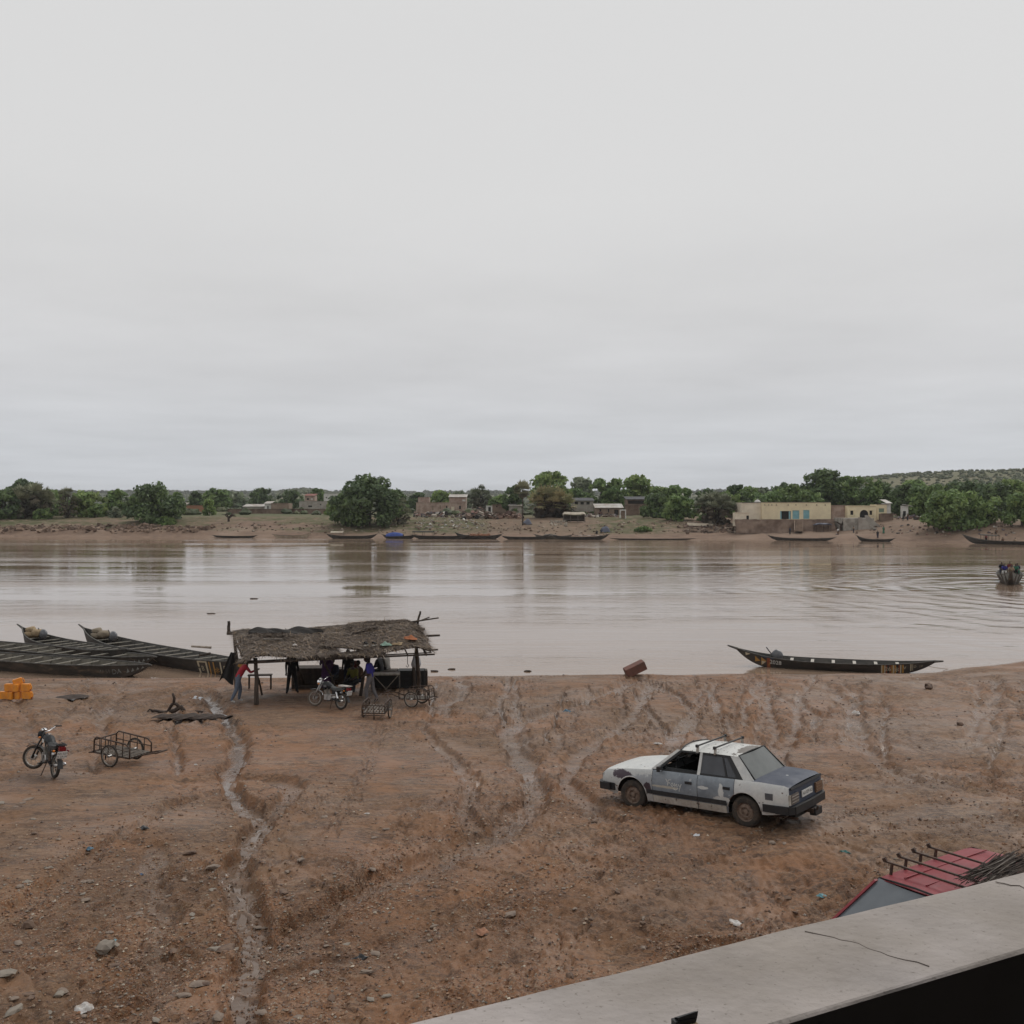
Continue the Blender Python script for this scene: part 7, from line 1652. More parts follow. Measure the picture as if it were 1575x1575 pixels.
# the parked pair face away to the left
h1 = R(131)
motorcycle('black motorcycle with a white number plate parked alone on the left mud', (b1.x, b1.y, gz(*b1)), h1, .12, .75, group='parked motorcycles')
b2, h2 = place2((496, 1086), (524, 1091), 1.27)
motorcycle('black motorcycle with a white rear rack parked in front of the thatched shelter', (b2.x, b2.y, gz(*b2) + .0), R(146), .10, .35, True, ('A 4 A', '0 21'), 'parked motorcycles', fender='chrome', tyre_f='tyre_dusty')

def handcart(label, loc, rz, pitch=0.0, metal='rust_metal', L=1.25, W=.78, rail=.42, tilt_load=False, group='handcarts', slats='wood_grey', curl=True):
    """two bicycle wheels under a railed bed of bars; pulled by a bar in front (+x)"""
    t = thing('handcart', label, 'handcart', loc, group=group, rot=Euler((0, pitch, rz), 'XYZ')); z0 = .30; RW = .30
    for sd in (-1, 1): spoke_wheel(t, (0, sd * (W / 2 + .07), RW), RW, .05, 12, hub=.035, rim_mat='wheel_steel', rim_w=.014)
    MB().tube([(0, -W / 2 - .1, RW), (0, W / 2 + .1, RW)], .016, 6).build('axle', metal, t)
    def bars(nm, P, r=.014): MB().tube(P, r * 1.5, 6).build(nm, metal, t, smooth=True)
    x0, x1 = -L * .5, L * .5
    bars('bed_frame', [(x0, -W / 2, z0), (x1, -W / 2, z0), (x1, W / 2, z0), (x0, W / 2, z0), (x0, -W / 2, z0)])
    for sd in (-1, 1):
        y = sd * W / 2
        bars('side_rail', [(x0, y, z0), (x0, y, z0 + rail - .08), (x0 + .08, y, z0 + rail), (x1 - .15, y, z0 + rail - .06), (x1, y, z0 + rail - .16), (x1, y, z0)])
        for k in range(1, 5): bars('upright', [(x0 + L * k / 5, y, z0), (x0 + L * k / 5, y, z0 + rail - .02 - .03 * k / 4)], .009)
        bars('mid_rail', [(x0, y, z0 + rail * .5), (x1, y, z0 + rail * .42)], .009)
    bars('end_rail', [(x0, -W / 2, z0 + rail - .08), (x0, W / 2, z0 + rail - .08)])
    for k in range(1, 4): bars('end_upright', [(x0, -W / 2 + W * k / 4, z0), (x0, -W / 2 + W * k / 4, z0 + rail - .08)], .009)
    for k in range(7): MB().bar((x0 + .02, -W / 2 + .06 + (W - .12) * k / 6, z0 + .015), (x1 - .02, -W / 2 + .06 + (W - .12) * k / 6, z0 + .015), .055, .016).build('slat', slats, t)
    for k in range(5): bars('cross_bar', [(x0 + L * (k + .5) / 5, -W / 2, z0 - .015), (x0 + L * (k + .5) / 5, W / 2, z0 - .015)], .009)
    bars('prop_leg', [(x0 + .05, 0, z0), (x0 + .02, 0, 0.02)], .014)
    if curl: bars('rear_step', [(x0, -W / 2, z0), (x0 - .16, -W / 2 - .02, z0 - .02), (x0 - .16, W / 2 + .02, z0 - .02), (x0, W / 2, z0)], .012)
    for sd in (-1, 1): bars('shaft', [(x1, sd * W * .30, z0), (x1 + .35, sd * W * .26, z0 + .12), (x1 + .7, sd * .10, z0 + .20)], .014)
    bars('pull_bar', [(x1 + .7, -.22, z0 + .20), (x1 + .7, .22, z0 + .20)], .015)
    return t
c1 = Vector(gp(184, 1182)); handcart('rusty railed handcart standing alone on the mud beside the left motorcycle', (c1.x - .1, c1.y + .45, gz(c1.x, c1.y + .4)), R(-24), .04, group='railed handcarts')
c2 = Vector(gp(577, 1104)); handcart('small handcart seen from its end with shafts raised, in front of the man in blue', (c2.x, c2.y + .55, gz(c2.x, c2.y + .5)), R(84), -.10, 'rust_metal', L=1.0, W=.80, rail=.36, group='railed handcarts')
c3 = Vector(gp(640, 1088)); handcart('pale handcart loaded with poles at the right end of the shelter', (c3.x, c3.y + .35, gz(c3.x, c3.y + .3)), R(158), .04, 'rust_metal', L=1.1, W=.74, rail=.40, group='railed handcarts')
# a wheelbarrow-like tray on crossed legs under the shelter
wb = thing('folding_tray', 'dark tray on a crossed frame behind the man in blue', 'tray', (*gp(594, 1062), gz(*gp(594, 1062))), .1)
MB().box((0, 0, .72), (1.15, .7, .06)).build('tray_top', 'wood_dark', wb); MB().box((0, -.36, .75), (1.15, .03, .07)).build('edge', 'thwart_white', wb)
for a in (-1, 1): MB().bar((a * .5, -.33, .70), (-a * .02, -.33, .12), .035).build('brace', 'wood_pale', wb); MB().bar((a * .56, -.3, .7), (a * .56, -.3, -.05), .04).build('leg', 'wood_grey', wb); MB().bar((a * .56, .3, .7), (a * .56, .3, -.05), .04).build('leg', 'wood_grey', wb)
MB().box((0, .1, .45), (1.0, .5, .42)).build('load', 'black_cloth', wb)
# ================================================================ thatched shelter
FL, FR, BL, BR = Vector((-10.15, 38.7, 2.80)), Vector((-3.15, 39.8, 2.95)), Vector((-11.75, 43.3, 3.27)), Vector((-4.0, 43.5, 3.56))
so = Vector((-7.3, 41.0, gz(-7.3, 41.0)))
she = thing('thatched_shelter', 'open shelter of crooked posts under a sagging roof of palm leaf mats', 'shelter', so)
def roof(u, v):
    p = FL.lerp(FR, u).lerp(BL.lerp(BR, u), v)
    z = p.z - .05 * math.sin(PI * u) + .10 * math.sin(PI * v) + .07 * math.sin(7 * u + 3 * v) + .05 * math.sin(13 * u - 4 * v)
    z -= .12 * max(0, .07 - u) / .07 + .30 * max(0, u - .93) / .07 * .7                    # ends droop
    z -= .20 * math.exp(-((u - .20) / .15) ** 2) * max(0, .35 - v) / .35                         # left front flap sags
    return Vector((p.x, p.y, z)) - so
MATS = [('palm_mat', lambda a, b: roof(a, .50 + .50 * b) + Vector((0, 0, .05 + .04 * math.sin(11 * a))), 26, 8),
        ('palm_mat', lambda a, b: roof(.0 + .50 * a, -.04 + .62 * b + .05 * math.sin(PI * a)) + Vector((0, 0, .10 + .05 * math.sin(6 * a + 2 * b))), 18, 9),
        ('palm_mat', lambda a, b: roof(.44 + .56 * a, .17 * max(0, 1 - a * 1.8) + (.62 - .17 * max(0, 1 - a * 1.8)) * b) + Vector((0, 0, .13 + .07 * math.sin(9 * a + 1))), 18, 9),
        ('palm_mat', lambda a, b: roof(.40 + .34 * a, -.02 + .12 * b) + Vector((0, 0, .02 - .04 * math.sin(PI * a))), 10, 3),
        ('palm_mat', lambda a, b: roof(.62 + .38 * a, .58 + .40 * b) + Vector((0, 0, .14 + .03 * math.sin(8 * a))), 12, 6)]
rng = np.random.default_rng(77); rr = random.Random(77)
CS = np.array([(0.210, 0.171, 0.140), (0.147, 0.119, 0.101), (0.280, 0.231, 0.189), (0.105, 0.084, 0.073), (0.238, 0.175, 0.119)])
for k, (nm, fn, nu, nv) in enumerate(MATS):
    pt = MB().slab(fn, nu, nv, .07).build(nm, 'thatch_base', she)
    n_ = (2600, 2400, 2600, 420, 1300)[k]; V = []; C = []
    for i in range(n_):
        a, b = rr.random(), rr.random(); p = fn(a, b); e = .01; du = (fn(min(1, a + e), b) - fn(max(0, a - e), b)).normalized(); dv = (fn(a, max(0, b - e)) - fn(a, min(1, b + e))).normalized(); up = dv.cross(du).normalized() * -1
        if up.z < 0: up = -up
        th = rr.gauss(0, .55); d = dv * math.cos(th) + du * math.sin(th); s = up.cross(d).normalized(); L = rr.uniform(.18, .48); w = rr.uniform(.008, .022)
        q0 = p + up * rr.uniform(.005, .03); q1 = q0 + d * L + up * rr.uniform(-.01, .07); V += [q0 - s * w, q0 + s * w, q1 + s * w * .4, q1 - s * w * .4]; C += [CS[rr.randrange(5)] * rr.uniform(.7, 1.35)] * 4
    for i in range(n_ // 4):                                     # ragged fringe on the edges
        if rr.random() < .5: a, b = rr.random(), (0.0 if rr.random() < .6 else 1.0)
        else: a, b = (0.0 if rr.random() < .5 else 1.0), rr.random()
        p = fn(a, b); cdir = (p - fn(.5 * a + .25, .5 * b + .25)); cdir.z = 0; cdir = cdir.normalized() if cdir.length > 1e-4 else Vector((1, 0, 0)); d = (cdir + Vector((rr.gauss(0, .5), rr.gauss(0, .5), rr.uniform(-.9, .35)))).normalized(); s = d.cross(Vector((0, 0, 1))).normalized(); L = rr.uniform(.1, .42); w = .013
        V += [p - s * w, p + s * w, p + d * L + s * w * .3, p + d * L - s * w * .3]; C += [CS[rr.randrange(5)] * rr.uniform(.7, 1.3)] * 4
    V = np.array([tuple(v) for v in V]); me = np_mesh('palm_straw', V, np.arange(len(V)).reshape(-1, 4), 'straw', smooth=False); vcolor(me, 'col', np.array(C)); tag(link('palm_straw', me, pt), kind='stuff')
# dark cloth folded under the top mat
MB().slab(lambda a, b: roof(.06 + .40 * a, .64 + .13 * b * math.sin(PI * (.04 + .9 * a)) * (1 + .4 * math.sin(11 * a)) + .05 * math.sin(5 * a)) + Vector((0, 0, .10 + .16 * b + .05 * math.sin(9 * a) + .03 * math.sin(23 * a + 5 * b))), 30, 5, .02).build('roof_cloth', 'thatch_dark', she)
def crook(p, q, r0, r1, j, seed):
    rg = random.Random(seed); p, q = Vector(p), Vector(q); P = [p.lerp(q, k) + Vector((rg.uniform(-j, j), rg.uniform(-j, j), 0)) * math.sin(PI * k) for k in np.linspace(0, 1, 6)]; return MB().tube(P, [r0 + (r1 - r0) * k for k in np.linspace(0, 1, 6)], 8)
POSTS = [(gp(395, 1084), (.065, .03), .10), (gp(522, 1066), (.42, .05), .06), (gp(645, 1068), (.93, .14), .10), (gp(405, 1070), (.06, .22), .045), ((-11.6, 43.2), (0, 1), .09), ((-7.7, 43.5), (.5, 1), .08), ((-4.2, 43.5), (1, 1), .09), (gp(470, 1058), (.28, .5), .06), ((-6.2, 41.6), (.72, .5), .07)]
for i, (b, (u, v), r) in enumerate(POSTS):
    z = gz(*b); tp = roof(u, v) + Vector((0, 0, -.06)); crook(Vector((b[0], b[1], z - .25)) - so, tp, r, r * .7, .06, i).build('post', 'wood_dark', she, smooth=True)
for i, (a, b, ex, r) in enumerate((((0, 0), (1, 0), .15, .045), ((0, .03), (1, .05), .05, .03), ((0, 1), (1, 1), .30, .075), ((0, .5), (1, .5), .18, .055), ((.0, .2), (.0, .98), .2, .05), ((.5, 0), (.5, 1), .15, .05), ((.97, 0), (.97, 1), .2, .05), ((.25, 0), (.25, 1), .12, .035), ((.75, 0), (.75, 1), .12, .035), ((.62, 0), (.62, .9), .1, .03), ((.38, 0), (.38, .9), .1, .03), ((.87, 0), (.87, 1), .12, .03))):
    p, q = roof(*a), roof(*b); d = (q - p).normalized() * ex; dz = Vector((0, 0, -.06)); crook(p - d + dz, q + d + dz, r, r * .75, .05, 40 + i).build('beam' if r > .04 else 'batten', 'wood_dark', she, smooth=True)
for i, (x, y, z, dx, dz_, r) in enumerate(((-11.95, 43.2, 3.1, .0, .55, .075), (-12.1, 41.2, 2.82, -.8, .05, .05), (-11.9, 40.4, 2.70, -.45, -.08, .05), (-4.0, 43.4, 3.5, .12, .55, .05), (-4.3, 43.3, 3.6, 1.2, .18, .035), (-4.4, 43.5, 3.45, .9, .34, .03), (-3.5, 41.9, 3.2, .55, .02, .05), (-3.3, 40.2, 2.86, .4, .02, .04))):
    crook(Vector((x, y, z)) - so, Vector((x + dx, y, z + dz_)) - so, r, r * .8, .02, 80 + i).build('pole_end', 'wood_dark' if i not in (1,) else 'wood_pale', she, smooth=True)
# odds and ends thrown on the roof
def on_roof(u, v, dz=.2): return so + roof(u, v) + Vector((0, 0, dz))
def rag(label, loc, w, d, h, mat, seed, name='rag', cat='rag'):
    t = thing(name, label, cat, loc, seed * .7); rg = np.random.default_rng(seed); ph = rg.uniform(0, 6, 4)
    MB().grid(lambda a, b: (w * (a - .5) * (1 - .5 * (2 * b - 1) ** 2 + .12 * math.sin(7 * b + ph[0])), d * (b - .5) * (1 - .5 * (2 * a - 1) ** 2 + .12 * math.sin(6 * a + ph[1])), .006 + h * (math.sin(PI * a) ** .7) * (math.sin(PI * b) ** .7) * (.55 + .45 * math.sin(9 * a + ph[2]) * math.sin(8 * b + ph[3]))), 12, 10).build('sheet', mat, t)
    return t
pm('rag_orange', (0.34, 0.12, 0.05), .9, scale=8); pm('rag_green', (0.20, 0.30, 0.24), .8, scale=6)
rag('orange cloth spread on the right end of the thatched roof', on_roof(.90, .18, .22), 1.0, .5, .18, 'rag_orange', 3)
rag('pale green cloth on the front edge of the thatched roof', on_roof(.76, .08, .2), .5, .4, .16, 'rag_green', 4)
rag('tan cloth between the green and orange ones on the roof', on_roof(.83, .08, .2), .55, .4, .14, 'sack', 5)
rag('small white scrap in the sagging left part of the roof', on_roof(.28, .20, .14), .22, .2, .08, 'litter_white', 6)
for i, q in enumerate((.655, .70)):
    t_ = thing('shoe', ('left' if i == 0 else 'right') + ' one of the white trimmed shoes drying on the roof edge', 'shoe', on_roof(q, .10, .2), 1.2)
    MB().slab(lambda a, b: (.26 * (a - .5), .09 * (b - .5) * (1 + .3 * math.sin(PI * a)), .09 * (1 - a) ** .5 + .05 * math.sin(PI * b)), 8, 4, .03).build('upper', 'black_cloth', t_); MB().box((0, 0, -.02), (.28, .1, .03)).build('sole', 'thwart_white', t_)
t_ = thing('plank', 'short loose plank lying on the left part of the thatched roof', 'plank', on_roof(.17, .30, .18), .05); MB().box((0, 0, 0), (.75, .09, .03)).build('board', 'wood_grey', t_)
# hanging black cloth, bag and hook
hc_ = Vector((-10.95, 40.2, 2.72)); t_ = thing('hanging_cloth', 'long black cloth hanging from the left corner of the shelter', 'cloth', hc_)
MB().grid(lambda a, b: ((-.28 + .56 * a) * (.35 + .65 * b) - .28 * b, .05 * math.sin(9 * a), -1.15 * b * (1 - .12 * math.sin(5 * a)) + .05), 10, 10).build('sheet', 'black_cloth', t_)
bp2 = Vector(gp(645, 1068)); t_ = thing('plastic_bag', 'white plastic bag hanging from the right post of the shelter', 'bag', (bp2.x - .12, bp2.y - .16, 2.68))
def bagf(a, b):
    th = 2 * PI * a; r = np.interp(b, [0, .12, .4, .75, .92, 1], [.03, .05, .13, .19, .17, .02]) * (1 + .12 * math.sin(5 * th + 3 * b)); return (math.cos(th) * r, math.sin(th) * r * .7, -.72 * b)
MB().grid(bagf, 18, 12).build('bag_body', 'plastic_bag', t_, smooth=True); MB().tube([(0, 0, .0), (.05, .05, .15), (.1, .12, .22)], .012, 5).build('handle', 'plastic_bag', t_)
t_ = thing('hook', 'small black hook hanging under the right eave', 'hook', (-4.05, 39.7, 2.70)); MB().tube([(0, 0, 0), (0, 0, -.3), (.05, 0, -.38), (0, 0, -.44), (-.06, 0, -.37)], .014, 6).build('shank', 'black_plastic', t_)
# furniture under the roof
def crate(label, px, dims, mat, rz=0., slats=5, name='crate', legs=0.0, dy=0.0, edge=None):
    x, y = gp(*px); y += dy; z = gz(x, y); t = thing(name, label, 'crate' if name != 'table' else 'table', (x, y, z), rz); w, d, h = dims
    for k in range(slats):
        zz = legs + (h - legs) * (k + .5) / slats; hh = (h - legs) / slats * .84
        for sd in (-1, 1): MB().box((0, sd * d / 2, zz), (w, .025, hh)).build('slat', mat, t); MB().box((sd * w / 2, 0, zz), (.025, d - .03, hh)).build('slat', mat, t)
    for a in (-1, 1):
        for c in (-1, 1): MB().box((a * (w / 2 + .025), c * (d / 2 + .0), h / 2 - .05), (.05, .06, h + .1)).build('corner_post', mat, t)
    MB().box((0, 0, h + .015), (w + .06, d + .06, .03)).build('lid', edge or mat, t); MB().box((0, 0, legs + .05), (w - .05, d - .05, .04)).build('base', mat, t); return t
crate('large dark wooden chest at the back of the shelter', (474, 1060), (1.3, .8, .85), 'wood_dark', .05, 4, dy=.3)
crate('black slatted crate standing at the right post of the shelter', (632, 1058), (1.05, .6, .72), 'black_wood', .03, 5, dy=.2)
crate('narrow wooden box half hidden behind the right post', (651, 1055), (.22, .5, .70), 'wood_dark', .1, 3, dy=.3)
crate('low dark bench box that two men sit on under the roof', (588, 1062), (1.0, .5, .72), 'wood_dark', .0, 3, dy=.9)
crate('dark counter in the shade behind the motorcycle', (527, 1058), (.9, .6, .70), 'wood_dark', -.05, 4, dy=.9)
t_ = thing('bench', 'small light legged bench behind the left post', 'bench', (*gp(400, 1060), gz(*gp(400, 1060))), .1); MB().box((0, 0, .62), (1.0, .3, .05)).build('seat', 'wood_dark', t_)
for a in (-.45, .45):
    for c in (-.1, .1): MB().bar((a, c, .62), (a, c, -.08), .045).build('leg', 'wood_dark', t_)

# ---------------------------------------------------------------- people at the shelter
def gperson(label, px, rz, **k):
    x, y = gp(*px); dz = k.pop('dz', 0.); dy = k.pop('dy', 0.); return person(label, (x, y + dy, gz(x, y + dy) + dz), rz, **k)
gperson('person in a red jacket and white cap leaning under the left end of the shelter', (366, 1082), R(-62), pose=LEAN, shirt='red', trousers='jeans', long_sleeve=True, hat='white', shoes='white', height=1.78)
gperson('person in black standing with legs apart in the shade, head hidden by the roof', (449, 1067), R(200), pose=WIDE, shirt='black', trousers='black', long_sleeve=True)
gperson('man in a bright blue shirt and grey trousers walking in front of the shelter', (570, 1079), R(75), pose=WALK, shirt='blue', trousers='grey_trousers', height=1.78, look=(.1, -.15))
gperson('man in a light grey shirt seated with his back to the river', (592, 1062), R(60), pose=SIT, shirt='greyshirt', trousers='black', dz=.32, dy=.9)
gperson('man in black seated just left of the grey shirted man', (583, 1063), R(70), pose=SIT, shirt='black', trousers='black', long_sleeve=True, dz=.30, dy=.75)
gperson('person in an olive top sitting in the shade behind the motorcycle', (546, 1066), R(150), pose=SIT, shirt='olive', trousers='black', dz=.05, robe=True)
gperson('person in purple standing in the shade above the motorcycle', (499, 1064), R(190), pose=LEAN, shirt='purple', trousers='purple', long_sleeve=True, robe=True, dy=.4)
gperson('dark figure standing beside the middle post', (531, 1062), R(170), pose=STAND, shirt='black', trousers='darkblue', dy=.7, height=1.65)
gperson('dark figure sitting low between the olive person and the man in blue', (556, 1064), R(120), pose=SIT, shirt='brown', trousers='darkblue', dz=-.02, dy=.2)
gperson('dark figure sitting just right of the purple clad person', (512, 1063), R(160), pose=SIT, shirt='darkblue', trousers='black', long_sleeve=True, dz=.05, dy=.5)
gperson('seated figure in maroon behind the middle post', (538, 1062), R(185), pose=SIT, shirt='maroon', trousers='black', dz=.15, dy=.9)
# ================================================================ small things on the near bank
def jerrycan_mesh(mat='jerrycan'):
    bm = bmesh.new(); bmesh.ops.create_cube(bm, size=1)
    for v in bm.verts: v.co = Vector((v.co.x * .34, v.co.y * .22, v.co.z * .40))
    bmesh.ops.bevel(bm, geom=list(bm.edges), offset=.02, segments=2, affect='EDGES'); me = bpy.data.meshes.new('body'); bm.to_mesh(me); bm.free(); me.materials.append(MAT[mat])
    me.polygons.foreach_set('use_smooth', [True] * len(me.polygons)); me.set_sharp_from_angle(angle=R(50)); return me
jm = jerrycan_mesh(); hm = MB().tube([(-.10, 0, .195), (-.10, 0, .25), (-.04, 0, .265), (.06, 0, .265), (.09, 0, .2)], .02, 6).mesh('handle', 'jerrycan', True); cm = MB().lathe([(.04, .19), (.04, .245), (0, .25)], 10, Matrix.Translation((.12, 0, 0))).mesh('cap', 'jerrycan_cap')
rm = MB().box((0, .111, .02), (.22, .012, .02)).box((0, -.111, .02), (.22, .012, .02)).mesh('rib', 'jerrycan')
JX, JY = gp(30, 1077); JZ = max(gz(JX + a_, JY + b_) for a_ in (-.6, -.3, 0, .3) for b_ in (-.15, 0, .15)) - .02
JC = [('orange jerrycan at the left foot of the pile, lying on its side', -.66, 0, .17, (0, PI / 2, .06)), ('orange jerrycan at the front middle of the pile, seen end on', -.30, -.06, .17, (0, PI / 2, 1.5)), ('second end on orange jerrycan in the bottom row', -.05, .02, .17, (0, PI / 2, 1.62)), ('orange jerrycan at the right foot of the pile', .34, 0, .17, (0, PI / 2, -.08)),
      ('orange jerrycan on top at the left of the pile', -.44, .02, .52, (0, PI / 2, .1)), ('end on orange jerrycan in the middle of the upper row', -.10, -.03, .52, (0, PI / 2, 1.55)), ('widest orange jerrycan on top at the right of the pile', .27, .02, .52, (0, PI / 2, -.04)), ('orange jerrycan tilted up at the very top of the pile', -.13, .12, .74, (0, 1.3, .4))]
for lb, dx, dy, dz, rot in JC:
    t_ = thing('jerrycan', lb, 'jerrycan', (JX + dx * .9, JY + dy, JZ + dz * .86 - .02), rot=rot, group='orange jerrycans piled at the water'); t_.scale = (.86, .86, .86); link('body', jm, t_); link('handle', hm, t_); link('cap', cm, t_); link('rib', rm, t_)
# driftwood and bark
x, y = gp(296, 1105); lg = thing('driftwood_log', 'flat dark log with ragged bark lying by the gully', 'log', (x, y, gz(x, y) + .06), R(-4))
MB().grid(lambda a, b: (-1.3 + 2.6 * a + .1 * math.sin(9 * b), (.42 * math.cos(2 * PI * b)) * (.35 + .65 * math.sin(PI * (.12 + .80 * a)) + .14 * math.sin(19 * a)), .06 + .07 * math.sin(2 * PI * b) * (.5 + .5 * math.sin(PI * a)) + .025 * math.sin(31 * a + 9 * b)), 44, 12).build('log', 'driftwood', lg)
x, y = gp(268, 1093); br = thing('dead_branch', 'crooked dead branch with an upright fork above the log', 'branch', (x, y, gz(x, y)), 0)
for P, r in (([(-1.15, .0, .05), (-.75, .05, .16), (-.35, 0, .10), (0, 0, .16), (.25, 0, .30), (.42, .05, .05)], [.03, .05, .06, .085, .09, .07]), ([(-.25, 0, .12), (-.08, 0, .40), (.06, 0, .42), (.2, 0, .28)], [.05, .06, .06, .07]), ([(-.02, 0, .42), (.0, .02, .62), (-.07, .02, .80)], [.055, .05, .04]), ([(-.75, .05, .16), (-.9, 0, .22), (-1.0, -.02, .12)], [.03, .03, .015]), ([(.4, 0, .1), (.9, .1, .12), (1.3, .05, .05)], [.05, .04, .02])): MB().tube(P, r, 7).build('limb', 'driftwood', br, smooth=True)
x, y = gp(112, 1072); t_ = thing('bark_mat', 'dark flat patch of matted bark near the jerrycans', 'bark', (x, y, max(gz(x + a_, y) for a_ in (-.5, 0, .5)) + .01), .1); MB().grid(lambda a, b: (-.65 + 1.3 * a, (-.5 + b) * math.sin(PI * (.05 + .9 * a)) * 1.1, .015 + .05 * math.sin(PI * a) * math.sin(PI * b) * (1 + .5 * math.sin(15 * a + 11 * b))), 18, 8).build('mat', 'driftwood', t_)
# leaning red-brown block at the water's edge
x, y = gp(980, 1039); t_ = thing('concrete_block', 'red brown box tipped on one corner at the water edge', 'block', (x - .05, y + .15, gz(x, y) + .18), rot=(0.12, R(-24), .15))
bm = bmesh.new(); bmesh.ops.create_cube(bm, size=1); [setattr(v, 'co', Vector((v.co.x * 1.02, v.co.y * .5, v.co.z * .42))) for v in bm.verts]; bmesh.ops.bevel(bm, geom=list(bm.edges), offset=.02, segments=2, affect='EDGES'); me = bpy.data.meshes.new('block'); bm.to_mesh(me); bm.free(); me.materials.append(MAT['crate_red']); link('block', me, t_, (0, 0, .1))
x, y = gp(985, 1042); t_ = thing('prop_stone', 'small brown stone propping the tipped box', 'stone', (x + .1, y + .05, gz(x, y))); MB().blob((0, 0, .06), (.22, .15, .10), random.Random(5), 8, 5, .2).build('stone', 'stone_brown', t_)
# litter
def litter(label, u, v, w, d, h, mat, seed): x, y = gp(u, v); return rag(label, (x, y, gz(x, y) + .005), w, d, h, mat, seed, 'litter', 'litter')
litter('crumpled white sacking at the lower left corner', 128, 1542, .30, .26, .09, 'litter_white', 11)
litter('small blue plastic sheet at the edge of a puddle', 136, 1303, .20, .18, .05, 'litter_blue', 12)
litter('black plastic bag lying above the blue sheet', 222, 1278, .22, .15, .06, 'litter_black', 13)
litter('black crumpled plastic near the bottom middle', 553, 1468, .28, .14, .07, 'litter_black', 14)
litter('grey crumpled rag between two tyre ruts', 557, 1371, .20, .17, .06, 'tarp_grey', 15)
litter('dark blue bag in the gully above the car', 872, 1095, .48, .34, .12, 'litter_blue', 16)
litter('green cloth scrap right of the white car', 1300, 1312, .20, .12, .04, 'litter_green', 17)
litter('pale cyan bag near the parapet', 1264, 1377, .18, .14, .05, 'litter_cyan', 18)
litter('white and blue scrap in front of the car', 1072, 1281, .24, .12, .04, 'plastic_bag', 19)
litter('white plastic litter in the head of the gully', 340, 1094, .55, .6, .10, 'plastic_bag', 20)
litter('white plastic scraps below the hanging cloth', 303, 1070, .8, .5, .10, 'plastic_bag', 21)
litter('white foam scrap on the car bonnet side of the mud', 1012, 1147, .3, .14, .05, 'litter_white', 22)
litter('small blue scrap in the gravel at the left', 217, 1340, .10, .08, .03, 'paint_blue', 23)
litter('teal scrap beside the stream bed', 175, 1445, .12, .07, .02, 'litter_cyan', 24)
litter('white rag in the gully below the right canoe', 1317, 1094, .42, .3, .12, 'litter_white', 25)
litter('white scrap in front of the left handcart', 301, 1179, .14, .1, .04, 'litter_white', 26)
litter('tiny white paper on the ground beside the motorcycle track', 565, 1251, .12, .08, .03, 'litter_white', 27)
litter('pale green scrap on the mud near the middle', 566, 1253, .10, .07, .02, 'rag_green', 28)
litter('red brown rag heap near the bottom middle', 741, 1442, .28, .2, .06, 'fence_red', 29)
litter('dirty white paper scatter near the parapet', 1130, 1412, .35, .2, .05, 'litter_white', 30)
# stones one can point at
def stone(label, u, v, r, mat, seed, group=None, name='stone'):
    x, y = gp(u, v); t_ = MB().blob((0, 0, 0), r, random.Random(seed), 7, 4, .28).build(name, mat, smooth=False); t_.location = (x, y, gz(x, y) + r[2] * .45); t_.rotation_euler = (0, 0, seed); return tag(t_, label, 'stone', group)
stone('smooth pale grey boulder, the largest stone at the lower left', 165, 1453, (.15, .12, .085), 'stone_grey', 1)
stone('grey stone at the left edge above the brown lump', 14, 1404, (.14, .10, .07), 'stone_grey', 2)
stone('jagged brown lump near the left edge', 43, 1424, (.10, .09, .10), 'stone_brown', 3)
stone('dark red lump of laterite on the mud right of the canoe middle', 1428, 1059, (.26, .2, .17), 'stone_brown', 4)
stone('small brown lump below the right canoe', 1476, 1116, (.14, .1, .08), 'stone_brown', 5)
stone('dark stone at the water edge on the far right', 1533, 1019, (.28, .2, .16), 'stone_brown', 6)
stone('flat grey slab near the bottom middle', 786, 1405, (.18, .09, .035), 'stone_flat', 7)
stone('brown stone near the lower edge of the gravel', 877, 1108 + 400, (.07, .06, .05), 'stone_brown', 8)
stone('oval pale stone in the gravel above the boulder', 139, 1359, (.09, .05, .03), 'stone_flat', 9)
rng = random.Random(91)
for i in range(150):
    u, v = rng.uniform(0, 640), rng.uniform(1225, 1570)
    if rng.random() > .35 + .65 * (1 - u / 700): continue
    x, y = gp(u, v); a = rng.uniform(.035, .10) * (1.0 if rng.random() < .8 else 1.5)
    stone('flat muddy stone lying in the washed out gravel at the lower left', u, v, (a, a * rng.uniform(.5, .8), a * rng.uniform(.14, .30)), rng.choice(['stone_flat', 'stone_flat', 'stone_grey', 'stone_brown']), 100 + i, 'flat stones in the lower left gravel', 'flat_stone')
for i in range(70):
    u, v = rng.uniform(640, 1250), rng.uniform(1120, 1480)
    x, y = gp(u, v); a = rng.uniform(.035, .085)
    stone('small flat stone on the mud between the gullies and the parapet', u, v, (a, a * rng.uniform(.5, .8), a * rng.uniform(.25, .4)), rng.choice(['stone_flat', 'stone_brown']), 400 + i, 'small stones on the middle mud', 'flat_stone')

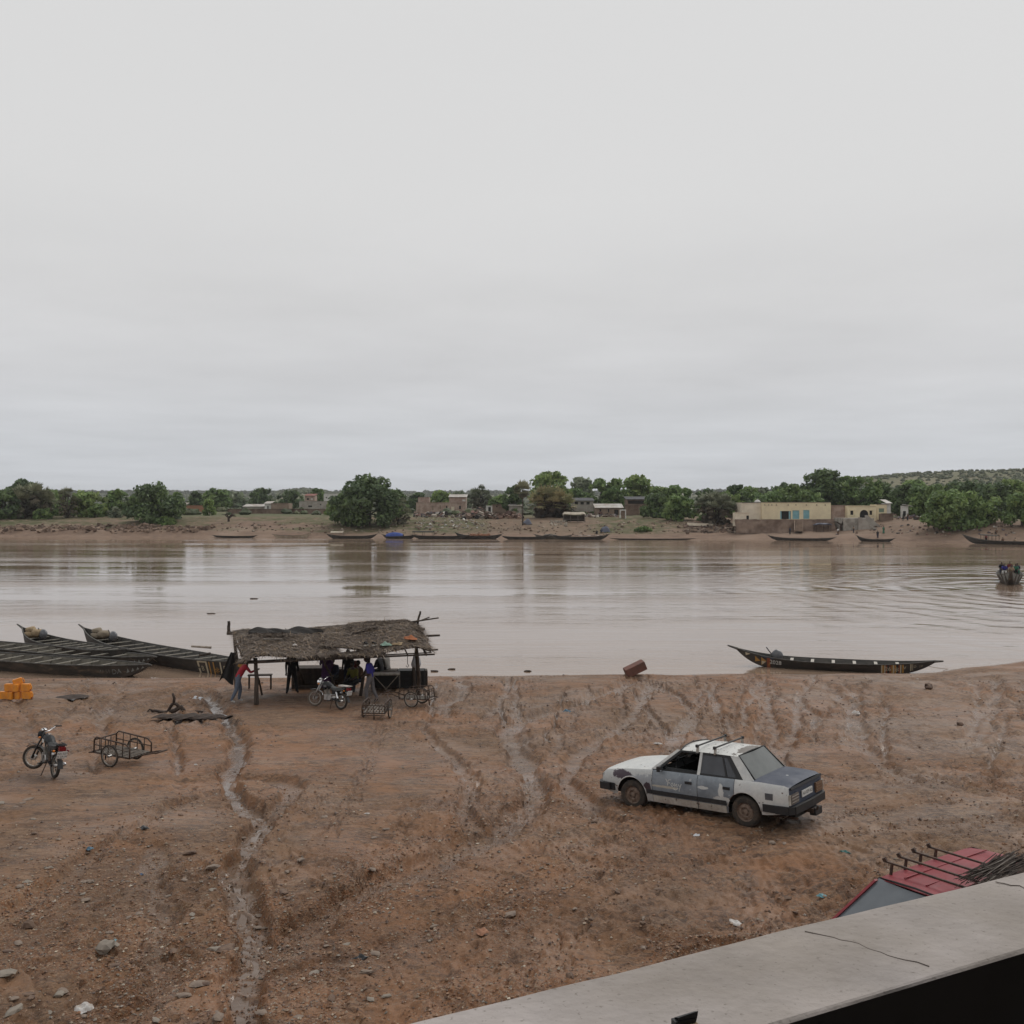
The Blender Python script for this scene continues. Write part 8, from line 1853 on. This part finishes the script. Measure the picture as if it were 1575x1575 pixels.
# gravel: thousands of pebbles as one mass
g = np.random.default_rng(12); n0 = 130000
y = 9.5 + 18 * g.random(n0) ** 1.6; x = (g.random(n0) * 2 - 1) * (y * .52 + .5)
dep, wet, near = channels(x, y)
dens = gravel_mask(x, y) * .50 + .55 * near * sstep(30, 20, y) * (1 - wet * .7) + .02
keep = dens > g.random(n0); x, y, wet = x[keep], y[keep], wet[keep]
if len(x) > 34000: x, y = x[:34000], y[:34000]
z = ground_full(x, y)[0]; n1 = len(x)
oc = np.array([(1, 0, 0), (0, 1, 0), (-1, 0, 0), (0, -1, 0), (0, 0, 1), (0, 0, -1)], float); of = np.array([(0, 1, 4), (1, 2, 4), (2, 3, 4), (3, 0, 4), (1, 0, 5), (2, 1, 5), (3, 2, 5), (0, 3, 5)])
s = (.011 + .024 * g.random(n1) ** 2.5) * (1 + .02 * (y - 10)); V = oc[None] * (s[:, None] * np.stack([np.ones(n1), g.uniform(.5, .9, n1), g.uniform(.35, .7, n1)], 1))[:, None, :] * g.uniform(.75, 1.25, (n1, 6, 1))
a = g.random(n1) * 6.28; ca, sa = np.cos(a)[:, None], np.sin(a)[:, None]; V = np.stack([V[..., 0] * ca - V[..., 1] * sa, V[..., 0] * sa + V[..., 1] * ca, V[..., 2]], -1) + np.stack([x, y, z + s * .25], 1)[:, None, :]
F = (of[None] + (np.arange(n1) * 6)[:, None, None]).reshape(-1, 3)
pc = np.array([(0.20, 0.095, 0.045), (0.26, 0.15, 0.085), (0.15, 0.085, 0.055), (0.32, 0.24, 0.17), (0.22, 0.185, 0.15), (0.10, 0.06, 0.042), (0.42, 0.36, 0.28)])
col = pc[g.choice(7, n1, p=[.27, .22, .2, .1, .1, .08, .03])] * g.uniform(.7, 1.25, (n1, 1))
me = np_mesh('gravel', V.reshape(-1, 3), F, 'pebble', smooth=False); vcolor(me, 'col', np.repeat(col, 6, 0)); tag(link('gravel', me), 'washed out orange brown gravel strewn over the mud', 'gravel', kind='stuff')
# clods and chips of mud along the gully edges
n0 = 40000; y = 16 + 34 * g.random(n0); x = (g.random(n0) * 2 - 1) * (y * .53); dep, wet, near = channels(x, y); k = (near * (1 - wet) * .6 + .05) > g.random(n0); x, y = x[k][:5000], y[k][:5000]; z = ground_full(x, y)[0]; n1 = len(x)
s = (.014 + .035 * g.random(n1) ** 2.5) * (.7 + .02 * y); V = oc[None] * (s[:, None] * np.stack([np.ones(n1), g.uniform(.5, .9, n1), g.uniform(.3, .6, n1)], 1))[:, None, :] * g.uniform(.7, 1.3, (n1, 6, 1))
a = g.random(n1) * 6.28; ca, sa = np.cos(a)[:, None], np.sin(a)[:, None]; V = np.stack([V[..., 0] * ca - V[..., 1] * sa, V[..., 0] * sa + V[..., 1] * ca, V[..., 2]], -1) + np.stack([x, y, z + s * .15], 1)[:, None, :]
F = (of[None] + (np.arange(n1) * 6)[:, None, None]).reshape(-1, 3); col = np.array([(0.14, 0.085, 0.06), (0.09, 0.052, 0.036), (0.22, 0.17, 0.135), (0.30, 0.25, 0.21)])[g.choice(4, n1, p=[.45, .35, .15, .05])] * g.uniform(.75, 1.2, (n1, 1))
me = np_mesh('mud_clods', V.reshape(-1, 3), F, 'pebble', smooth=False); vcolor(me, 'col', np.repeat(col, 6, 0)); tag(link('mud_clods', me), 'clods and chips of mud along the gullies', 'clods', kind='stuff')

# ================================================================ balcony the picture is taken from
U = Vector((.891, .454)); Nn = Vector((-.454, .891)); PT = EYE - .6; o_in, o_out = .914, 1.121
def bal(a, b, z): return Vector((U.x * a + Nn.x * b, U.y * a + Nn.y * b, z))
bc = thing('balcony', 'balcony with a worn cement parapet and an unseen added cover', 'balcony', (0, 0, 0))
def slab_(nm, a0, a1, b0, b1, z0, z1, mat): MB().add([bal(a, b, z) for z in (z0, z1) for a, b in ((a0, b0), (a1, b0), (a1, b1), (a0, b1))], [(3, 2, 1, 0), (4, 5, 6, 7), (0, 1, 5, 4), (1, 2, 6, 5), (2, 3, 7, 6), (3, 0, 4, 7)]).build(nm, mat, bc)
def par(u, v):
    a = -2.2 + 12.2 * u; w = .5 + .5 * math.cos(0)
    e = .006 * (float(vnoise(np.array(a * 3.1), np.array(.3), 3)) - .5) * 2 + .004 * (float(vnoise(np.array(a * 11.), np.array(.7), 4)) - .5)
    prof = [(o_in, PT - 1.0, 0), (o_in, PT - .004, .4), (o_in + .0015, PT - .001, .8), (o_in + .005, PT, .5), (o_in + .05, PT + .0005, .2), ((o_in + o_out) / 2, PT + .001, .2), (o_out - .05, PT + .0005, .2), (o_out - .010, PT, .5), (o_out - .003, PT - .004, 1), (o_out, PT - .016, .8), (o_out, PT - 1.2, 0)]
    b, z, k = prof[int(round(v * 10))]; sg = 1 if b > 1 else -1; return bal(a, b + sg * e * k, z + e * k * .6)
pp = MB().grid(par, 700, 10); pp.mi = [1 if k_ % 10 == 0 else 0 for k_ in range(7000)]; pp.build('parapet', ['plaster_parapet', 'plaster_inner_shade'], bc)
for a0, b0, pts in ((1.42, .98, [(.0, .13), (.03, .10), (.045, .06), (.09, .03), (.14, -.04)]), (1.02, .93, [(0, .18), (.05, .12), (.07, .06), (.12, 0)]), (1.80, .95, [(0, .16), (.04, .12), (.11, .09)]), (2.05, .96, [(0, .15), (.06, .11), (.12, .08)]), (2.4, .95, [(0, .1), (.05, .06), (.07, .0)])):
    m_ = MB(); rg_ = random.Random(int(a0 * 100)); fine = []
    for (p0, q0), (p1, q1) in zip(pts, pts[1:]):
        for k_ in range(5): fine.append((p0 + (p1 - p0) * k_ / 5 + rg_.uniform(-.005, .005), q0 + (q1 - q0) * k_ / 5 + rg_.uniform(-.005, .005)))
    for i, ((p0, q0), (p1, q1)) in enumerate(zip(fine, fine[1:])): m_.bar(bal(a0 + p0 * .6, b0 + q0 * .9, PT + .0006), bal(a0 + p1 * .6, b0 + q1 * .9, PT + .0006), .0013 * (1 - .6 * i / len(fine)), .0012)
    m_.build('crack', 'crack_dark', bc)
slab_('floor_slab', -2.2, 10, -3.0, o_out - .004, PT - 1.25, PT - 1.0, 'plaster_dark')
slab_('unseen_back_wall', -2.2, 10, -3.2, -3.0, PT - 1.25, PT + 2.0, 'plaster_dark')  # unseen back, ceiling and side walls, added to darken the inner face
slab_('unseen_ceiling', -2.2, 10, -3.2, .1, PT + 2.0, PT + 2.2, 'plaster_dark')
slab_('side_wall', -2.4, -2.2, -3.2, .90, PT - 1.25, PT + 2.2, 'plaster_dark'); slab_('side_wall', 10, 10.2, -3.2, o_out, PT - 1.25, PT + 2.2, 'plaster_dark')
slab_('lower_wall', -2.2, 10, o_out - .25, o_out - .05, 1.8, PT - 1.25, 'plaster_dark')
# small black clip with a pale edge standing on the parapet
yy = .6 * 1575 / (1577 - 775); xx = (1051 - 787.5) / 1575 * yy; t_ = thing('black_clip', 'small black clip with a tan edge on the parapet at the bottom edge', 'clip', (xx, yy, PT), R(20))
MB().grid(lambda a, b: (-.013 + .026 * a + .004 * math.sin(3 * b), -.004 + .008 * (1 if b > .5 else 0), .014 * (1 - abs(2 * b - 1)) * (1.1 - .25 * (1 - a)) + .0), 8, 8).box((0, 0, .004), (.026, .010, .008)).build('clip_body', 'black_plastic', t_); MB().box((.004, -.006, .0015), (.022, .008, .003)).build('edge', 'sack', t_)
# ================================================================ damp air over the river and plain
m = bpy.data.materials.new('haze'); m.use_nodes = True; MAT['haze'] = m; nt = m.node_tree; nt.nodes.clear()
o_ = nt.nodes.new('ShaderNodeOutputMaterial'); pv = nt.nodes.new('ShaderNodeVolumePrincipled'); pv.inputs['Color'].default_value = (0.97, 0.98, 1.0, 1); pv.inputs['Density'].default_value = 0.00010; pv.inputs['Anisotropy'].default_value = 0.2
nt.links.new(pv.outputs[0], o_.inputs['Volume'])
tag(MB().box((0, 4400, 35.0), (9000, 9400, 90)).build('haze', 'haze'), 'thin damp haze over the river and the plain', 'haze', kind='stuff')
